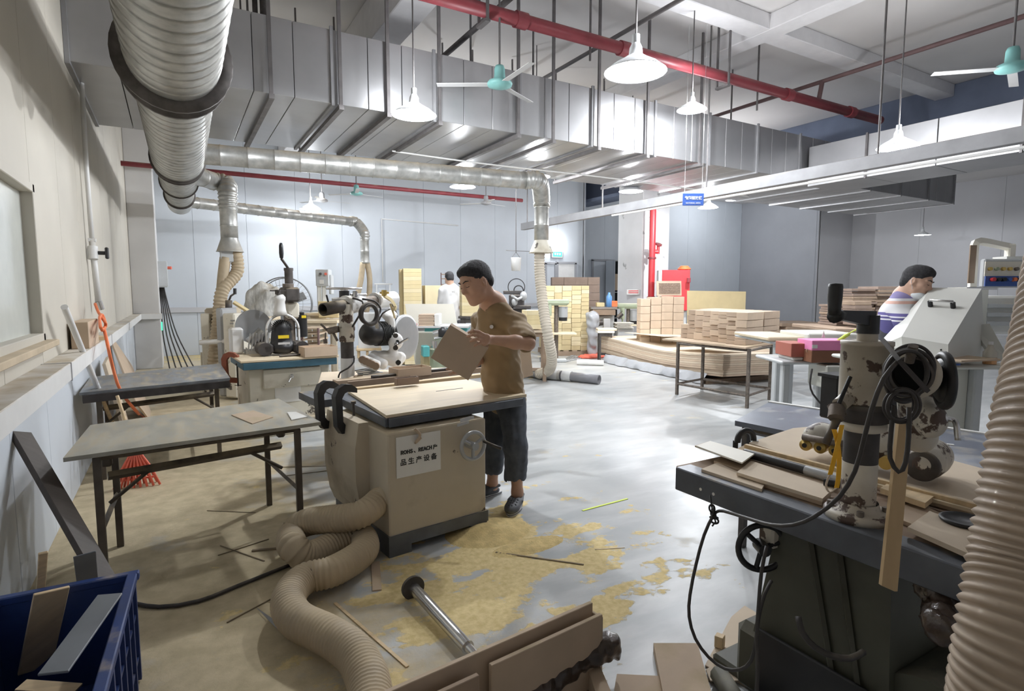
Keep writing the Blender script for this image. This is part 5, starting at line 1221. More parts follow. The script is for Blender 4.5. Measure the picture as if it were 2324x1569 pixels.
gdp = dep(912, 765, 5.5); gm = Matrix.Translation(gdp) @ Matrix.Rotation(-YAW + 1.15, 4, 'Z') @ Matrix.Rotation(PI / 2, 4, 'X')
part('blade_guard', MB().lathe([(0, 0), (.20, 0), (.215, .015), (.215, .05), (.19, .055), (0, .055)], n=36, M=gm, scale_z=False), M['motor_grey'], am, world=True)
tk = MB(); ta = dep(828, 818, 4.95); tb = dep(880, 822, 5.25)
track = part('sanding_track', MB().tube([dep(826, 818, 5.0), dep(856, 831, 4.95)], .048, 16).tube([dep(840, 812, 5.2), dep(872, 828, 5.1)], .045, 12), M['cast_white'], am, world=True)
for k in range(5):
    p = dep(824 + k * 7.5, 816 + k * 3.6, 4.93); part('roller', MB().cyl(p, p + Vector((FW.x, FW.y, 0)) * -.03, .032, n=14), M['mdf_dark'], am, world=True)
sc_ = MB().tube(resample([dep(872, 672, 5.3), dep(888, 682, 5.25), dep(897, 696, 5.2), dep(893, 704, 5.2)], .02), .018, 4, smooth=False).tube(resample([dep(886, 690, 5.24), dep(892, 708, 5.22), dep(896, 722, 5.2)], .02), .012, 4, smooth=False)
part('cloth_tie', sc_, M['card_yellow'], am, world=True)
# its table, with clutter
zt_ = zb; tq = [dep(765, 866, 4.9), dep(985, 856, 5.1), dep(970, 825, 6.2), dep(765, 832, 6.1)]
tt = thing('machine_table', 'cluttered pale machine table right behind the table saw', 'table', (base.x + .5, base.y + .3, 0))
part('tabletop', MB().box((base.x + .42, base.y + .12, zt_ - .02), (1.25, .85, .04), rot=(0, 0, -.25), bev=.004), M['mdf_pale'], tt, world=True)
part('cabinet', MB().box((base.x + .42, base.y + .15, (zt_ - .04) / 2), (.8, .6, zt_ - .04), rot=(0, 0, -.25), bev=.01), M['cream_paint'], tt, world=True)
rnd.seed(11)
for k in range(14):
    p = dep(rnd.uniform(805, 900), rnd.uniform(846, 862), 4.95); 
    solo('offcut', MB().box((p.x, p.y, zt_ + .006 + .004 * k), (rnd.uniform(.05, .14), rnd.uniform(.02, .05), .006), rot=(rnd.uniform(-.05, .05), rnd.uniform(-.05, .05), rnd.uniform(0, 3))), M[rnd.choice(['mdf_pale', 'white_board', 'paper', 'mdf'])], ORD[13 - k] + ' small offcut in the clutter on the pale machine table', 'offcut', 'offcuts in the clutter on the machine table')
cm_ = MB()
for k in range(4): cm_.tube(resample([dep(805 + k * 3, 842 + k * 3, 4.95), dep(830, 838 + k * 4, 4.97), dep(850 + k * 6, 842 + k, 4.98), dep(835 - k * 3, 850, 4.95), dep(812, 850 - k, 4.93)], .03), .006, 6)
solo('cable_loops', cm_, M['motor_grey'], 'loops of grey cable lying at the foot of the white column', 'cable')
# ================================================================ MIDDLE REAR
wb = MB(); a = dep(920, 690, 6.6); b_ = dep(1030, 690, 6.6)
wp_ = [dep(920, 690, 6.6), dep(1028, 690, 6.6), dep(1045, 800, 6.55), dep(960, 850, 6.5), dep(940, 850, 6.5)]
Mw = Matrix((RT, UP, RT.cross(UP))).transposed().to_4x4()
def plate(pix, d, th=.012):      # upright board facing the camera side, built as a real slab
    mb = MB(); fr = [dep(px, py, d) for px, py in pix]; bk = [v + FW * th for v in fr]; n = len(fr)
    return mb.add(fr + bk, [tuple(range(n)), tuple(range(2 * n - 1, n - 1, -1))] + [(i, n + i, n + (i + 1) % n, (i + 1) % n) for i in range(n)])
solo('white_board', plate([(919, 690), (1029, 690), (1062, 860), (948, 860)], 7.6, .02), M['white_board'], 'large cream white board leaning behind the teal sawing table', 'board')
ts = thing('teal_saw', 'small saw with a teal edged table and stacked boards on it', 'saw', dep(1000, 830, 7.0))
part('tabletop', wbox(MB(), 930, 741, 1063, 745, 6.9, .6, .0, .0), M['paper_grey'], ts, world=True)
part('teal_frame', wbox(MB(), 962, 744, 1060, 753, 7.0, .5), M['teal_paint'], ts, world=True)
part('grey_frame', wbox(MB(), 942, 745, 966, 752, 7.0, .5), M['grey_paint'], ts, world=True)
a = dep(1000, 870, 7.2); part('stand', MB().box((a.x, a.y, .4), (.35, .35, .8), bev=.01), M['green_paint'], ts, world=True)
part('motor', MB().cyl(dep(985, 762, 6.9), dep(1000, 758, 6.9), .06, n=16).cyl(dep(986, 775, 6.85), dep(986, 790, 6.85), .035, n=12), M['steel'], ts, world=True)
part('black_guard', MB().lathe([(0, 0), (.06, 0), (.06, .08), (.02, .12), (0, .12)], dep(1006, 765, 6.85), dep(1006, 765, 6.85) + Vector((0, 0, 1)), 14, scale_z=False), M['black'], ts, world=True)
gp = dep(936, 736, 6.85); gclamp('red_g_clamp', 'red G clamp at the left end of the teal sawing table', (gp.x + .06, gp.y, gp.z), .62, 'red_paint', -YAW)
for k in range(8):
    z0 = dep(970, 741 - k * 3.6, 6.95); mb = MB(); wbox(mb, 949 + (k % 2), 738 - k * 3.4, 984 + (k % 3), 741 - k * 3.4, 6.95, .35); solo('board_stack_piece', mb, M['card_tan2' if k % 2 else 'card_tan'], ORD[7 - k] + ' thin tan board in the pile on the teal saw table', 'board', 'boards piled on the teal saw table')
mb = MB(); wbox(mb, 985, 713, 996, 741, 6.95, .3); solo('paper_pile', mb, M['paper'], 'white paper pile beside the tan boards on the teal saw', 'paper')
mb = MB(); wbox(mb, 955, 786, 971, 811, 6.8, .16, .3); solo('teal_box', mb, M['teal_paint'], 'small teal box under the left end of the teal sawing table', 'box')
mb = MB(); wbox(mb, 954, 800, 972, 850, 7.0, .2, .3); solo('carton', mb, M['card_yellow2'], 'tan carton right below the small teal box', 'box')
# stacks of yellow boxes at the back (each box a thing)
def boxstack(px0, px1, py0, py1, d, dd, n, m_, label, group, rot=0.0, name='carton', jit=0.0, cat='box', side=None):
    h = (py1 - py0) / n; sharedw = (px1 - px0) / F * d; hh = h / F * d * .985
    me = None
    for k in range(n):
        c = dep((px0 + px1) / 2, py1 - h * (k + .5), d) ; base_ = dep((px0 + px1) / 2, (py0 + py1) / 2, d)
        c.x, c.y = base_.x, base_.y; c += Vector((FW.x, FW.y, 0)).normalized() * dd / 2
        if me is None: me = MB().box((0, 0, 0), (sharedw * .985, dd, hh), bev=.003).mesh(name, M[m_])
        o = bpy.data.objects.new(name, me if (k % 3 or 'yellow' not in m_) else MB().box((0, 0, 0), (sharedw * .985, dd, hh), bev=.003).mesh(name, M['card_yellow3'])); COL.objects.link(o); o.location = (c.x + rnd.uniform(-jit, jit), c.y + rnd.uniform(-jit, jit), c.z); o.rotation_euler = (0, 0, -YAW + rot + rnd.uniform(-jit, jit))
        o['label'] = ORD[n - 1 - k] + ': ' + label; o['category'] = cat; o['group'] = group
    return hh
boxstack(912, 953, 610, 829, 11.5, .35, 24, 'card_yellow', 'flat yellow box in the tallest stack at the back wall', 'tall stack of yellow boxes', .25)
mb = MB(); wbox(mb, 904, 612, 912, 828, 11.6, .3, .25); solo('tall_board', mb, M['card_yellow2'], 'narrow upright board leaning at the left of the tallest yellow stack', 'board')
boxstack(958, 1003, 648, 828, 11.6, .45, 4, 'card_yellow2', 'large tan carton right of the tallest yellow stack', 'large cartons at the back', .3)
cb2 = [o for o in COL.objects if o.get('group') == 'large cartons at the back']
pass
boxstack(1043, 1082, 648, 718, 9.6, .35, 9, 'card_yellow', 'flat yellow box in the stack in front of the white shirt', 'yellow boxes in front of the white shirt', .2)
boxstack(1066, 1095, 655, 718, 9.8, .35, 9, 'card_yellow', 'flat yellow box in the stack behind the main worker', 'yellow boxes behind the main worker', .2)
bench('work_bench', 'dark bench under the yellow stack in front of the white shirt', 1040, 1110, 718, 9.6, .5, m_='dark_steel', lm='dark_steel')
wr = thing('wire_rack', 'small wooden frame stand behind the large cartons', 'rack', dep(1008, 735, 11.8))
part('post', wbox(wbox(MB(), 1001, 620, 1003, 823, 11.9, .03), 1011, 620, 1013, 823, 11.9, .03), M['red_dull'], wr, world=True)
for py in (622, 632, 645, 665): part('crossbar', wbox(MB(), 1001, py, 1013, py + 2, 11.9, .03), M['mdf_dark'], wr, world=True)
solo('wall_conduit', MB().tube([onz(864, 496, 3.2) if False else ony(1040, 512, YB - .04), ony(866, 497, YB - .04), ony(869, 640, YB - .04)], .018, 8), M['white_paint'], 'thin white conduit on the back wall bending down', 'pipe')
fr_ = thing('wire_stand', 'thin white wire stand below the wall conduit', 'stand', ony(869, 690, YB - .25))
wm_ = MB()
for px in (855, 885): wm_.tube([ony(px, 645, YB - .3), ony(px - 2, 788, YB - .3)], .015, 6)
wm_.tube([ony(850, 645, YB - .3), ony(890, 645, YB - .3)], .02, 6).tube([ony(860, 655, YB - .3), ony(895, 690, YB - .3)], .008, 6)
part('frame', wm_, M['white_paint'], fr_, world=True)
# bucket on a rope
bk = dep(1171, 615, 11.0); bt_ = thing('hanging_bucket', 'white bucket hanging on a rope from the ceiling at the back', 'bucket', bk)
part('pail', MB().lathe([(0, 0), (.085, 0), (.10, .24), (.108, .25), (.10, .25), (.08, .01), (0, .01)], bk, bk + Vector((0, 0, 1)), 24, scale_z=False), M['plastic_white'], bt_, world=True)
part('rope', MB().tube([bk + Vector((0, 0, .34)), (bk.x, bk.y, 5.3)], .008, 6).tube([bk + Vector((-.1, 0, .24)), bk + Vector((0, 0, .36)), bk + Vector((.1, 0, .24))], .005, 6).tube([bk + Vector((-.22, 0, .38)), bk + Vector((.4, 0, .38))], .006, 6), M['hanger'], bt_, world=True)
# black casting machine
bm2 = thing('black_press', 'black cast iron press with a big hoop at the back, above the worker shoulder', 'machine', dep(1172, 760, 11.0))
s_ = MB(); wbox(s_, 1142, 660, 1185, 668, 11, .3); wbox(s_, 1155, 668, 1190, 700, 11, .3, 0, .03); wbox(s_, 1165, 694, 1205, 702, 10.9, .4); wbox(s_, 1160, 700, 1195, 760, 11, .35)
part('frame', s_, M['black_dusty'], bm2, world=True)
hc_ = dep(1172, 652, 11); part('hoop', MB().torus(hc_, .16, .010, 30, 6, rot=(PI / 2, 0, -YAW)).torus(hc_ + Vector((.05, 0, -.06)), .09, .012, 24, 6, rot=(PI / 2, 0, -YAW)), M['black'], bm2, world=True)
part('arm', MB().tube([dep(1162, 672, 10.9), dep(1175, 680, 10.8), dep(1190, 672, 10.9)], .03, 8).ell(tuple(dep(1188, 672, 10.9)), (.07, .07, .09)).ell(tuple(dep(1168, 685, 10.9)), (.06, .06, .08)), M['motor_grey'], bm2, world=True)
a = dep(1175, 760, 11); part('foot', MB().box((a.x, a.y + .1, a.z / 2), (.3, .3, max(.05, a.z))), M['dark_steel'], bm2, world=True)
boxstack(1190, 1228, 705, 748, 9.4, .4, 4, 'card_yellow', 'pale tan box in the stack right of the main worker', 'low box stack right of the worker', .2)
bench('work_bench', 'dusty bench right of the main worker with a low box stack', 1150, 1245, 750, 9.4, .7, m_='mdf_pale', lm='mdf_dark')
# board leaning behind the man
mb = MB(); solo('pine_board', plate([(1155, 790), (1180, 790), (1180, 890), (1152, 880)], 4.6, .02), M['pine'], 'rough pine board standing just behind the worker', 'board')
solo('tan_board', plate([(1178, 790), (1203, 790), (1210, 852), (1178, 862)], 5.0, .02), M['card_tan'], 'smooth tan board beside the rough pine board', 'board')
# grey pipes on the floor
gpth = thing('floor_pipe', 'long grey pipe with pale worn patches lying on the floor, open end to the right', 'pipe', onz(1300, 850, 0))
a = onz(1230, 848, .09); b_ = onz(1360, 862, .075); u = (b_ - a).normalized(); 
part('pipe_body', MB().cyl(a - u * 1.2, b_ - u * .7, .085, n=20), M['hose_grey'], gpth, world=True)
part('worn_sleeve', MB().cyl(b_ - u * 1.0, b_ - u * .75, .088, n=20).cyl(b_ - u * .66, b_ - u * .5, .088, n=20), M['paper_grey'], gpth, world=True)
part('pipe_end', MB().pipe(b_ - u * .72, b_, .078, .066, 22), M['pvc_grey'], gpth, world=True)
gp2 = MB(); a = onz(1190, 840, .08); b_ = onz(1222, 851, .07); gp2.pipe(a, b_, .07, .06, 20)
solo('short_pipe', gp2, M['pvc_grey'], 'short dark grey pipe whose open end faces the camera beside the pale hose', 'pipe')
# ================================================================ REAR RIGHT
def wb_at(mb, px0, px1, z0, z1, d, dd, rot=0.0, bev=.01):      # box given by its pixel span sideways and real heights
    a = dep((px0 + px1) / 2, 660, d); w = (px1 - px0) / F * d; c = a + Vector((FW.x, FW.y, 0)).normalized() * dd / 2
    return mb.box((c.x, c.y, (z0 + z1) / 2), (w, dd, z1 - z0), rot=(0, 0, -YAW + rot), bev=bev)
def fwd(p, k): return p + Vector((FW.x, FW.y, 0)).normalized() * k
# exit sign
ex_ = thing('exit_sign', 'small green lit exit sign on the back wall under the glaring wall lamp', 'sign', ony(1265, 577, YB - .06))
part('housing', MB().box((0, .02, 0), (.42, .05, .24), bev=.01), M['wall_grey'], ex_); part('lit_panel', MB().box((0, -.008, 0), (.34, .006, .15)), M['exit_green'], ex_)
for x in (-.09, 0, .09): part('arrow', MB().box((x, -.013, 0), (.05, .004, .06)), M['paper'], ex_)
# carton wall on a pallet: individual yellow boxes
st_d = 13.2; rot = .06
a_l = dep(1234, 790, st_d); Mst = Matrix.Translation((a_l.x, a_l.y, 0)) @ Matrix.Rotation(-YAW + rot, 4, 'Z')
pal = thing('wooden_pallet', 'dark wooden pallet under the big yellow box stack', 'pallet', (a_l.x, a_l.y, 0), -YAW + rot)
for y in (.05, .5, .95): part('runner', MB().box((.62, y, .055), (1.3, .09, .11)), M['mdf_dark'], pal)
for k in range(6): part('deck_board', MB().box((.12 + k * .2, .5, .12), (.12, 1.0, .02)), M['mdf'], pal)
rnd.seed(5); cols = [(.0, .24), (.24, .42), (.42, .64), (.64, .86), (.86, 1.04)]; zt_ = 1.62
meshes = {}
def cart(x0, x1, y0, y1, z0, z1, m_, grp, lab, MM, name='carton', jit=.004, cat='box'):
    key = (round(x1 - x0, 3), round(y1 - y0, 3), round(z1 - z0, 3), m_)
    if key not in meshes: meshes[key] = MB().box((0, 0, 0), (x1 - x0 - .006, y1 - y0 - .006, z1 - z0 - .005), bev=.003).mesh(name, M[m_])
    o = bpy.data.objects.new(name, meshes[key]); COL.objects.link(o)
    c = MM @ Vector(((x0 + x1) / 2 + rnd.uniform(-jit, jit), (y0 + y1) / 2 + rnd.uniform(-jit, jit), (z0 + z1) / 2))
    o.location = c; o.rotation_euler = (0, 0, MM.to_euler().z + rnd.uniform(-jit, jit) * 2); o['label'] = lab; o['category'] = cat; o['group'] = grp
    return o
for ci, (x0, x1) in enumerate(cols):
    n = (12, 9, 12, 14, 16)[ci]; h = (zt_ - .13) / n
    for k in range(n): cart(x0, x1, 0, .5, .13 + k * h, .13 + (k + 1) * h, rnd.choice(('card_yellow', 'card_yellow', 'card_yellow2', 'card_yellow3')), 'big yellow box stack on the pallet', ORD[n - 1 - k] + ' in the %s column of the big yellow stack' % ('leftmost', 'second left', 'middle', 'second right', 'rightmost')[ci], Mst)
for k in range(6): cart(0, 1.04, .5, 1.0, .13 + k * .245, .13 + (k + 1) * .245, 'card_yellow2', 'big yellow box stack on the pallet', ORD[5 - k] + ' wide yellow box in the rear row of the big yellow stack', Mst)
# brown stack behind
a_b = dep(1252, 660, 15.2); Mb = Matrix.Translation((a_b.x, a_b.y, 0)) @ Matrix.Rotation(-YAW, 4, 'Z')
for ci in range(4):
    for k in range(9): cart(ci * .32, ci * .32 + .32, 0, .5, k * .207, (k + 1) * .207, 'card_brown', 'brown box stack behind the yellow one', ORD[8 - k] + ' brown box, %s column, behind the yellow stack' % ('leftmost', 'second left', 'second right', 'rightmost')[ci], Mb)
# drill presses
def drill(name, px, d, label, ph=807, top=680, table=756):
    t = thing(name, label, 'drill', dep(px, ph, d)); b = dep(px, ph, d); X = 1.0
    def zz(py): return dep(px, py, d).z
    R_ = Vector((RT.x, RT.y, 0)); Fv = Vector((FW.x, FW.y, 0)).normalized(); b0 = Vector((b.x, b.y, 0))
    part('base', MB().box((b0.x, b0.y, .04), (.42, .36, .08), rot=(0, 0, -YAW), bev=.02), M['grey_paint'], t, world=True)
    part('column', MB().cyl(b0, b0 + Vector((0, 0, zz(top) - .05)), .045, n=16), M['rusty'], t, world=True)
    part('work_table', MB().box((b0.x - .08, b0.y, zz(table)), (.95 if d < 12.5 else .5, .5, .035), rot=(0, 0, -YAW), bev=.006), M['plywood'], t, world=True)
    hp = b0 - R_ * .02; part('belt_cover', MB().box((hp.x, hp.y, zz(top + 5)), (.56, .3, .10), rot=(0, 0, -YAW), bev=.02).box((hp.x, hp.y, zz(top + 10)), (.5, .26, .06), rot=(0, 0, -YAW), bev=.02), M['green_paint'], t, world=True)
    q = b0 + R_ * .14; part('motor', MB().cyl((q.x, q.y, zz(top + 40)), (q.x, q.y, zz(top + 16)), .10, n=20), M['motor_grey'], t, world=True)
    part('motor_cap', MB().cyl((q.x, q.y, zz(top + 48)), (q.x, q.y, zz(top + 40)), .09, n=20), M['black'], t, world=True)
    q = b0 - R_ * .16 - Fv * .1; part('spindle', MB().cyl((q.x, q.y, zz(top + 36)), (q.x, q.y, zz(top + 10)), .055, n=14).cyl((q.x, q.y, zz(top + 50)), (q.x, q.y, zz(top + 36)), .02, n=10), M['green_paint'], t, world=True)
    fw_ = MB()
    for k in range(3): a = k * 2.1; fw_.cyl((q.x - .05, q.y, zz(top + 26)), (q.x - .05 - .02, q.y + .12 * math.cos(a), zz(top + 26) + .12 * math.sin(a)), .008, n=6)
    part('feed_handle', fw_, M['dark_steel'], t, world=True)
    return t
drill('drill_press', 1262, 12.2, 'green topped drill press before the big yellow box stack')
drill('drill_press', 1424, 14.5, 'green topped drill press by the foot of the white column', ph=790, top=688, table=737)
g_ = thing('grinding_bench', 'cluttered dark machine bench between the two drill presses', 'machine', dep(1385, 780, 13.6))
part('machine_table', wb_at(MB(), 1341, 1402, 1.06, 1.12, 13.6, .6), M['steel'], g_, world=True)
part('machine_bed', wb_at(MB(), 1346, 1398, .92, 1.05, 13.6, .5), M['mdf_dark'], g_, world=True)
part('machine_body', wb_at(MB(), 1352, 1395, .0, .9, 13.8, .4), M['grey_paint'], g_, world=True)
part('switch_panel', wb_at(MB(), 1371, 1386, .60, .84, 13.6, .05), M['paper_grey'], g_, world=True)
part('slide', MB().cyl(dep(1350, 735, 13.5), dep(1368, 732, 13.5), .07, n=12), M['dark_steel'], g_, world=True); part('slide', MB().cyl(dep(1402, 722, 13.5), dep(1412, 712, 13.5), .05, n=10), M['dark_steel'], g_, world=True)
for i, (px, w, h, m_, lab, ct) in enumerate(((1364, 18, .10, 'card_yellow', 'tan tray with a white nozzle on the dark machine bench', 'tray'), (1395, 14, .14, 'orange', 'orange brown box on the dark machine bench', 'box'))):
    mb = MB(); wb_at(mb, px - w / 2, px + w / 2, 1.122, 1.122 + h, 13.65, .2); solo('small_box', mb, M[m_], lab, ct)
q = dep(1382, 690, 13.7); solo('water_bottle', MB().lathe([(0, 0), (.07, 0), (.07, .24), (.03, .30), (.03, .34), (0, .34)], (q.x, q.y, 1.122), (q.x, q.y, 2.122), 16, scale_z=False), M['clear_blue'], 'clear blue topped bottle on the dark machine bench', 'bottle')
t_, a_ = bench('work_stand', 'small pale topped stand left of the sheet stack, with white boards on top', 1357, 1395, 752, 12.0, .35, legw=.035, m_='white_board', lm='dark_steel')
mb = MB(); wb_at(mb, 1358, 1402, a_.z + .002, a_.z + .05, 12.0, .3); solo('white_boards', mb, M['mdf_pale'], 'rough pale boards lying on the small stand', 'board')
s_ = SDF((0, 0, 0), (1, 1, 1), .5)
p = dep(1344, 780, 13.0); s_ = SDF((p.x - .3, p.y - .3, .0), (p.x + .3, p.y + .3, 1.1), .02); s_.cone((p.x, p.y, .1), (p.x, p.y, .9), .10, .14, .02); s_.noise(.02, 30, 4); s_.cut((0, 0, -1), -.001)
solo('film_roll', s_.to(MB()), M['film'], 'crumpled silver film roll standing right of the yellow box stack', 'roll')
for k in range(4):
    mb = MB(); wb_at(mb, 1402 - k % 2 * 4, 1440 - k % 3 * 3, .62 + k * .035, .64 + k * .035, 13.5, .4); solo('white_board_piece', mb, M['white_board'], ORD[3 - k] + ' white board in the small pile below the second drill press', 'board', 'white boards below the second drill press')
mb = MB(); wb_at(mb, 1404, 1440, .0, .61, 13.6, .35); solo('steel_cabinet', mb, M['grey_paint'], 'low grey cabinet under the white boards by the column', 'cabinet')
# dark open cupboard beside door
cp_ = thing('open_cupboard', 'tall dark open cupboard with cartons beside the far grey door', 'cupboard', ony(1403, 700, YS))
zt2 = ony(1403, 592, YS).z; xa, xb = ony(1390, 700, YS).x, ony(1420, 700, YS).x
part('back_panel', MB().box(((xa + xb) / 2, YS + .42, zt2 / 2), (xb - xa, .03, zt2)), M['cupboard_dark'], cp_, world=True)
for x in (xa, xb): part('side_panel', MB().box((x, YS + .15, zt2 / 2), (.03, .5, zt2)), M['wall_panel'], cp_, world=True)
for z in (.02, .5, 1.0, 1.45, zt2): part('shelf', MB().box(((xa + xb) / 2, YS + .15, z), (xb - xa, .5, .03)), M['grey_paint'], cp_, world=True)
for k in range(4):
    w = (xb - xa) / 4.3; cz = 1.47; mb = MB().box((xa + .06 + w * (k + .5), YS + .1, cz + .35), (w * .9, .3, .6)); solo('carton', mb, M[('card_tan', 'card_yellow')[k % 2]], ('leftmost', 'second left', 'second right', 'rightmost')[k] + ' narrow carton on the upper shelf of the dark open cupboard', 'box', 'cartons in the dark cupboard')
# red riser with valve on the column, red cabinet
xc, yc = cc.x + .02, cc.y
rp = thing('fire_riser', 'thick red vertical fire pipe with a valve in front of the white column', 'pipe', dep(1478, 770, 15.6))
a = dep(1478, 660, 15.4); part('pipe_run', MB().cyl((a.x, a.y, 0), (a.x, a.y, 3.9), .085, n=20), M['red_paint'], rp, world=True)
for z in (1.3, 2.35): part('coupling', MB().cyl((a.x, a.y, z), (a.x, a.y, z + .05), .11, n=20), M['red_pipe'], rp, world=True)
v0 = Vector((a.x, a.y, dep(1478, 572, 15.4).z)); v1 = v0 + Vector((RT.x, RT.y, 0)) * .16; part('valve', MB().cyl(v0, v1, .055, n=12).cyl(v1 + Vector((0, 0, -.06)), v1 + Vector((0, 0, .17)), .04, n=12), M['red_paint'], rp, world=True)
part('valve_wheel', MB().cyl(v1 + Vector((.0, 0, .17)), v1 + Vector((.0, -.02, .21)), .09, n=14), M['red_pipe'], rp, world=True)
p = dep(1480, 800, 15.2); px_ = thing('column_notice', 'white notice with red print on the white column', 'sign', dep(1437, 663, 15.9))
nn = dep(1440, 663, 16.05); 
part('plate', MB().box((0, 0, 0), (.36, .01, .14), rot=(0, 0, -YAW - .5)), M['paper'], px_)
for k in range(2): part('print_line', MB().box((-.004, -.012, .03 - k * .05), (.28, .008, .022), rot=(0, 0, -YAW - .5)), M['red_paint'], px_)
rc_ = thing('red_cabinet', 'red fire hose cabinet with an egg tray leaning before it', 'cabinet', dep(1534, 740, 14.6))
part('cabinet_body', wb_at(MB(), 1503, 1566, 1.0, 2.03, 14.6, .35, -.10), M['red_paint'], rc_, world=True)
part('cabinet_stand', wb_at(MB(), 1508, 1560, .0, 1.0, 14.7, .25, -.10), M['grey_paint'], rc_, world=True)
part('side_cover', wb_at(MB(), 1495, 1503, 1.2, 2.02, 14.5, .3, -.10), M['paper_grey'], rc_, world=True)
part('latch', MB().box(tuple(dep(1563, 636, 14.45)), (.09, .06, .12), rot=(0, 0, -YAW), bev=.01), M['red_pipe'], rc_, world=True)
q = dep(1553, 612, 14.7); mb = MB()
for k in range(3): mb.torus((q.x, q.y, 2.06 + k * .03), .15 - k * .03, .02, 20, 6)
solo('coiled_hose', mb, M['orange'], 'coiled pinkish hose lying on the red cabinet', 'hose')
# tall paper stacks
DQ = 11.6; rnd.seed(8)
aq = dep(1455, 660, DQ); Mq = Matrix.Translation((aq.x, aq.y, 0)) @ Matrix.Rotation(-YAW - .02, 4, 'Z')
zq = 1.5 - 12 / F * DQ
for ci, (x0, x1, zt3) in enumerate(((0, .20, zq - .05), (.205, .42, zq - .02), (.425, .66, zq), (.665, .88, zq - .01))):
    n = 8; h = (zt3 - .1) / n
    for k in range(n): cart(x0, x1, 0, .40, .1 + k * h, .1 + (k + 1) * h, 'card_tan' if k != 2 + ci % 2 else 'mdf_pale', 'four tall bundles of tan sheets', ORD[n - 1 - k] + ' bundle in the %s of the four tall tan stacks' % ('leftmost', 'second', 'third', 'rightmost')[ci], Mq, 'sheet_bundle', .003, 'bundle')
pq = thing('wooden_pallet', 'wooden pallet under the four tall tan stacks', 'pallet', (aq.x, aq.y, 0), -YAW - .02)
part('deck', MB().box((.45, .25, .085), (1.0, .6, .025)), M['pine'], pq)
for x in (.05, .45, .85): part('runner', MB().box((x, .25, .035), (.1, .6, .07)), M['pine'], pq)
mb = MB(); Mt = Matrix.Translation(Mq @ Vector((.58, .05, zq + .01))) @ Matrix.Rotation(-YAW, 4, 'Z') @ Matrix.Rotation(-.18, 4, 'X')
et = thing('egg_tray_pad', 'brown dimpled packing pad leaning on the tall tan stacks', 'pad', Mq @ Vector((.58, .03, zq)))
part('pad', MB().box((0, 0, .15), (.50, .03, .30), M=Mt), M['card_tan2'], et, world=True)
dm = MB()
for i in range(14):
    for j in range(8): dm.box((-.20 + i * .031, -.02, .05 + j * .028), (.02, .02, .012), rot=(0, 0, .3), M=Mt)
part('dimples', dm, M['card_brown'], et, world=True, kind='stuff')
# big beige board standing behind
solo('beige_board', plate([(1560, 660), (1693, 662), (1688, 815), (1560, 815)], 12.6, .03), M['card_yellow2'], 'large beige board standing on edge behind the box pile', 'board')
# long sheet stack on a pallet (wavy)
Pn0, Pn1, Pf0, Pf1 = onz(1640, 880), onz(1724, 852), onz(1362, 818), onz(1440, 806)
ux = (Pn1 - Pn0).normalized(); Pn0 = onz(1640, 878); v = (Pf0 - Pn0); Lp = v.length; vy = v.normalized(); wx = 1.25
rotp = math.atan2(vy.y, vy.x) - PI / 2; ss = thing('sheet_stack', 'long low stack of big tan fibreboard sheets bowed at the ends on a pallet', 'stack', Pn0, rotp)
def wav(y): return .13 + .05 * math.sin((y / Lp) * PI * 1.6 + 2.6)
nl = 10; zt4 = .48
for k in range(nl):
    vs = []; fs = []; n = 24; th = (zt4 - .13) / nl; jx = rnd.uniform(-.012, .012)
    for i in range(n + 1):
        y = Lp * i / n
        for x in (0 + jx, wx + jx): 
            z = wav(y) - .02 * (x / wx); vs += [(x, y, z + k * th), (x, y, z + (k + 1) * th - .003)]
    for i in range(n):
        a = i * 4; b_ = a + 4; fs += [(a, a + 2, b_ + 2, b_), (a + 1, b_ + 1, b_ + 3, a + 3), (a, b_, b_ + 1, a + 1), (a + 2, a + 3, b_ + 3, b_ + 2)]
    fs += [(0, 1, 3, 2), (n * 4, n * 4 + 2, n * 4 + 3, n * 4 + 1)]
    part('sheet_layer', MB().add(vs, fs), M['mdf_pale' if k == nl - 1 else ('card_tan', 'mdf_pale')[k % 2 if k % 3 else 0]], ss)
lp = thing('long_pallet', 'dark wooden pallet under the long bowed sheet stack', 'pallet', Pn0, rotp)
for y in (.35, 1.3, 2.3, 3.3): part('bearer', MB().box((wx / 2, y, .035), (wx + .1, .12, .07)), M['mdf_dark'], lp)
flm = MB(); vs = []; fs = []
for i in range(31):
    y = .3 + (Lp - .6) * i / 30; w = .03 * math.sin(i * 1.7) + .02 * math.sin(i * .6)
    vs += [(-.05 + w, y, .14 + wav(y) * .2), (-.13 + w, y, .07 + .02 * math.sin(i)), (-.16 - w, y, .015)]
for i in range(30):
    for j in range(2): fs.append((i * 3 + j, i * 3 + j + 1, i * 3 + 4 + j, i * 3 + 3 + j))
flm.add(vs, fs, True); flm.add([(x, y, z - .003) for x, y, z in vs], [f[::-1] for f in fs], True)
flm.xform(TR(Pn0, (0, 0, rotp))); solo('plastic_wrap', flm, M['film'], 'grey plastic film hanging along the foot of the long sheet stack', 'film')
lb = TR(Pn0, (0, 0, rotp))
for k, (x, y) in enumerate(((.35, 1.0), (.5, 2.6))):
    solo('loose_sheet', MB().box((0, 0, 0), (.8, 1.2, .006), rot=(.0, .03, .1 * k), M=lb @ Matrix.Translation((x + .2, y, .62 if k else .60))), M['mdf_pale'], ('cream sheet on the near half of the long sheet stack', 'cream sheet on the far half of the long sheet stack')[k], 'sheet')
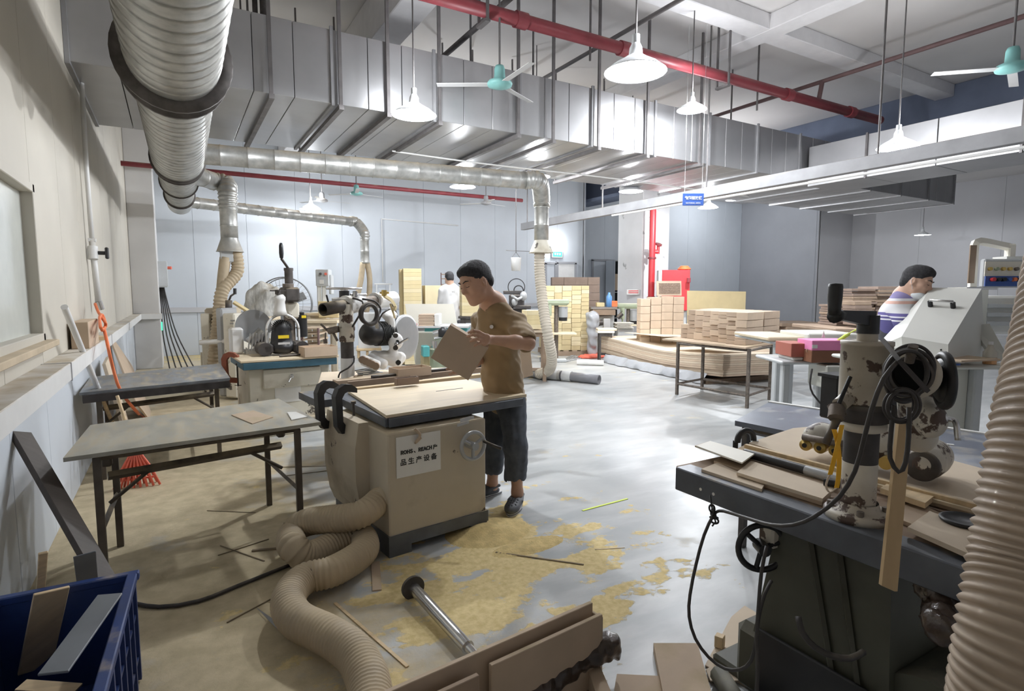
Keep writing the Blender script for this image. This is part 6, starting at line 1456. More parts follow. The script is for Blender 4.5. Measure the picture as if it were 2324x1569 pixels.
# tube frame rack with the brown box pile
rk = thing('tube_frame_rack', 'steel tube frame table carrying the brown box pile', 'rack', onz(1640, 905))
zr = .79; tp = [onz(1503, 769, zr), onz(1692, 789, zr), onz(1770, 776, zr), onz(1600, 757, zr)]
part('tabletop', MB().prism([(p.x, p.y) for p in tp], .022, Matrix.Translation((0, 0, zr - .022))), M['mdf'], rk, world=True)
lgp = [onz(1536, 896), onz(1695, 927), onz(1746, 908), onz(1593, 884)]
for p in lgp: part('leg', MB().box((p.x, p.y, (zr - .022) / 2), (.035, .035, zr - .022), rot=(0, 0, .1)), M['rusty'], rk, world=True)
for i in range(4):
    for z in (.16, zr - .045): part('rail', MB().tube([lgp[i] + Vector((0, 0, z)), lgp[(i + 1) % 4] + Vector((0, 0, z))], .017, 4, smooth=False), M['rusty'], rk, world=True)
q0_, q1_, q3_ = onz(1690, 785, zr), onz(1757, 776, zr), onz(1548, 766, zr)
vx = (q1_ - q0_); vy2 = (q3_ - q0_); LX, LY = vx.length, vy2.length; rotr = math.atan2(vx.y, vx.x)
Mr = Matrix.Translation((q0_.x, q0_.y, zr)) @ Matrix.Rotation(rotr, 4, 'Z'); sh = vy2.normalized() ; loc_y = (Matrix.Rotation(-rotr, 4, 'Z') @ vy2)
print('pile', LX, LY, loc_y, 'wavLp', Lp)
LXs, LYs = 1.02, loc_y.y; slope = loc_y.x / loc_y.y
rnd.seed(21); HP = .43
ny = 8
for j in range(ny):
    y0, y1 = LYs * j / ny, LYs * (j + 1) / ny
    n = rnd.choice((5, 6, 7)); zc = 0; hs = [rnd.uniform(.7, 1.3) for _ in range(n)]; tot = sum(hs)
    for kk_, h in enumerate(hs):
        hh = round(h / tot * HP, 4)
        for (x0, x1) in ((0, .48), (.52, 1.0)):
            xo = slope * (y0 + y1) / 2 + (rnd.uniform(-.03, .012) if x0 == 0 else 0)
            if j >= ny - 1 and zc > .2 and x0 == 0: continue
            cart(x0 + xo, x1 + xo, y0, y1, zc, zc + hh, rnd.choice(('card_tan', 'card_tan2', 'card_tan2')), 'brown box pile on the tube frame rack', 'brown box, %s layer up, %s, %s block of the rack pile' % (('lowest', 'second', 'third', 'fourth', 'fifth', 'sixth', 'seventh')[kk_], ('at the near corner', 'second from the near corner', 'third from the near corner', 'fourth from the near corner', 'fourth from the far corner', 'third from the far corner', 'second from the far corner', 'at the far corner')[j], 'left' if x0 == 0 else 'right'), Mr, 'flat_box', .006)
        zc += hh
# things on the floor near the sheet stack
a = onz(1310, 822, .06); b_ = onz(1370, 824, .06); solo('white_roll', MB().cyl(a, b_, .055, n=18), M['paper'], 'white paper roll lying on the floor before the sheet stack', 'roll')
s_ = SDF((0, 0, 0), (1, 1, 1), .5); p = onz(1345, 812)
s_ = SDF((p.x - .5, p.y - .4, -.02), (p.x + .5, p.y + .4, .2), .02); s_.ell((p.x, p.y, .02), (.35, .2, .07), k=.03); s_.noise(.015, 25, 6); s_.cut((0, 0, -1), 0.0)
solo('red_bag', s_.to(MB()), M['coral'], 'coral red crumpled bag on the floor behind the white roll', 'bag')
wr_ = MB()
for k in range(4): wr_.tube(resample([onz(1270 + 8 * k, 822 - k, .012), onz(1300 + 4 * k, 806 - k, .012), onz(1330, 798 + 3 * k, .012), onz(1320 - 6 * k, 812, .012), onz(1285, 818 + k, .012), onz(1225, 812 + 3 * k, .012)], .1), .012, 5)
solo('floor_cable', wr_, M['motor_grey'], 'tangled grey cable on the floor by the first drill press', 'cable')
floorstrip(1375, 824, 1425, 832, .02, .01, 'paper_grey', 'thin pale strip lying before the sheet stack')
floorstrip(1690, 862, 1738, 854, .12, .01, 'mdf_dark', 'dark flat board on the floor at the near end of the sheet stack', 'board', name='board_piece')
# low piles behind the rack, dark boards
for k in range(4):
    mb = MB(); wb_at(mb, 1728, 1785, .02 + k * .09, .10 + k * .09, 10.5, 1.2, .2); solo('board_bundle', mb, M['mdf' if k % 2 else 'card_tan'], ('lowest', 'second', 'third', 'topmost')[k] + ' of the low board bundles right behind the box pile', 'bundle', 'low board bundles behind the rack')
for k, (px0, px1, z, d) in enumerate(((1745, 1905, .44, 15.6), (1790, 1935, .53, 15.5), (1770, 1880, .62, 15.6))):
    mb = MB(); wb_at(mb, px0, px1, (0 if k == 0 else z - .09), z - (.0 if k == 2 else .002), d, 1.3, .1 * k - .1, .004); solo('brown_sheet', mb, M['mdf_dark'], ('wide dark brown sheet stack at the foot of the dark wall', 'dark brown sheet stack shifted right at the foot of the dark wall', 'topmost dark brown sheets before the dark wall')[k], 'sheet', 'dark brown sheets before the dark wall')
# brown stacks behind the second worker
DB = 8.2
def brown(px0, px1, py0, py1, n, grp, lab, d=DB, dd=.5):
    z1 = dep(1950, py0, d).z; z0 = dep(1950, py1, d).z; a = dep((px0 + px1) / 2, 660, d); Mx = Matrix.Translation((a.x, a.y, 0)) @ Matrix.Rotation(-YAW, 4, 'Z'); w = (px1 - px0) / F * d; h = (z1 - z0) / n
    for k in range(n):
        x = rnd.uniform(-.02, .03); cart(-w / 2, w / 2, x, dd + x, z0 + k * h, z0 + (k + 1) * h, rnd.choice(('card_brown', 'mdf_dark')), grp, ORD[n - 1 - k] + ' ' + lab, Mx, 'brown_board', .012, 'board')
    return z0
z0_ = brown(1935, 1990, 655, 740, 14, 'brown boards behind the second worker', 'brown board in the high left stack behind the second worker')
brown(1992, 2040, 650, 740, 12, 'brown boards at the worker back', 'brown board in the stack directly behind the second worker')
brown(1905, 1932, 692, 740, 8, 'low brown boards', 'brown board in the low leftmost stack behind that worker')
brown(1945, 1985, 684, 740, 6, 'front brown boards', 'brown board in the front stack behind the second worker', DB - .5, .3)
sb_ = thing('stack_base', 'low dark table under the brown board stacks behind the second worker', 'table', dep(1970, 760, DB))
part('tabletop', wb_at(MB(), 1900, 2050, z0_ - .06, z0_ - .003, DB - .55, 1.2), M['mdf_dark'], sb_, world=True)
for px in (1905, 2040): part('leg', wb_at(MB(), px, px + 10, 0, z0_ - .06, DB - .3, .08), M['dark_steel'], sb_, world=True)
# ================================================================ RIGHT: work bench G and its things
dG = 5.6
bg = thing('long_bench', 'grey steel work bench with plywood boards, running to the hooded machine', 'bench', dep(1850, 800, dG), -YAW)
aG = dep(1755, 770, dG); zg = aG.z
part('tabletop', wb_at(MB(), 1752, 2180, zg - .05, zg - .02, dG, .9), M['grey_paint'], bg, world=True)
part('plywood_sheet', wb_at(MB(), 1744, 1840, zg - .018, zg + .018, dG - .03, .8, .03), M['plywood'], bg, world=True)
part('rail', wb_at(MB(), 1765, 2170, zg - .12, zg - .05, dG + .05, .04), M['grey_paint'], bg, world=True)
for px in (1768, 1790, 2150): part('leg', wb_at(MB(), px, px + 20, 0, zg - .05, dG + (.05 if px != 1790 else .75), .09), M['grey_paint'], bg, world=True)
part('grey_bed', wb_at(MB(), 1840, 1960, zg - .02, zg + .055, dG - .1, .6, 0), M['machine_pale'], bg, world=True)
lG = 4.9; zl = dep(1850, 822, lG).z
lb2 = thing('low_bench', 'lower steel bench in front of the long bench with the coloured boxes', 'bench', dep(1880, 830, lG))
part('tabletop', wb_at(MB(), 1782, 2000, zl - .03, zl, lG, .55), M['grey_paint'], lb2, world=True)
for px in (1786, 1865, 1950): part('leg', wb_at(MB(), px, px + 16, 0, zl - .03, lG + .05, .07), M['grey_paint'], lb2, world=True)
part('wall_box', wb_at(MB(), 1885, 1935, zl - .22, zl - .02, lG - .15, .3), M['machine_pale'], lb2, world=True)
solo('hanging_cable', MB().tube(resample([dep(1843, 838, lG - .06), dep(1838, 870, lG - .1), dep(1845, 895, lG - .1), dep(1868, 922, lG - .1)], .05), .008, 6), M['cable'], 'thin black cable hanging under the low bench', 'cable')
def gift(px0, px1, py0, py1, d, dd, m_, lab, z=None, name='gift_box'):
    h = (py1 - py0) / F * d; mb = MB(); wb_at(mb, px0, px1, z, z + h, d, dd, 0, .004); return solo(name, mb, M[m_], lab, 'box'), z + h
mb = MB(); wb_at(mb, 1808, 1850, zl + .001, zl + .035, lG + .02, .3); solo('white_box', mb, M['paper'], 'flat white box under the brick red box', 'box')
gb, _z = gift(1802, 1850, 780, 811, lG, .3, 'box_red', 'brick red gift box with a ring emblem on the low bench', zl + .036)
ec = dep(1834, 796, lG - .005); em = MB().torus((0, 0, 0), .017, .002, 20, 5, M=Matrix.Translation(ec) @ Matrix.Rotation(-YAW, 4, 'Z') @ Matrix.Rotation(PI / 2, 4, 'X')).torus((0, 0, 0), .008, .002, 14, 5, M=Matrix.Translation(ec) @ Matrix.Rotation(-YAW, 4, 'Z') @ Matrix.Rotation(PI / 2, 4, 'X'))
o = part('ring_emblem', em, M['mdf_pale'], gb, world=False); o.parent = None; o.matrix_world = Matrix.Identity(4); o.parent = gb; o.matrix_parent_inverse = Matrix.Translation(gb.location).inverted()
_, z1 = gift(1849, 1945, 808, 836, lG - .12, .25, 'box_brown', 'dark brown gift box under the pink one', zl + .001)
gift(1849, 1945, 783, 806, lG - .12, .25, 'box_pink', 'bright pink gift box on top of the dark brown one', z1 + .001)
mb = MB(); wb_at(mb, 1850, 1862, z1 + .02, z1 + .05, lG - .125, .004, 0, 0); solo('price_tag', mb, M['paper'], 'small white label stuck on the pink box', 'label')
q = dep(1868, 778, lG); solo('glue_nozzle', MB().lathe([(0, 0), (.014, 0), (.004, .05), (0, .06)], (q.x, q.y, z1 + .105), (q.x, q.y, z1 + 1.105), 10, scale_z=False), M['paper'], 'white glue nozzle standing on the pink box', 'nozzle')
solo('lime_tool', MB().tube([dep(1903, 774, lG - .05), dep(1926, 758, lG - .05)], .018, 6).tube(resample([dep(1926, 758, lG - .05), dep(1945, 748, lG - .1), dep(1965, 750, lG - .1)], .03), .006, 6), M['lime'], 'lime yellow tool with a wire behind the pink box', 'tool')
# hooded machine
hG = 4.25
hm = thing('hooded_machine', 'pale machine with a big slanted hood and a black handle', 'machine', dep(2120, 900, hG))
def cpos(px, py, d): return dep(px, py, d)
near = [(2050, 790), (2155, 818), (2112, 662) if False else (2222, 655), (2110, 655)]
A_, B_, Cc, Dd = dep(2046, 764, 3.95), dep(2152, 782, 3.72), dep(2228, 655, 4.02), dep(2110, 655, 4.10)
E_, Fq = dep(2048, 790, 3.95), dep(2152, 826, 3.72); G_ = dep(2236, 826, 4.1)
pn_ = (B_ - A_).cross(Cc - A_); r_ = ray(2112, 653); Dd = CAMP + r_ * ((A_ - CAMP).dot(pn_) / r_.dot(pn_))
vs = [A_, B_, Cc, Dd, E_, Fq, G_, E_ + FW * .3]
hb_ = MB().add(vs, [(0, 1, 2, 3), (0, 4, 5, 1), (1, 5, 6, 2), (4, 7, 6, 5), (3, 2, 6, 7), (0, 3, 7, 4)])
part('hood', hb_, M['machine_white'], hm, world=True)
hl = A_.lerp(Dd, .62); hr = B_.lerp(Cc, .62); nrm_ = (Cc - B_).cross(A_ - B_).normalized(); 
if nrm_.dot(FW) > 0: nrm_ = -nrm_
ha = hl.lerp(hr, .22); hb2 = hl.lerp(hr, .68)
part('handle', MB().tube([ha, ha + nrm_ * .05, hb2 + nrm_ * .05, hb2], .010, 8), M['steel'], hm, world=True)
for p in (ha, hb2): part('handle_mount', MB().cyl(p, p + nrm_ * .04, .016, n=10), M['black'], hm, world=True)
part('screw_hole', MB().cyl(B_.lerp(A_, .15) + (Fq - B_) * .35, B_.lerp(A_, .15) + (Fq - B_) * .35 - FW * .005, .006, n=10), M['black'], hm, world=True)
zmb = G_.z
part('machine_bed', wb_at(MB(), 2180, 2330, E_.z + .02, dep(2260, 672, 4.9).z, 4.9, .6, 0, .02), M['machine_white'], hm, world=True)
part('side_column', wb_at(MB(), 2222, 2246, Fq.z, dep(2230, 655, 4.7).z, 4.75, .3), M['machine_pale'], hm, world=True)
part('side_flap', MB().add([dep(2203, 738, 4.1), dep(2246, 735, 4.0), dep(2290, 815, 3.9), dep(2262, 822, 3.95), dep(2203, 738, 4.12) + FW * .03, dep(2246, 735, 4.0) + FW * .03, dep(2290, 815, 3.9) + FW * .03, dep(2262, 822, 3.95) + FW * .03], [(0, 1, 2, 3), (7, 6, 5, 4), (0, 4, 5, 1), (1, 5, 6, 2), (2, 6, 7, 3), (3, 7, 4, 0)]), M['machine_white'], hm, world=True)
for k in range(3): part('drawer_strip', wb_at(MB(), 2245, 2330, dep(0, 700, 4.8).z - .075 * k, dep(0, 690, 4.8).z - .075 * k, 4.86, .05, 0, .004), M['grey_paint'], hm, world=True)
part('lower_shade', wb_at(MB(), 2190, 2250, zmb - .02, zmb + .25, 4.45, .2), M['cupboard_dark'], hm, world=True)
# arch handle
ar = thing('arch_handle_press', 'cream arch shaped press frame standing on the hooded machine', 'press', dep(2210, 655, 4.6))
p = [dep(2206, 652, 4.6), dep(2213, 548, 4.6), dep(2222, 545, 4.62), dep(2228, 545, 4.6), dep(2298, 558, 4.7), dep(2294, 585, 4.7)]
arc = MB().tube(resample([dep(2206, 652, 4.6), dep(2209, 600, 4.6), dep(2212, 556, 4.6), dep(2218, 549, 4.6), dep(2232, 549, 4.62), dep(2290, 561, 4.7)], .05), .032, 4, smooth=False).box(tuple(dep(2292, 572, 4.7)), (.06, .06, .13), rot=(0, 0, -YAW), bev=.01)
part('arch', arc, M['white_board'], ar, world=True)
part('foot_plate', MB().box(tuple(dep(2206, 655, 4.6)), (.24, .2, .02), rot=(0, 0, -YAW)), M['steel'], ar, world=True)
part('dark_panel', MB().box(tuple(dep(2206, 600, 4.56)), (.05, .01, .30), rot=(0, 0, -YAW)), M['mdf_dark'], ar, world=True)
part('head_plate', MB().box(tuple(dep(2288, 586, 4.7)), (.14, .14, .02), rot=(0, 0, -YAW)), M['machine_white'], ar, world=True)
# control panel
cpn = thing('control_console', 'control console with rows of coloured knobs on blue and cream fields', 'panel', dep(2275, 655, 4.5))
def onp(px, py, off=0.0): return dep(px, py, 4.42 - off)
def flat(mb, px0, py0, px1, py1, off, t=.008):
    a = dep((px0 + px1) / 2, (py0 + py1) / 2, 4.42 - off); return mb.box(tuple(a), ((px1 - px0) / F * 4.42, t, (py1 - py0) / F * 4.42), rot=(0, 0, -YAW))
part('housing', wb_at(MB(), 2230, 2345, dep(0, 653, 4.43).z, dep(0, 588, 4.43).z, 4.44, .05), M['grey_paint'], cpn, world=True)
part('cream_field', flat(MB(), 2235, 594, 2345, 627, .0), M['white_board'], cpn, world=True)
part('blue_field', flat(MB(), 2235, 627, 2345, 650, .0), M['sign_blue'], cpn, world=True)
for k in range(6):
    p = onp(2245 + k * 15, 611, .004); part('knob', MB().cyl(p, p - FW * .02, .014, n=12), M[('brass', 'exit_green', 'brass', 'brass', 'rusty', 'brass')[k] if k != 1 else 'green_paint'], cpn, world=True)
for k in range(6):
    p = onp(2250 + k * 12, 635, .004); part('knob', MB().cyl(p, p - FW * .03, .015, n=12), M[('red_paint', 'black', 'black', 'sign_blue', 'orange', 'black')[k]], cpn, world=True)
# things before the hooded machine
bG = thing('front_bench', 'cream steel bench at far right below the hooded machine, with papers', 'bench', dep(2230, 900, 3.9))
zf_ = Fq.z - .015
part('tabletop', wb_at(MB(), 2040, 2330, zf_ - .03, zf_ - .004, 3.72, .75), M['machine_pale'], bG, world=True)
part('cabinet', wb_at(MB(), 2150, 2215, .35, zf_ - .032, 3.85, .5), M['machine_pale'], bG, world=True)
for px in (2060, 2228): part('leg', wb_at(MB(), px, px + 22, 0, zf_ - .032, 3.8, .08), M['grey_paint'], bG, world=True)
q = dep(2245, 830, 3.85); bt2 = thing('glue_bottle', 'clear white capped bottle of amber glue on the bench at right', 'bottle', (q.x, q.y, zf_ - .002))
part('glue', MB().cyl((0, 0, 0), (0, 0, .045), .038, n=20), M['amber'], bt2); part('bottle_body', MB().lathe([(.04, .045), (.04, .08), (.018, .11), (.016, .13), (.0, .13)], n=20, scale_z=False), M['bottle'], bt2); part('cap', MB().cyl((0, 0, .13), (0, 0, .15), .014, n=12), M['plastic_white'], bt2)
for k, (px0, px1, m_, nm, lab) in enumerate(((2140, 2185, 'paper', 'folded_paper', 'folded white paper under the book on the right bench'), (2150, 2190, 'sign_blue', 'blue_book', 'blue and white book lying on the right bench'), (2130, 2200, 'paper', 'paper_pile', 'white paper pile on the right bench'), (2165, 2290, 'mdf', 'card_sheet', 'curved tan card sheet on the right bench'))):
    mb = MB(); wb_at(mb, px0, px1, zf_ - .003 + k * .013, zf_ + .009 + k * .013, 3.62, .25, .1 * k, .001); solo(nm, mb, M[m_], lab, 'book' if 'book' in nm else 'paper')
# column between: tall black hosed post behind the crank (small white post with yellow cap)
q = dep(2030, 745, 4.6); tp_ = thing('steel_post', 'short shiny steel post with cross bar behind the crank handle', 'post', (q.x, q.y, zg - .02))
part('post', MB().cyl((0, 0, 0), (0, 0, .24), .035, n=16), M['steel'], tp_); part('crossbar', MB().box((0, 0, .10), (.34, .02, .012), rot=(0, 0, -YAW)), M['steel'], tp_); part('yellow_band', MB().cyl((0, 0, .0), (0, 0, .06), .037, n=16), M['strap'], tp_)
# ================================================================ BLACK TABLE behind the foreground saw
zk = .75
kt = [onz(1668, 955, zk), onz(2240, 1072, zk), onz(2330, 1000, zk), onz(1745, 913, zk)]
bk_ = thing('slate_table', 'dark slate topped table behind the foreground saw, with a white edge strip', 'table', onz(1690, 1250))
part('tabletop', MB().prism([(p.x, p.y) for p in kt], .03, Matrix.Translation((0, 0, zk - .03))), M['slate'], bk_, world=True)
part('white_edge', MB().box(((kt[3].x + kt[2].x) / 2, (kt[3].y + kt[2].y) / 2, zk + .004), ((kt[3] - kt[2]).length, .03, .008), rot=(0, 0, math.atan2((kt[2] - kt[3]).y, (kt[2] - kt[3]).x))), M['paper'], bk_, world=True)
cen = sum(kt, Vector()) / 4
for p in kt:
    q = p.lerp(cen, .10); part('leg', MB().box((q.x, q.y, (zk - .03) / 2), (.035, .035, zk - .03)), M['dark_steel'], bk_, world=True)
for i in range(4):
    a, b_ = kt[i].lerp(cen, .10), kt[(i + 1) % 4].lerp(cen, .10); part('rail', MB().tube([(a.x, a.y, zk - .05), (b_.x, b_.y, zk - .05)], .018, 4, smooth=False), M['dark_steel'], bk_, world=True)
floor_w = onz(2060, 1000, zk + .002); floor_e = onz(2165, 1010, zk + .002)
solo('paper_strip', MB().box((0, 0, 0), ((floor_e - floor_w).length, .02, .003), M=Matrix.Translation((floor_w + floor_e) / 2) @ Matrix.Rotation(math.atan2((floor_e - floor_w).y, (floor_e - floor_w).x), 4, 'Z')), M['paper'], 'white strip lying on the dark slate table', 'strip')
# ================================================================ PEOPLE
def face_frame(f, up=None):
    x = Vector(f).normalized(); u = Vector(up or (0, 0, 1)); z = (u - x * u.dot(x)).normalized(); y = z.cross(x)
    return Matrix((x, y, z)).transposed()
def head_sdf(s, C, R, k=1.0, neck=None, nr=.052):
    def W_(v): return tuple(C + R @ (Vector(v) * k))
    R4 = R.to_4x4()
    def E(c, r, kk=.02, op='u', rot=None):
        RR = R4 @ (Euler(rot).to_matrix().to_4x4() if rot else Matrix.Identity(4)); s.ell(W_(c), tuple(x * k for x in r), RR, kk * k, op)
    def Cn(a, b_, r1, r2, kk=.01, op='u'): s.cone(W_(a), W_(b_), r1 * k, r2 * k, kk * k, op)
    E((-.010, 0, .030), (.098, .078, .092), .02)
    E((.020, 0, -.030), (.076, .064, .085), .03)
    E((.045, 0, -.075), (.045, .044, .036), .03)
    Cn((.074, 0, -.098), (.066, 0, -.094), .018, .018, .02)
    Cn((.030, -.050, -.060), (.070, -.018, -.095), .016, .014, .02); Cn((.030, .050, -.060), (.070, .018, -.095), .016, .014, .02)
    for sy in (-1, 1):
        E((.060, sy * .042, -.018), (.030, .024, .024), .02)
        E((.096, sy * .031, .010), (.016, .017, .011), .012, 's')
        E((.080, sy * .031, .008), (.0135, .016, .0115), .004)
        Cn((.088, sy * .012, .030), (.078, sy * .050, .032), .0085, .006, .012)
        E((.004, sy * .078, -.008), (.017, .008, .030), .006, 'u', (0, -.15, sy * .35)); E((.008, sy * .085, -.006), (.009, .006, .018), .004, 's', (0, -.15, sy * .35))
        Cn((.096, sy * .012, -.030), (.092, sy * .013, -.031), .0085, .008, .008)
    Cn((.086, 0, .020), (.109, 0, -.022), .008, .0125, .012)
    Cn((.088, -.016, -.055), (.088, .016, -.055), .0075, .0075, .006); Cn((.086, -.014, -.068), (.086, .014, -.068), .008, .008, .006)
    Cn((.101, -.02, -.0615), (.101, .02, -.0615), .0022, .0022, .003, 's')
    if neck is not None: s.cone(tuple(C + R @ Vector((-.030 * k, 0, -.050 * k))), tuple(neck), nr * k, nr * 1.08 * k, .03)
def hair_mesh(C, R, k, mat_, parent, seed=1, long_=0.0, h=.005):
    e = .15 * k; s = SDF(tuple(C - Vector((e, e, e))), tuple(C + Vector((e, e, e))), h)
    R4 = R.to_4x4()
    def W_(v): return tuple(C + R @ (Vector(v) * k))
    def E(c, r, kk=.01, op='u'): s.ell(W_(c), tuple(x * k for x in r), R4, kk * k, op)
    E((-.013, 0, .034), (.1005, .0805, .0935)); E((-.050, 0, -.015), (.056, .070, .055 + long_)); E((.03, 0, .082), (.062, .062, .036 + long_), .02)
    E((.112, 0, -.026), (.088, .12, .100), .008, 's')            # the face opening
    E((.018, 0, -.090), (.056, .14, .105), .010, 's')            # below the ears
    E((-.02, 0, -.145), (.14, .14, .08), .01, 's')
    s.noise(.0011, 210, seed)
    return part('hair', s.to(MB()), mat_, parent, world=True)
def finger(s, pts, r0, r1, k=.004):
    for i in range(len(pts) - 1):
        a = r0 + (r1 - r0) * i / (len(pts) - 1); b_ = r0 + (r1 - r0) * (i + 1) / (len(pts) - 1); s.cone(pts[i], pts[i + 1], a, b_, k)
# ---------------- the worker at the saw
man = thing('person', 'worker in brown t-shirt and dark cropped trousers, looking down at a tan box he holds', 'person', onz(1150, 1165))
HC = dep(1081, 641, 3.72); fh = (RT * -.66 - FW * .58 - UP * .42); RH = face_frame(fh, UP * 1.0 + RT * -.12); HK = 1.13
ft = (RT * -.75 - FW * .62); ft.z = 0; ft.normalize()
NK = dep(1120, 700, 3.86); LS = dep(1173, 735, 3.76); RS = dep(1090, 728, 4.12); LE = dep(1199, 780, 3.54); LW = dep(1113, 771, 3.46)
HP = dep(1146, 895, 4.10); WA = dep(1140, 865, 4.06); CH = dep(1129, 765, 3.94)
LH, RHp = dep(1162, 915, 4.04), dep(1128, 915, 4.20)
LK, RK = dep(1170, 1010, 3.96), dep(1122, 1002, 4.16); LA, RA = dep(1174, 1118, 4.00), dep(1117, 1100, 4.22)
RE = dep(1092, 812, 4.02); RW = dep(1056, 842, 3.57)
lo = (1.35, 2.35, 0.0); hi = (2.65, 3.95, 1.85)
pts_all = [HC, NK, LS, RS, LE, LW, HP, LK, RK, LA, RA, RE, RW]
lo = [min(p[i] for p in pts_all) - .22 for i in range(3)]; hi = [max(p[i] for p in pts_all) + .22 for i in range(3)]; lo[2] = .0
s = SDF(lo, hi, .0065)
head_sdf(s, HC, RH, HK, NK, .050)
s.cone(tuple(NK), tuple(WA), .12, .12, .03, sq=(ft, .7)); s.cone(tuple(RS), tuple(LS), .05, .05, .04)
s.cone(tuple(WA), tuple(HP), .12, .13, .03, sq=(ft, .75))
for a, b_, r1, r2 in ((LS, LE, .050, .041), (RS, RE, .050, .041), (RE, RW, .040, .026), (LH, LK, .075, .055), (RHp, RK, .075, .055), (LK, LA, .055, .037), (RK, RA, .055, .037)): s.cone(tuple(a), tuple(b_), r1, r2, .03)
s.cone(tuple(LE), tuple(LE.lerp(LW, .35)), .041, .043, .02); s.cone(tuple(LE.lerp(LW, .35)), tuple(LW), .043, .026, .02)
fw_dir = Vector((ft.x, ft.y, 0))
for A_k in (LA, RA): s.cone(tuple(A_k), tuple(Vector((A_k.x, A_k.y, .05))), .037, .038, .03)
body = s.to(MB())
# hands, finer
def D_(px, py, d): return tuple(dep(px, py, d))
dH = 3.385
s2 = SDF([min(LW[i], dep(1060, 760, dH)[i]) - .09 for i in range(3)], [max(LW[i], dep(1060, 760, dH)[i]) + .09 for i in range(3)], .0032)
s2.cone(tuple(LE.lerp(LW, .82)), tuple(LW), .028, .026, .01)
s2.cone(tuple(LW), D_(1102, 771, 3.420), .025, .030, .015, sq=(tuple(FW), .62)); s2.cone(D_(1104, 766, 3.415), D_(1098, 778, 3.415), .022, .021, .012, sq=(tuple(FW), .7))
finger(s2, [D_(1100, 761, 3.410), D_(1087, 753.5, dH), D_(1075, 751, 3.375), D_(1064, 755, 3.385)], .0105, .0080)
finger(s2, [D_(1099, 767, 3.410), D_(1084, 761, dH - .01), D_(1072, 760, 3.368), D_(1061, 764, 3.38)], .0108, .0082)
finger(s2, [D_(1099, 773, 3.410), D_(1086, 770, dH - .01), D_(1076, 771, 3.37), D_(1068, 775, 3.385)], .0105, .0080)
finger(s2, [D_(1100, 779, 3.410), D_(1091, 779, dH), D_(1083, 781, 3.375), D_(1077, 785, 3.385)], .0095, .0072)
finger(s2, [D_(1106, 778, 3.430), D_(1096, 786, 3.475), D_(1082, 783, 3.485)], .0125, .0095)
s2.to(body)
s3 = SDF([min(RW[i], dep(1042, 838, 3.500)[i]) - .10 for i in range(3)], [max(RW[i], dep(1042, 838, 3.500)[i]) + .10 for i in range(3)], .0045)
s3.cone(tuple(RE.lerp(RW, .85)), tuple(RW), .029, .026, .01); s3.cone(tuple(RW), D_(1044, 838, 3.510), .026, .034, .015, sq=(tuple(FW), .6))
for k, (px, py) in enumerate(((1022, 812), (1015, 824), (1014, 838), (1020, 850))): finger(s3, [D_(1042, 830 + k * 5, 3.500), D_(1030, 822 + k * 8, 3.485), D_(px, py, 3.485)], .010, .008)
finger(s3, [D_(1050, 828, 3.520), D_(1046, 812, 3.495), D_(1040, 802, 3.490)], .012, .009)
s3.to(body)
part('body', body, M['skin'], man, world=True)
hair_mesh(HC, RH, HK, M['hair'], man, 2)
for sy in (-1, 1):
    part('eyebrow', MB().tube([HC + RH @ (Vector(v) * HK) for v in ((.099, sy * .012, .029), (.094, sy * .032, .036), (.082, sy * .050, .031))], [.003, .004, .002], 6), M['hair'], man, world=True)
    part('eyelid_line', MB().tube([HC + RH @ (Vector(v) * HK) for v in ((.0935, sy * .018, .003), (.0955, sy * .031, .0005), (.089, sy * .044, .002))], .0016, 6), M['hair'], man, world=True)
part('lips', MB().ell(tuple(HC + RH @ (Vector((.0915, 0, -.0615)) * HK)), (.0045, .019, .009), 14, 8, M=None, rot=RH.to_euler()), M['lip'], man, world=True)
# t-shirt
s = SDF(lo, hi, .0075)
s.cone(tuple(NK + Vector((0, 0, -.02))), tuple(CH), .12, .168, .05, sq=(ft, .70)); s.cone(tuple(CH), tuple(WA), .170, .155, .05, sq=(ft, .76)); s.cone(tuple(WA), tuple(WA.lerp(HP, .95)), .155, .165, .05, sq=(ft, .80))
s.cone(tuple(RS), tuple(NK + Vector((0, 0, -.03))), .066, .07, .05); s.cone(tuple(NK + Vector((0, 0, -.03))), tuple(LS), .07, .066, .05)
s.cone(tuple(LS), tuple(LS.lerp(LE, .86)), .068, .068, .03); s.cone(tuple(RS), tuple(RS.lerp(RE, .75)), .066, .068, .03)
s.noise(.006, 20, 5); s.noise(.0035, 48, 9)
nd = (HC - NK).normalized(); s.cone(tuple(NK + nd * .035), tuple(NK + nd * .16), .064, .075, .01, 's')
ed = (LE - LS).normalized(); s.ell(tuple(LS.lerp(LE, 1.06)), (.055, .055, .055), k=.008, op='s')
part('t_shirt', s.to(MB()), M['shirt_brown'], man, world=True)
bdg = dep(1115.5, 742, 3.755)
bd_n = (CAMP - bdg).normalized()
part('chest_badge', MB().cyl(bdg + bd_n * -.03, bdg + bd_n * .012, .0125, n=20), M['tshirt_white'], man, world=True)
part('neck_cord', MB().torus(tuple(NK + nd * .02), .072, .0018, 36, 5, rot=Vector(nd).to_track_quat('Z', 'Y').to_euler()), M['red_dull'], man, world=True)
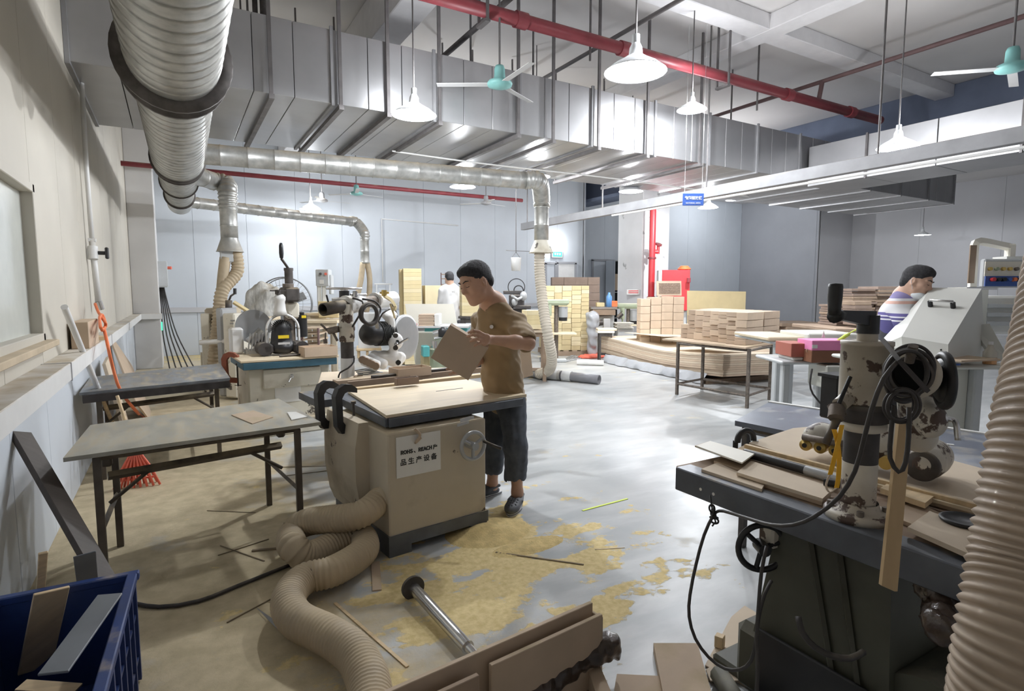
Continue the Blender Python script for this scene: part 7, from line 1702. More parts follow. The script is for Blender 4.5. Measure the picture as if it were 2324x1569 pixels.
# trousers
s = SDF(lo, hi, .0075)
s.cone(tuple(WA.lerp(HP, .2)), tuple(HP), .138, .148, .04, sq=(ft, .8)); 
s.cone(tuple(LH), tuple(LK), .098, .088, .05); s.cone(tuple(RHp), tuple(RK), .098, .088, .05)
LHm, RHm = dep(1170, 1080, 3.98), dep(1118, 1062, 4.20)
s.cone(tuple(LK), tuple(LHm), .088, .076, .03); s.cone(tuple(RK), tuple(RHm), .088, .074, .03)
s.noise(.005, 26, 4); s.noise(.0025, 60, 8)
s.cone(tuple(LHm + Vector((0, 0, -.10))), tuple(LHm + Vector((0, 0, -.035))), .11, .064, .004, 's'); s.cone(tuple(RHm + Vector((0, 0, -.10))), tuple(RHm + Vector((0, 0, -.035))), .11, .062, .004, 's')
part('trousers', s.to(MB()), M['shorts'], man, world=True)
# clogs
def clog(ank, toe, nm='clog'):
    a = Vector((ank.x, ank.y, 0)); t = Vector((toe.x, toe.y, 0)); d = (t - a).normalized(); sd = Vector((0, 0, 1)).cross(d)
    Rm = Matrix((d, sd, Vector((0, 0, 1)))).transposed().to_4x4(); c = a + d * .075
    s = SDF(tuple(c - Vector((.2, .2, .005))), tuple(c + Vector((.2, .2, .14))), .0045)
    P = lambda x, y, z: tuple(c + d * x + sd * y + Vector((0, 0, z)))
    s.ell(P(.055, 0, .045), (.095, .052, .042), Rm, .02); s.ell(P(-.06, 0, .035), (.075, .042, .032), Rm, .03); s.ell(P(.0, 0, .06), (.06, .046, .035), Rm, .02)
    s.cone(P(-.02, .045, .06), P(-.115, .03, .075), .012, .010, .01); s.cone(P(-.02, -.045, .06), P(-.115, -.03, .075), .012, .010, .01); s.cone(P(-.115, .03, .075), P(-.115, -.03, .075), .010, .010, .01)
    s.ell(P(-.07, 0, .085), (.05, .032, .045), Rm, .008, 's'); s.ell(P(-.02, 0, .115), (.05, .035, .035), Rm, .008, 's')
    for x in (.03, .06, .09, .115):
        for y in (-.028, -.009, .010, .028):
            if abs(y) > .02 and x > .1: continue
            s.ell(P(x, y, .085 - (x - .03) * .22 - abs(y) * .25), (.006, .006, .014), Rm, 0, 's')
    s.cut((0, 0, -1), -.018); o = part(nm, s.to(MB()), M['clog'], man, world=True)
    sl = MB(); pr = []
    for i in range(28):
        an = 2 * PI * i / 28; x = math.cos(an); w = .050 if x > 0 else .041; pr.append((x * .145 - .01, math.sin(an) * w * (1 if abs(x) < .9 else .9)))
    Ms = Matrix.Translation(c) @ Matrix.Rotation(math.atan2(d.y, d.x), 4, 'Z'); sl.prism(pr, .019, Ms @ Matrix.Translation((0, 0, .001)), smooth=True)
    part('sole', sl, M['clog_sole'], o, world=True); part('sole_stripe', MB().prism([(x * 1.012, y * 1.02) for x, y in pr], .006, Ms @ Matrix.Translation((0, 0, .009)), smooth=True), M['clog'], o, world=True)
clog(LA, onz(1150, 1184)); clog(RA, onz(1096, 1128))
# the box he holds
bxc = dep(1042, 802, 3.435); e1 = (RT * 85 - UP * 52).normalized(); e2 = (UP * 75 + RT * 48).normalized(); e1 = (e1 + FW * .06).normalized(); e2 = (e2 - e1 * e2.dot(e1) - FW * .28); e2 = (e2 - e1 * e2.dot(e1)).normalized(); e3 = e1.cross(e2)
Mbx = Matrix((e1, e2, e3)).transposed().to_4x4(); Mbx.translation = bxc
hb = thing('held_box', 'flat tan board box held up by the worker in the brown t-shirt', 'box', bxc)
part('box_shell', MB().box((0, 0, -.026), (.266, .240, .050), M=Mbx, bev=.0015), M['card_tan2'], hb, world=True)
part('top_edge', MB().box((0, .1208, -.026), (.266, .002, .046), M=Mbx), M['card_tan'], hb, world=True)
# ---------------- second worker, at the hooded machine
m2 = thing('person', 'worker in a white polo shirt with purple stripes, face mask pulled to the chin', 'person', dep(2060, 1100, 4.4))
K2 = 1.0; C2 = dep(2080, 640, 4.30); f2 = RT * .52 - FW * .72 - UP * .40; R2 = face_frame(f2, UP + RT * .1)
N2 = dep(2064, 678, 4.40); S2r = dep(2040, 700, 4.34); S2l = dep(2088, 700, 4.75); E2 = dep(2058, 742, 4.22); W2_ = dep(2108, 758, 4.32); P2 = dep(2040, 790, 4.62); T2 = dep(2052, 720, 4.52)
Gl = Vector((P2.x, P2.y, 0))
lo2 = [min(p[i] for p in (C2, S2r, S2l, E2, W2_, P2)) - .28 for i in range(3)]; hi2 = [max(p[i] for p in (C2, S2r, S2l, E2, W2_, P2)) + .28 for i in range(3)]; lo2[2] = 0
s = SDF(lo2, hi2, .009); head_sdf(s, C2, R2, K2, N2, .052)
s.cone(tuple(N2), tuple(T2), .12, .14, .04); s.cone(tuple(T2), tuple(P2), .14, .14, .04)
R_ = Vector((RT.x, RT.y, 0)).normalized(); F_ = Vector((FW.x, FW.y, 0)).normalized()
s.cone(tuple(S2r), tuple(E2), .055, .045, .03); s.cone(tuple(E2), tuple(W2_), .045, .03, .02); s.ell(tuple(W2_ + R_ * .05), (.05, .04, .03), k=.02)
s.cone(tuple(S2l), tuple(S2l + R_ * .1 - Vector((0, 0, .24))), .055, .045, .03); s.cone(tuple(S2l + R_ * .1 - Vector((0, 0, .24))), tuple(W2_ + F_ * .2), .045, .03, .02)
for sx in (-.09, .09): s.cone(tuple(P2 + R_ * sx), tuple(Gl + R_ * sx + Vector((0, 0, .5))), .09, .06, .03); s.cone(tuple(Gl + R_ * sx + Vector((0, 0, .5))), tuple(Gl + R_ * sx + Vector((0, 0, .06))), .06, .04, .03); s.cone(tuple(Gl + R_ * sx + Vector((0, 0, .05))), tuple(Gl + R_ * sx - F_ * .16 + Vector((0, 0, .045))), .045, .04, .02)
b2_ = s.to(MB())
for k in range(4):
    q = W2_ + R_ * .08 + Vector((0, 0, .02 - .014 * k)); b2_.tube([q, q + R_ * .04 - Vector((0, 0, .005)), q + R_ * .07 - Vector((0, 0, .02))], [.010, .009, .007], 8)
part('body', b2_, M['skin_pale'], m2, world=True)
hair_mesh(C2, R2, K2, M['hair'], m2, 6, .012, .007)
def polo_mat():
    m = bpy.data.materials.new('polo_stripes'); m.use_nodes = True; nt = m.node_tree; N = nt.nodes; L = nt.links; b = N['Principled BSDF']; b.inputs['Roughness'].default_value = .85
    tc = N.new('ShaderNodeTexCoord'); sp = N.new('ShaderNodeSeparateXYZ'); L.new(tc.outputs['Object'], sp.inputs[0])
    r = N.new('ShaderNodeValToRGB'); r.color_ramp.interpolation = 'CONSTANT'; e = r.color_ramp.elements; e[0].position = 0; e[0].color = (.10, .09, .26, 1); e[1].position = .30; e[1].color = (.80, .80, .84, 1)
    for p_, c in ((.34, (.10, .09, .26, 1)), (.40, (.80, .80, .84, 1)), (.44, (.14, .12, .34, 1)), (.52, (.82, .82, .85, 1)), (.78, (.80, .50, .42, 1)), (.86, (.82, .82, .85, 1)), (.93, (.25, .22, .42, 1))): x = e.new(p_); x.color = c
    mr = N.new('ShaderNodeMapRange'); z0 = dep(2040, 752, 4.4).z; z1 = dep(2040, 672, 4.4).z; mr.inputs[1].default_value = z0; mr.inputs[2].default_value = z1; L.new(sp.outputs[2], mr.inputs[0]); L.new(mr.outputs[0], r.inputs[0]); L.new(r.outputs[0], b.inputs['Base Color']); return m
s = SDF(lo2, hi2, .010)
s.cone(tuple(N2 - Vector((0, 0, .03))), tuple(T2), .13, .165, .05); s.cone(tuple(T2), tuple(T2.lerp(P2, .45)), .165, .16, .05); s.cone(tuple(S2r), tuple(N2 - Vector((0, 0, .02))), .085, .08, .05); s.cone(tuple(S2l), tuple(N2 - Vector((0, 0, .02))), .085, .08, .05)
s.cone(tuple(S2r), tuple(S2r.lerp(E2, .72)), .078, .075, .03); s.cone(tuple(S2l), tuple(S2l + R_ * .07 - Vector((0, 0, .17))), .078, .075, .03); s.noise(.005, 20, 3)
n2d = (C2 - N2).normalized(); s.cone(tuple(N2 + n2d * .04), tuple(N2 + n2d * .2), .062, .08, .01, 's')
sh2 = s.to(MB()); o = part('polo_shirt', sh2, polo_mat(), m2, world=False); o.parent = None; o.parent = m2; o.matrix_parent_inverse = mloc(m2).inverted()
part('collar', MB().torus(tuple(N2 + n2d * .045), .068, .014, 26, 8, rot=n2d.to_track_quat('Z', 'Y').to_euler()), mat('collar_purple', (.12, .10, .28), .85), m2, world=True)
ap = MB(); s = SDF(lo2, hi2, .012); s.cone(tuple(T2.lerp(P2, .42)), tuple(P2 - Vector((0, 0, .05))), .168, .175, .03); 
for sx in (-.09, .09): s.cone(tuple(P2 + R_ * sx), tuple(Gl + R_ * sx + Vector((0, 0, .12))), .11, .085, .03)
s.noise(.004, 20, 8); part('dark_trousers', s.to(MB()), M['apron'], m2, world=True)
def H2(v): return C2 + R2 @ (Vector(v) * K2)
s = SDF(tuple(H2((.05, 0, -.09)) - Vector((.12, .12, .12))), tuple(H2((.05, 0, -.09)) + Vector((.12, .12, .12))), .006)
s.ell(tuple(H2((.052, 0, -.088))), (.062 * K2, .058 * K2, .040 * K2), R2.to_4x4(), .01); s.ell(tuple(H2((.05, 0, -.02))), (.10 * K2, .09 * K2, .045 * K2), R2.to_4x4(), .01, 's')
part('face_mask', s.to(MB()), M['mask'], m2, world=True)
for sy in (-1, 1):
    part('mask_loop', MB().tube([H2((.03, sy * .060, -.072)), H2((.015, sy * .074, -.045)), H2((-.005, sy * .085, -.01)), H2((-.01, sy * .084, .01))], .0016, 5), M['mask'], m2, world=True)
    part('eyebrow', MB().tube([H2((.099, sy * .012, .029)), H2((.094, sy * .032, .036)), H2((.082, sy * .050, .031))], [.003, .004, .002], 6), M['hair'], m2, world=True)
    part('eyelid_line', MB().tube([H2((.0935, sy * .018, .003)), H2((.0955, sy * .031, .0005)), H2((.089, sy * .044, .002))], .0016, 6), M['hair'], m2, world=True)
# ---------------- third worker, back view, far away
m3 = thing('person', 'worker in a white t-shirt seen from behind at the back of the hall', 'person', dep(1021, 850, 10.3))
d3 = 10.3; C3 = dep(1020, 632, d3); f3 = FW * .9 - RT * .35 - UP * .2; R3 = face_frame(f3, (0, 0, 1)); G3 = Vector((C3.x, C3.y, 0)); N3 = dep(1021, 649, d3)
lo3 = [G3.x - .45, G3.y - .45, 0]; hi3 = [G3.x + .45, G3.y + .45, C3.z + .2]
s = SDF(lo3, hi3, .014); head_sdf(s, C3, R3, 1.0, N3, .052)
SL, SR_ = dep(1005, 662, d3), dep(1038, 662, d3); HPp = dep(1022, 735, d3)
s.cone(tuple(N3), tuple(HPp), .085, .09, .04)
for S_, k in ((SL, -1), (SR_, 1)):
    El = S_ + R_ * k * .06 - Vector((0, 0, .27)); s.cone(tuple(S_), tuple(El), .05, .04, .03); Wr = El + F_ * .2 - Vector((0, 0, .10)); s.cone(tuple(El), tuple(Wr), .04, .03, .02); s.cone(tuple(Wr), tuple(Wr + F_ * .09), .035, .02, .02)
    h_ = HPp + R_ * k * .09; g_ = Vector((h_.x, h_.y, .06)); kn = (h_ + g_) / 2; s.cone(tuple(h_), tuple(kn), .085, .06, .03); s.cone(tuple(kn), tuple(g_), .06, .045, .03); s.cone(tuple(g_), tuple(g_ + F_ * .16), .045, .04, .02)
part('body', s.to(MB()), M['skin_pale'], m3, world=True); hair_mesh(C3, R3, 1.0, M['hair'], m3, 9, .005, .009)
s = SDF(lo3, hi3, .014); s.cone(tuple(N3 - Vector((0, 0, .10))), tuple(HPp), .165, .17, .04, sq=(tuple(F_), .75)); s.cone(tuple(SL), tuple(SR_), .07, .07, .05)
for S_, k in ((SL, -1), (SR_, 1)): s.cone(tuple(S_), tuple(S_ + R_ * k * .04 - Vector((0, 0, .19))), .072, .072, .03)
s.noise(.005, 18, 3); ts3 = part('t_shirt', s.to(MB()), M['tshirt_white'], m3, world=True)
text('VIZ', .11, M['ink_grey'], ts3, tuple(Vector(dep(1031, 662, d3) - F_ * .145) - Vector(m3.location)), (PI / 2, 0, -YAW), extr=.004)
s = SDF(lo3, hi3, .014)
for k in (-1, 1): h_ = HPp + R_ * k * .09; s.cone(tuple(h_), (h_.x, h_.y, .1), .105, .08, .03)
part('dark_trousers', s.to(MB()), M['apron'], m3, world=True)
# ================================================================ FOREGROUND RIGHT: the old radial arm sander
ZH = .80
fs_ = thing('radial_sander', 'old chipped radial arm sanding machine on a green grey base in the right foreground', 'machine', (2.1, 1.1, 0))
def fp(nm, mb, m_, label=None, kind=None): return part(nm, mb, M[m_], fs_, label, world=True, kind=kind)
fp('table_plate', MB().box((2.22, 1.13, ZH - .022), (1.02, .96, .04), bev=.004), 'mdf_dark')
fp('front_rail', MB().box((1.705, 1.095, ZH - .045), (.035, .99, .09), bev=.003), 'saw_rail')
fp('front_rail_flange', MB().box((1.73, 1.095, ZH - .005), (.08, .99, .012), bev=.002), 'saw_rail')
fp('rail_end', MB().box((2.2, .62, ZH - .05), (1.02, .03, .08), bev=.003), 'rusty')
for y in (1.46, 1.40): fp('rail_hole', MB().cyl((1.686, y, ZH - .05), (1.69, y, ZH - .05), .006, n=10), 'paper')
# tapered body
def taper(x0, x1, y0, y1, z0, X0, X1, Y0, Y1, z1):
    vs = [(x0, y0, z0), (x1, y0, z0), (x1, y1, z0), (x0, y1, z0), (X0, Y0, z1), (X1, Y0, z1), (X1, Y1, z1), (X0, Y1, z1)]
    return MB().add(vs, [(0, 3, 2, 1), (4, 5, 6, 7), (0, 1, 5, 4), (1, 2, 6, 5), (2, 3, 7, 6), (3, 0, 4, 7)])
fp('pedestal', taper(1.76, 2.35, .80, 1.27, .22, 1.80, 2.25, .84, 1.20, ZH - .045), 'green_grey')
fp('pedestal_rib', MB().tube([(1.79, 1.10, ZH - .06), (1.75, .96, .25)], .010, 4, smooth=False), 'green_grey'); fp('pedestal_rib', MB().tube([(1.79, 1.00, ZH - .06), (1.75, .88, .25)], .010, 4, smooth=False), 'green_grey')
fp('lower_housing', MB().box((2.04, 1.06, .15), (.58, .56, .26), bev=.03), 'green_grey')
fp('service_opening', MB().box((1.738, 1.03, .17), (.014, .40, .27), bev=.004), 'black')
q = onz(1752, 1545, 0); fp('motor_cowl', MB().box((q.x + .12, q.y + .02, .19), (.20, .12, .33), bev=.04), 'green_grey')
q = onz(1690, 1560, 0); fp('foot', MB().box((q.x + .1, q.y + .05, .025), (.20, .22, .045), bev=.012), 'green_grey')
fp('foot_beam', MB().tube([onz(1632, 1530, .04), onz(1700, 1640, .04)], .036, 10), 'green_grey')
fp('belt_drum', MB().cyl((1.80, .72, .22), (2.10, .72, .22), .17, n=28), 'green_grey')
# handwheel at left
hwc2 = dep(1729, 1243, 2.02)
mb = MB().torus(tuple(hwc2), .082, .011, 36, 8, rot=(PI / 2, 0, -.55))
Mw2 = TR(hwc2, (PI / 2, 0, -.55))
for k in range(3): a = k * 2.094 + .3; mb.cyl((0, 0, 0), (.08 * math.cos(a), .08 * math.sin(a), 0), .009, n=8, M=Mw2)
mb.cyl((0, 0, -.03), (0, 0, .03), .022, n=14, M=Mw2); fp('handwheel', mb, 'black')
fp('wheel_shaft', MB().cyl(hwc2, hwc2 + Vector((.14, -.05, 0)), .012, n=10), 'steel')
q = dep(1754, 1212, 2.05); fp('gear_box', MB().box(tuple(q), (.07, .07, .085), rot=(0, 0, -.2), bev=.008), 'chipped')
# ---- column
CX, CY = 1.80, .945
def zc(py): return CAMH - (CX * FW.x + CY * FW.y) * 0 + (dep(1960, py, 1.735).z - CAMH)
Cv = lambda z: Vector((CX, CY, z))
fp('column_flange', MB().lathe([(0, 0), (.094, 0), (.094, .018), (.088, .024), (.062, .028), (.056, .05)], Cv(ZH + .001), Cv(ZH + 1), 40, scale_z=False), 'chipped')
for k in range(4):
    a = k * PI / 2 + .6; p = Cv(ZH + .024) + Vector((.074 * math.cos(a), .074 * math.sin(a), 0)); fp('flange_bolt', MB().cyl(p, p + Vector((0, 0, .018)), .010, n=6), 'rusty')
z1, z2, z3, z4 = zc(1055), zc(978), zc(900), zc(768)
fp('lower_column', MB().cyl(Cv(ZH + .025), Cv(z1), .0485, n=36), 'chipped')
fp('dark_column', MB().cyl(Cv(z1), Cv(z2), .048, n=36), 'black_dusty')
fp('lower_ring', MB().lathe([(.052, 0), (.066, .006), (.066, .022), (.062, .028)], Cv(z2 - .004), Cv(z2 + 1), 36, scale_z=False), 'chipped')
fp('clamp_collar', MB().lathe([(.062, 0), (.071, .004), (.071, z3 - z2 - .05), (.060, z3 - z2 - .044)], Cv(z2 + .024), Cv(z2 + 1.024), 36, scale_z=False), 'black_dusty')
fp('upper_column', MB().lathe([(.069, 0), (.069, z4 - z3 - .0), (.071, z4 - z3), (.071, z4 - z3 + .012), (0, z4 - z3 + .012)], Cv(z3 - .02), Cv(z3 + .98), 40, scale_z=False), 'chipped')
fp('top_boss', MB().cyl(Cv(z4 - .01), Cv(z4 + .03), .028, n=24), 'chipped')
# crank on top
h0 = Cv(z4 + .015); h1 = dep(1906, 715, 1.60)
fp('crank_hub', MB().cyl(h0, h0 + Vector((0, 0, .055)), .030, n=24), 'black')
hm_ = h0 + Vector((0, 0, .045)); 
ca = MB(); d = h1 - hm_; L_ = d.length; Mc, _ = frame(hm_, h1); ca.add([(-.014, -.024, -.02), (.014, -.024, -.02), (.014, .024, -.02), (-.014, .024, -.02), (-.010, -.013, L_), (.010, -.013, L_), (.010, .013, L_), (-.010, .013, L_)], [(0, 3, 2, 1), (4, 5, 6, 7), (0, 1, 5, 4), (1, 2, 6, 5), (2, 3, 7, 6), (3, 0, 4, 7)], False, Mc); fp('crank_arm', ca, 'black')
h2 = dep(1892, 712, 1.57); fp('crank_elbow', MB().tube([h1 + (hm_ - h1) * .05, dep(1893, 718, 1.58)], [.015, .02], 10), 'black')
g0 = dep(1893, 716, 1.575); fp('crank_grip', MB().lathe([(0, 0), (.016, .0), (.0165, .02), (.0185, .05), (.0185, .078), (.017, .086), (0, .088)], g0, g0 + Vector((0, 0, 1)), 24, scale_z=False), 'black')
# ---- the arm seen end on
A0 = dep(2068, 852, 1.40); Adir = (dep(2092, 838, 2.1) - A0).normalized()
fp('arm_tube', MB().pipe(A0, A0 + Adir * .75, .047, .040, 36), 'dark_steel')
fp('arm_collar', MB().pipe(A0 + Adir * .07, A0 + Adir * .20, .062, .047, 36), 'chipped')
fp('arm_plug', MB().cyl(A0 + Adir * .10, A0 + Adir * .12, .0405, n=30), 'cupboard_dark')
fp('arm_bracket', MB().cyl(Cv(z4 - .075) + FW * .03, A0 + Adir * .42, .055, n=24), 'chipped')
a_ = dep(2065, 800, 1.36); fp('lock_pin', MB().cyl(dep(2063, 822, 1.40), dep(2073, 785, 1.38), .011, n=14), 'rusty')
coil = MB(); Mf = lambda c, ry=0: Matrix.Translation(c) @ Matrix.Rotation(-YAW + ry, 4, 'Z') @ Matrix.Rotation(PI / 2, 4, 'X')
for k, (px, py, R_k, ry, dd) in enumerate(((2058, 848, .054, .1, 1.36), (2055, 852, .060, .2, 1.38), (2062, 846, .057, -.1, 1.39), (2058, 856, .063, .3, 1.41), (2066, 838, .060, 0, 1.43))): coil.torus((0, 0, 0), R_k, .0045, 48, 8, M=Mf(dep(px, py, dd), ry))
for k, (R_k, ry) in enumerate(((.037, .1), (.041, -.1), (.034, .2))): coil.torus((0, 0, 0), R_k, .0042, 36, 8, M=Mf(dep(2047, 921, 1.36 + .012 * k), ry))
coil.tube(resample([dep(2028, 920, 1.37), dep(2022, 985, 1.38), dep(2020, 1040, 1.38), dep(2040, 1072, 1.37), dep(2055, 1050, 1.36), dep(2062, 990, 1.36), dep(2063, 925, 1.36)], .03), .0055, 8)
fp('cable_coil', coil, 'cable')
fp('strap_band', MB().tube([dep(2004, 772, 1.42), dep(2040, 818, 1.33), dep(2105, 888, 1.35)], .007, 4, smooth=False), 'black_dusty')
# black handwheel seen edge on
wc_ = dep(2142, 864, 1.55); wa = (RT * .93 - FW * .36).normalized()
wq = wa.to_track_quat('Z', 'Y').to_euler()
mb = MB().torus(tuple(wc_), .068, .012, 40, 10, rot=wq).cyl(wc_ - wa * .06, wc_ + wa * .01, .018, n=16); mb.lathe([(.0, 0), (.045, .0), (.066, .015), (.066, .02), (.04, .008), (0, .008)], wc_ - wa * .02, wc_ - wa * .02 + wa, 36, scale_z=False)
fp('black_handwheel', mb, 'black')
fp('handwheel_shaft', MB().cyl(wc_ - wa * .13, wc_ - wa * .04, .014, n=12), 'steel')
# cast yoke below the arm
sy_ = SDF(tuple(dep(2110, 930, 1.65) - Vector((.25, .25, .25))), tuple(dep(2110, 930, 1.65) + Vector((.25, .25, .25))), .007)
sy_.cone(D_(2095, 890, 1.68), D_(2105, 950, 1.66), .045, .04, .02); sy_.ell(D_(2112, 955, 1.62), (.045, .04, .05), k=.02); sy_.cone(D_(2080, 900, 1.7), D_(2085, 990, 1.75), .05, .05, .03)
fp('yoke', sy_.to(MB()), 'chipped')
fp('lever_socket', MB().cyl(dep(2122, 948, 1.6), dep(2142, 950, 1.6), .016, n=16), 'steel')
fp('chrome_lever', MB().tube(resample([dep(2142, 950, 1.6), dep(2162, 953, 1.6), dep(2170, 962, 1.59), dep(2174, 1000, 1.58)], .01), .0075, 10), 'steel')
# motor behind the column
mq = dep(1990, 905, 1.98); fp('motor', MB().cyl(mq - RT * .04, dep(2080, 900, 2.02), .085, n=30), 'black')
bb = dep(1897, 902, 2.15); fp('black_switch_box', MB().box(tuple(bb), (.075, .08, .16), rot=(0, 0, -YAW + .3), bev=.006).box(tuple(bb + Vector((0, 0, .083))), (.09, .09, .012), rot=(0, 0, -YAW + .3)), 'black')
# belt sander carriage on the table
TB = ZH + .030
SA, SB = onz(1826, 1030, TB + .01), onz(2098, 1078, TB + .02)
sx_ = (SB - SA); sx_.z = 0; sl_ = sx_.length; sx_.normalize(); sn = Vector((-sx_.y, sx_.x, 0)); 
if sn.dot(FW) < 0: sn = -sn
def SP(a, b_, z): return SA + sx_ * a + sn * b_ + Vector((0, 0, z - SA.z))
ca_ = SDF([min(SP(-.1, -.1, 0)[i], SP(sl_ + .1, .25, 0)[i], SP(-.1, .25, 0)[i], SP(sl_ + .1, -.1, 0)[i]) - .02 if i < 2 else TB - .01 for i in range(3)], [max(SP(-.1, -.1, 0)[i], SP(sl_ + .1, .25, 0)[i], SP(-.1, .25, 0)[i], SP(sl_ + .1, -.1, 0)[i]) + .02 if i < 2 else TB + .35 for i in range(3)], .007)
def cc_(a, b0, b1, z, r): ca_.cone(tuple(SP(a, b0, z)), tuple(SP(a, b1, z)), r, r, .02)
cc_(.02, .05, .13, TB + .075, .048); cc_(sl_, .0, .11, TB + .068, .062)
ca_.cone(tuple(SP(.04, .08, TB + .08)), tuple(SP(sl_, .06, TB + .075)), .048, .060, .02); ca_.cone(tuple(SP(.16, .09, TB + .10)), tuple(SP(sl_ * .8, .09, TB + .12)), .055, .06, .04)
ca_.cone(tuple(SP(sl_ * .55, .10, TB + .12)), tuple(SP(sl_ * .6, .14, TB + .24)), .055, .045, .04); ca_.cut((0, 0, -1), -(TB + .006))
fp('sander_body', ca_.to(MB()), 'chipped')
for k in range(3):
    p = SP(.0 + k * .055, .015, TB + .045); fp('brass_roller', MB().lathe([(0, 0), (.012, 0), (.012, .004), (.022, .004), (.0235, .008), (.0235, .05), (0, .05)], p - sn * .02, p + sn * .98, 26, scale_z=False), 'brass')
    fp('roller_bore', MB().cyl(p - sn * .022, p - sn * .018, .0095, n=16), 'black')
fp('front_plate', MB().tube([SP(-.01, .0, TB + .078), SP(.18, .0, TB + .078)], .014, 8).box(tuple(SP(.16, .02, TB + .05)), (.12, .03, .05), rot=(0, 0, math.atan2(sx_.y, sx_.x))), 'rusty')
p = SP(sl_, -.01, TB + .062); fp('drive_drum', MB().lathe([(0, -.004), (.02, -.004), (.025, 0), (.050, 0), (.054, .006), (.054, .03), (0, .03)], p - sn * .045, p + sn * .955, 34, scale_z=False), 'dark_steel')
for k in range(2): p = SP(sl_ * (.55 + k * .17), -.01, TB + .042); fp('small_roller', MB().cyl(p - sn * .02, p + sn * .02, .024, n=20), 'brass' if k else 'rusty')
for px, py in ((2078, 978), (2072, 890)): fp('bolt', MB().cyl(dep(px, py, 1.74), dep(px, py, 1.72), .008, n=6), 'dark_steel')
# clamp lever at left of the column, with strap
fp('clamp_screw', MB().cyl(dep(1893, 918, 1.70), dep(1905, 945, 1.68), .020, n=14).cyl(dep(1900, 925, 1.68), dep(1897, 950, 1.66), .022, n=8), 'rusty')
fp('clamp_lever', MB().tube([dep(1905, 940, 1.67), dep(1884, 985, 1.66), dep(1874, 1008, 1.66)], [.013, .011, .012], 10), 'dark_steel')
fp('lever_rod', MB().tube([dep(1930, 855, 1.68), dep(1898, 930, 1.68), dep(1893, 975, 1.68)], .006, 8), 'rubber')
fp('support_bar', MB().cyl(dep(1905, 920, 1.7), dep(1922, 905, 1.72), .022, n=12), 'chipped')
# table cover sheets and boards (each lies on the machine table)
def slabH(pix, z, h, m_, label, name='board', cat='board'):
    cs = [onz(px, py, z + h) for px, py in pix]
    return solo(name, MB().prism([(p.x, p.y) for p in cs], h, Matrix.Translation((0, 0, z))), M[m_], label, cat)
slabH([(1700, 1005), (2030, 1110), (2290, 1180), (2290, 1080), (1870, 966), (1800, 972)], ZH, .022, 'mdf_pale', 'wide pale board sheet covering the back of the foreground machine table', 'board_sheet')
slabH([(1620, 1046), (1848, 1120), (1905, 1090), (1690, 1010)], ZH, .016, 'mdf', 'tan board at the left end of the foreground machine table')
slabH([(1592, 1065), (1729, 1110), (1736, 1098), (1628, 1050)], ZH, .012, 'mdf_pale', 'narrow pale board on the near left corner of the foreground table')
slabH([(1672, 1072), (1867, 1132), (1893, 1108), (1705, 1046)], ZH + .0165, .012, 'mdf_pale', 'upper of two stacked pale boards left of the chipped column')
slabH([(1673, 1078), (1866, 1138), (1886, 1118), (1700, 1054)], ZH + .0005, .0155, 'mdf', 'lower of two stacked boards left of the chipped column')
slabH([(1990, 1160), (2180, 1230), (2280, 1230), (2080, 1140)], ZH, .012, 'mdf', 'tan board lying right of the chipped column')
slabH([(2060, 1196), (2210, 1262), (2270, 1222), (2110, 1160)], ZH + .0125, .014, 'mdf_pale', 'pale board lying behind the black round plate')
slabH([(1998, 1108), (2100, 1142), (2122, 1124), (2022, 1092)], ZH + .023, .018, 'pine', 'short thick pale block right of the chipped column', 'board_block')
# fence strips standing on edge along the table
def stripH(px0, py0, px1, py1, z, w, h, m_, label, nm='wood_strip'):
    a = onz(px0, py0, z + h); b_ = onz(px1, py1, z + h); d = b_ - a
    return solo(nm, MB().box((0, 0, h / 2), (d.length, w, h), M=Matrix.Translation(((a.x + b_.x) / 2, (a.y + b_.y) / 2, z)) @ Matrix.Rotation(math.atan2(d.y, d.x), 4, 'Z'), bev=.001), M[m_], label, 'strip')
stripH(1692, 1008, 2240, 1150, ZH + .023, .018, .026, 'pine', 'long pale wooden fence strip across the foreground machine table')
stripH(1690, 1018, 2236, 1163, ZH + .023, .012, .012, 'plywood', 'thin second wooden strip in front of the long fence strip')
a = onz(1690, 1028, ZH + .036); b_ = onz(1930, 1096, ZH + .036); pp = thing('black_tube', 'black steel tube lying along the fence strip on the foreground table', 'tube', a)
part('tube', MB().cyl(a, b_, .017, n=20), M['black'], pp, world=True); part('grey_end', MB().cyl(a.lerp(b_, .62), b_, .0178, n=20), M['motor_grey'], pp, world=True); 
part('end_knob', MB().cyl(onz(1870, 1094, ZH + .04), onz(1925, 1104, ZH + .04), .013, n=12), M['black'], pp, world=True)
# black clamp arc at the left end
ga = thing('g_clamp', 'black G clamp arching over the left end of the foreground table', 'clamp', onz(1690, 1010, ZH))
q = onz(1692, 1000, ZH + .025); mb = MB(); mb.torus((0, 0, 0), .045, .014, 20, 8, M=Mf(q, .35), a0=-.1, a1=PI + .1); part('frame', mb, M['black'], ga, world=True)
part('screw', MB().cyl(q - RT * .045 - Vector((0, 0, .0)), q - RT * .045 + Vector((0, 0, -.13)), .012, n=10), M['black'], ga, world=True); part('jaw_pad', MB().cyl(q + RT * .045 - Vector((0, 0, .012)), q + RT * .045 + Vector((0, 0, .0)), .014, n=12), M['steel'], ga, world=True)
# round black plate at right
q = onz(2190, 1180, ZH + .035); solo('round_plate', MB().lathe([(0, 0), (.058, 0), (.062, .004), (.062, .010), (.055, .012), (.05, .006), (0, .006)], (q.x, q.y, ZH + .027), (q.x, q.y, ZH + 1.027), 36, scale_z=False), M['black'], 'round black plate lying at the right end of the foreground table', 'plate')
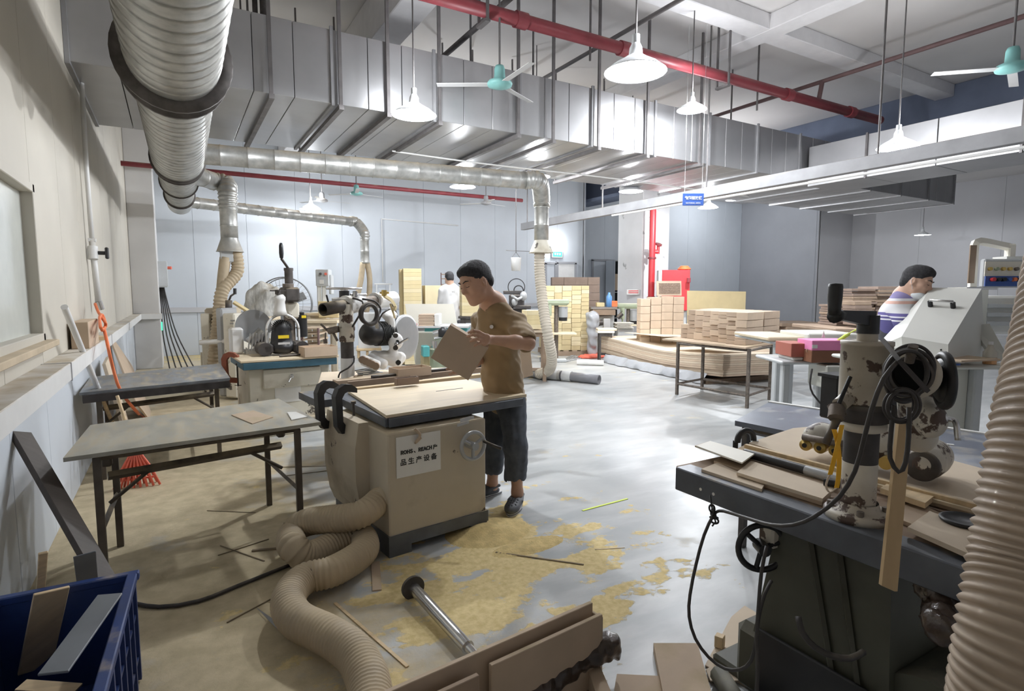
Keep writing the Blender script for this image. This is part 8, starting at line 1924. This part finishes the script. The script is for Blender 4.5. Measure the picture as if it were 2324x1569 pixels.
# yellow strap
ys = MB(); 
def ribbon(mb, pts, w, t=.0015):
    P = resample(pts, .02); vs = []; fs = []
    sd = RT * (w / 2)
    for p in P: vs += [p - sd, p + sd, p + sd + FW * t, p - sd + FW * t]
    for i in range(len(P) - 1):
        a = i * 4; b = a + 4; fs += [(a, b, b + 1, a + 1), (a + 1, b + 1, b + 2, a + 2), (a + 2, b + 2, b + 3, a + 3), (a + 3, b + 3, b, a)]
    return mb.add(vs, fs)
ribbon(ys, [dep(1893, 975, 1.60), dep(1900, 1000, 1.59), dep(1905, 1040, 1.59), dep(1903, 1085, 1.60), dep(1899, 1108, 1.61)], .013)
ribbon(ys, [dep(1911, 965, 1.60), dep(1903, 1005, 1.585), dep(1893, 1045, 1.585), dep(1884, 1078, 1.60)], .013)
solo('yellow_strap', ys, M['strap'], 'yellow orange strap hanging crossed left of the chipped column', 'strap')
ys2 = MB(); ribbon(ys2, [dep(1884, 1078, 1.601), dep(1875, 1100, 1.60), dep(1882, 1118, 1.59), dep(1899, 1108, 1.605)], .006); solo('strap_tail', ys2, M['mdf_pale'], 'pale loop at the lower end of the yellow strap', 'strap')
# wooden ruler board hanging before the rail
wr2 = MB(); q = [dep(2040, 962, 1.47), dep(2069, 962, 1.47), dep(2037, 1343, 1.44), dep(2030, 1343, 1.44), dep(2001, 1330, 1.44)]
n = len(q); wr2.add(q + [v + FW * .012 for v in q], [tuple(range(n)), tuple(range(2 * n - 1, n - 1, -1))] + [(i, n + i, n + (i + 1) % n, (i + 1) % n) for i in range(n)])
solo('wooden_board', wr2, mat('pine_light', (.52, .37, .20), .6, var=.10, scale=5, stretch=(3, 3, .4)), 'narrow upright pine board hanging in front of the foreground machine', 'board')
# cables
cb_ = MB()
cb_.tube(resample([dep(2040, 818, 1.34), dep(2005, 860, 1.33), dep(1978, 930, 1.34), dep(1960, 1000, 1.38), dep(1940, 1070, 1.42), dep(1905, 1128, 1.46), dep(1850, 1172, 1.50), dep(1800, 1192, 1.56), dep(1750, 1192, 1.66), dep(1700, 1178, 1.80), dep(1655, 1164, 1.95), dep(1632, 1160, 2.02), dep(1618, 1172, 2.04), dep(1598, 1215, 2.02), dep(1580, 1280, 2.0), dep(1566, 1350, 1.98), dep(1564, 1400, 1.96), dep(1578, 1450, 1.95), dep(1608, 1492, 1.92), dep(1645, 1518, 1.88), dep(1680, 1520, 1.82), dep(1705, 1500, 1.76), dep(1716, 1450, 1.74), dep(1722, 1400, 1.74), dep(1735, 1350, 1.74), dep(1750, 1320, 1.78)], .04), .0055, 8)
solo('hanging_cable', cb_, M['cable'], 'long dark cable looping from the arm down past the foreground table rail', 'cable')
cb_ = MB().tube(resample([dep(1740, 1240, 1.72), dep(1728, 1300, 1.70), dep(1722, 1370, 1.68), dep(1717, 1450, 1.66), dep(1720, 1520, 1.62), dep(1716, 1600, 1.58)], .04), .0055, 8)
solo('drop_cable', cb_, M['cable'], 'dark cable dropping from the left handwheel to the floor', 'cable')
kn = MB(); q = dep(1619, 1166, 2.04)
for k in range(5): kn.torus(tuple(q + Vector((.004 * k - .008, 0, -.012 * k + .02))), .013, .0035, 16, 6, rot=(1.2 + k * .5, k * .9, k))
kn.tube([dep(1612, 1124, 2.06), dep(1615, 1148, 2.05), q], .003, 6).tube([q, dep(1624, 1185, 2.04), dep(1616, 1195, 2.04)], .003, 6)
solo('cord_knot', kn, M['rubber'], 'black knotted cord tying the cable to the rail', 'cord')
solo('curved_cable', MB().tube(resample([dep(1812, 1400, 1.66), dep(1820, 1435, 1.64), dep(1850, 1470, 1.62), dep(1890, 1490, 1.60), dep(1930, 1495, 1.60), dep(1960, 1480, 1.62)], .03), .009, 8), M['cable'], 'thick grey cable curving across the lower housing of the foreground machine', 'cable')
# dark wrapped hose and rags at the lower right
s = SDF(tuple(dep(2110, 1380, 1.5) - Vector((.42, .42, .5))), tuple(dep(2110, 1380, 1.5) + Vector((.42, .42, .35))), .011)
s.cone(D_(2085, 1310, 1.62), D_(2125, 1350, 1.55), .026, .034, .03); s.cone(D_(2125, 1350, 1.55), D_(2150, 1430, 1.45), .034, .045, .03); s.cone(D_(2150, 1400, 1.5), D_(2190, 1330, 1.6), .035, .03, .03); s.noise(.009, 90, 7); s.noise(.005, 160, 8)
solo('wrapped_hose', s.to(MB()), M['tape'], 'dark tape wrapped hose under the right end of the foreground table', 'hose')
s = SDF(tuple(onz(2150, 1500) - Vector((.4, .4, 0))), tuple(onz(2150, 1500) + Vector((.4, .4, .4))), .012); c_ = onz(2165, 1480)
s.cone((c_.x, c_.y, .05), (c_.x + .1, c_.y - .1, .2), .11, .09, .05); s.ell((c_.x - .1, c_.y + .12, .06), (.14, .1, .07), k=.04); s.noise(.016, 28, 5); s.cut((0, 0, -1), 0)
solo('dark_rags', s.to(MB()), M['card_brown'], 'heap of dark brown rags on the floor at the lower right', 'rag')
s = SDF(tuple(onz(2070, 1400) - Vector((.5, .5, 0))), tuple(onz(2070, 1400) + Vector((.5, .5, .12))), .014); c_ = onz(2075, 1410); s.ell((c_.x, c_.y, 0), (.34, .28, .02), k=.02); s.noise(.007, 24, 2); s.cut((0, 0, -1), -.001)
solo('plastic_sheet', s.to(MB()), M['plastic_white'], 'crumpled white plastic sheet on the floor behind the foreground machine base', 'sheet')
fp('right_leg', MB().box((2.55, .74, .37), (.06, .06, .74)), 'dark_steel'); fp('right_leg', MB().box((2.55, 1.50, .37), (.06, .06, .74)), 'dark_steel')
# big hose at the right edge of the view
hp = [dep(2660, 60, 1.02), dep(2600, 320, .98), dep(2540, 560, .94), dep(2502, 780, .91), dep(2458, 1000, .88), dep(2414, 1280, .86), dep(2376, 1569, .83)]
hp.append(Vector((hp[-1].x - .02, hp[-1].y, .55))); hp.append(Vector((hp[-1].x - .02, hp[-1].y + .02, .12)))
solo('big_dust_hose', corrugated(MB(), hp, .112, .0155, .0036, 44), mat('hose_front', (.34, .26, .19), .5, var=.12, scale=9, dust=.75, dcol=(.50, .41, .31), coat=.15), 'big ribbed tan dust hose rising along the right edge of the picture', 'hose')
# pale sheets pushed onto the table's far left end
for k in range(4):
    cs = [onz(px, py, ZH + .03 + .007 * k) for px, py in ((1577 + k, 1012), (1612, 1001), (1712, 1030), (1684, 1050))]
    solo('pale_sheet', MB().prism([(p.x, p.y) for p in cs], .006, Matrix.Translation((0, 0, ZH + .024 + .007 * k))), M['white_board' if k == 3 else 'mdf_pale'], ('lowest', 'second lowest', 'second from top', 'topmost')[k] + ' pale sheet sticking out beyond the left end of the foreground table', 'sheet', 'pale sheets on the foreground table end')
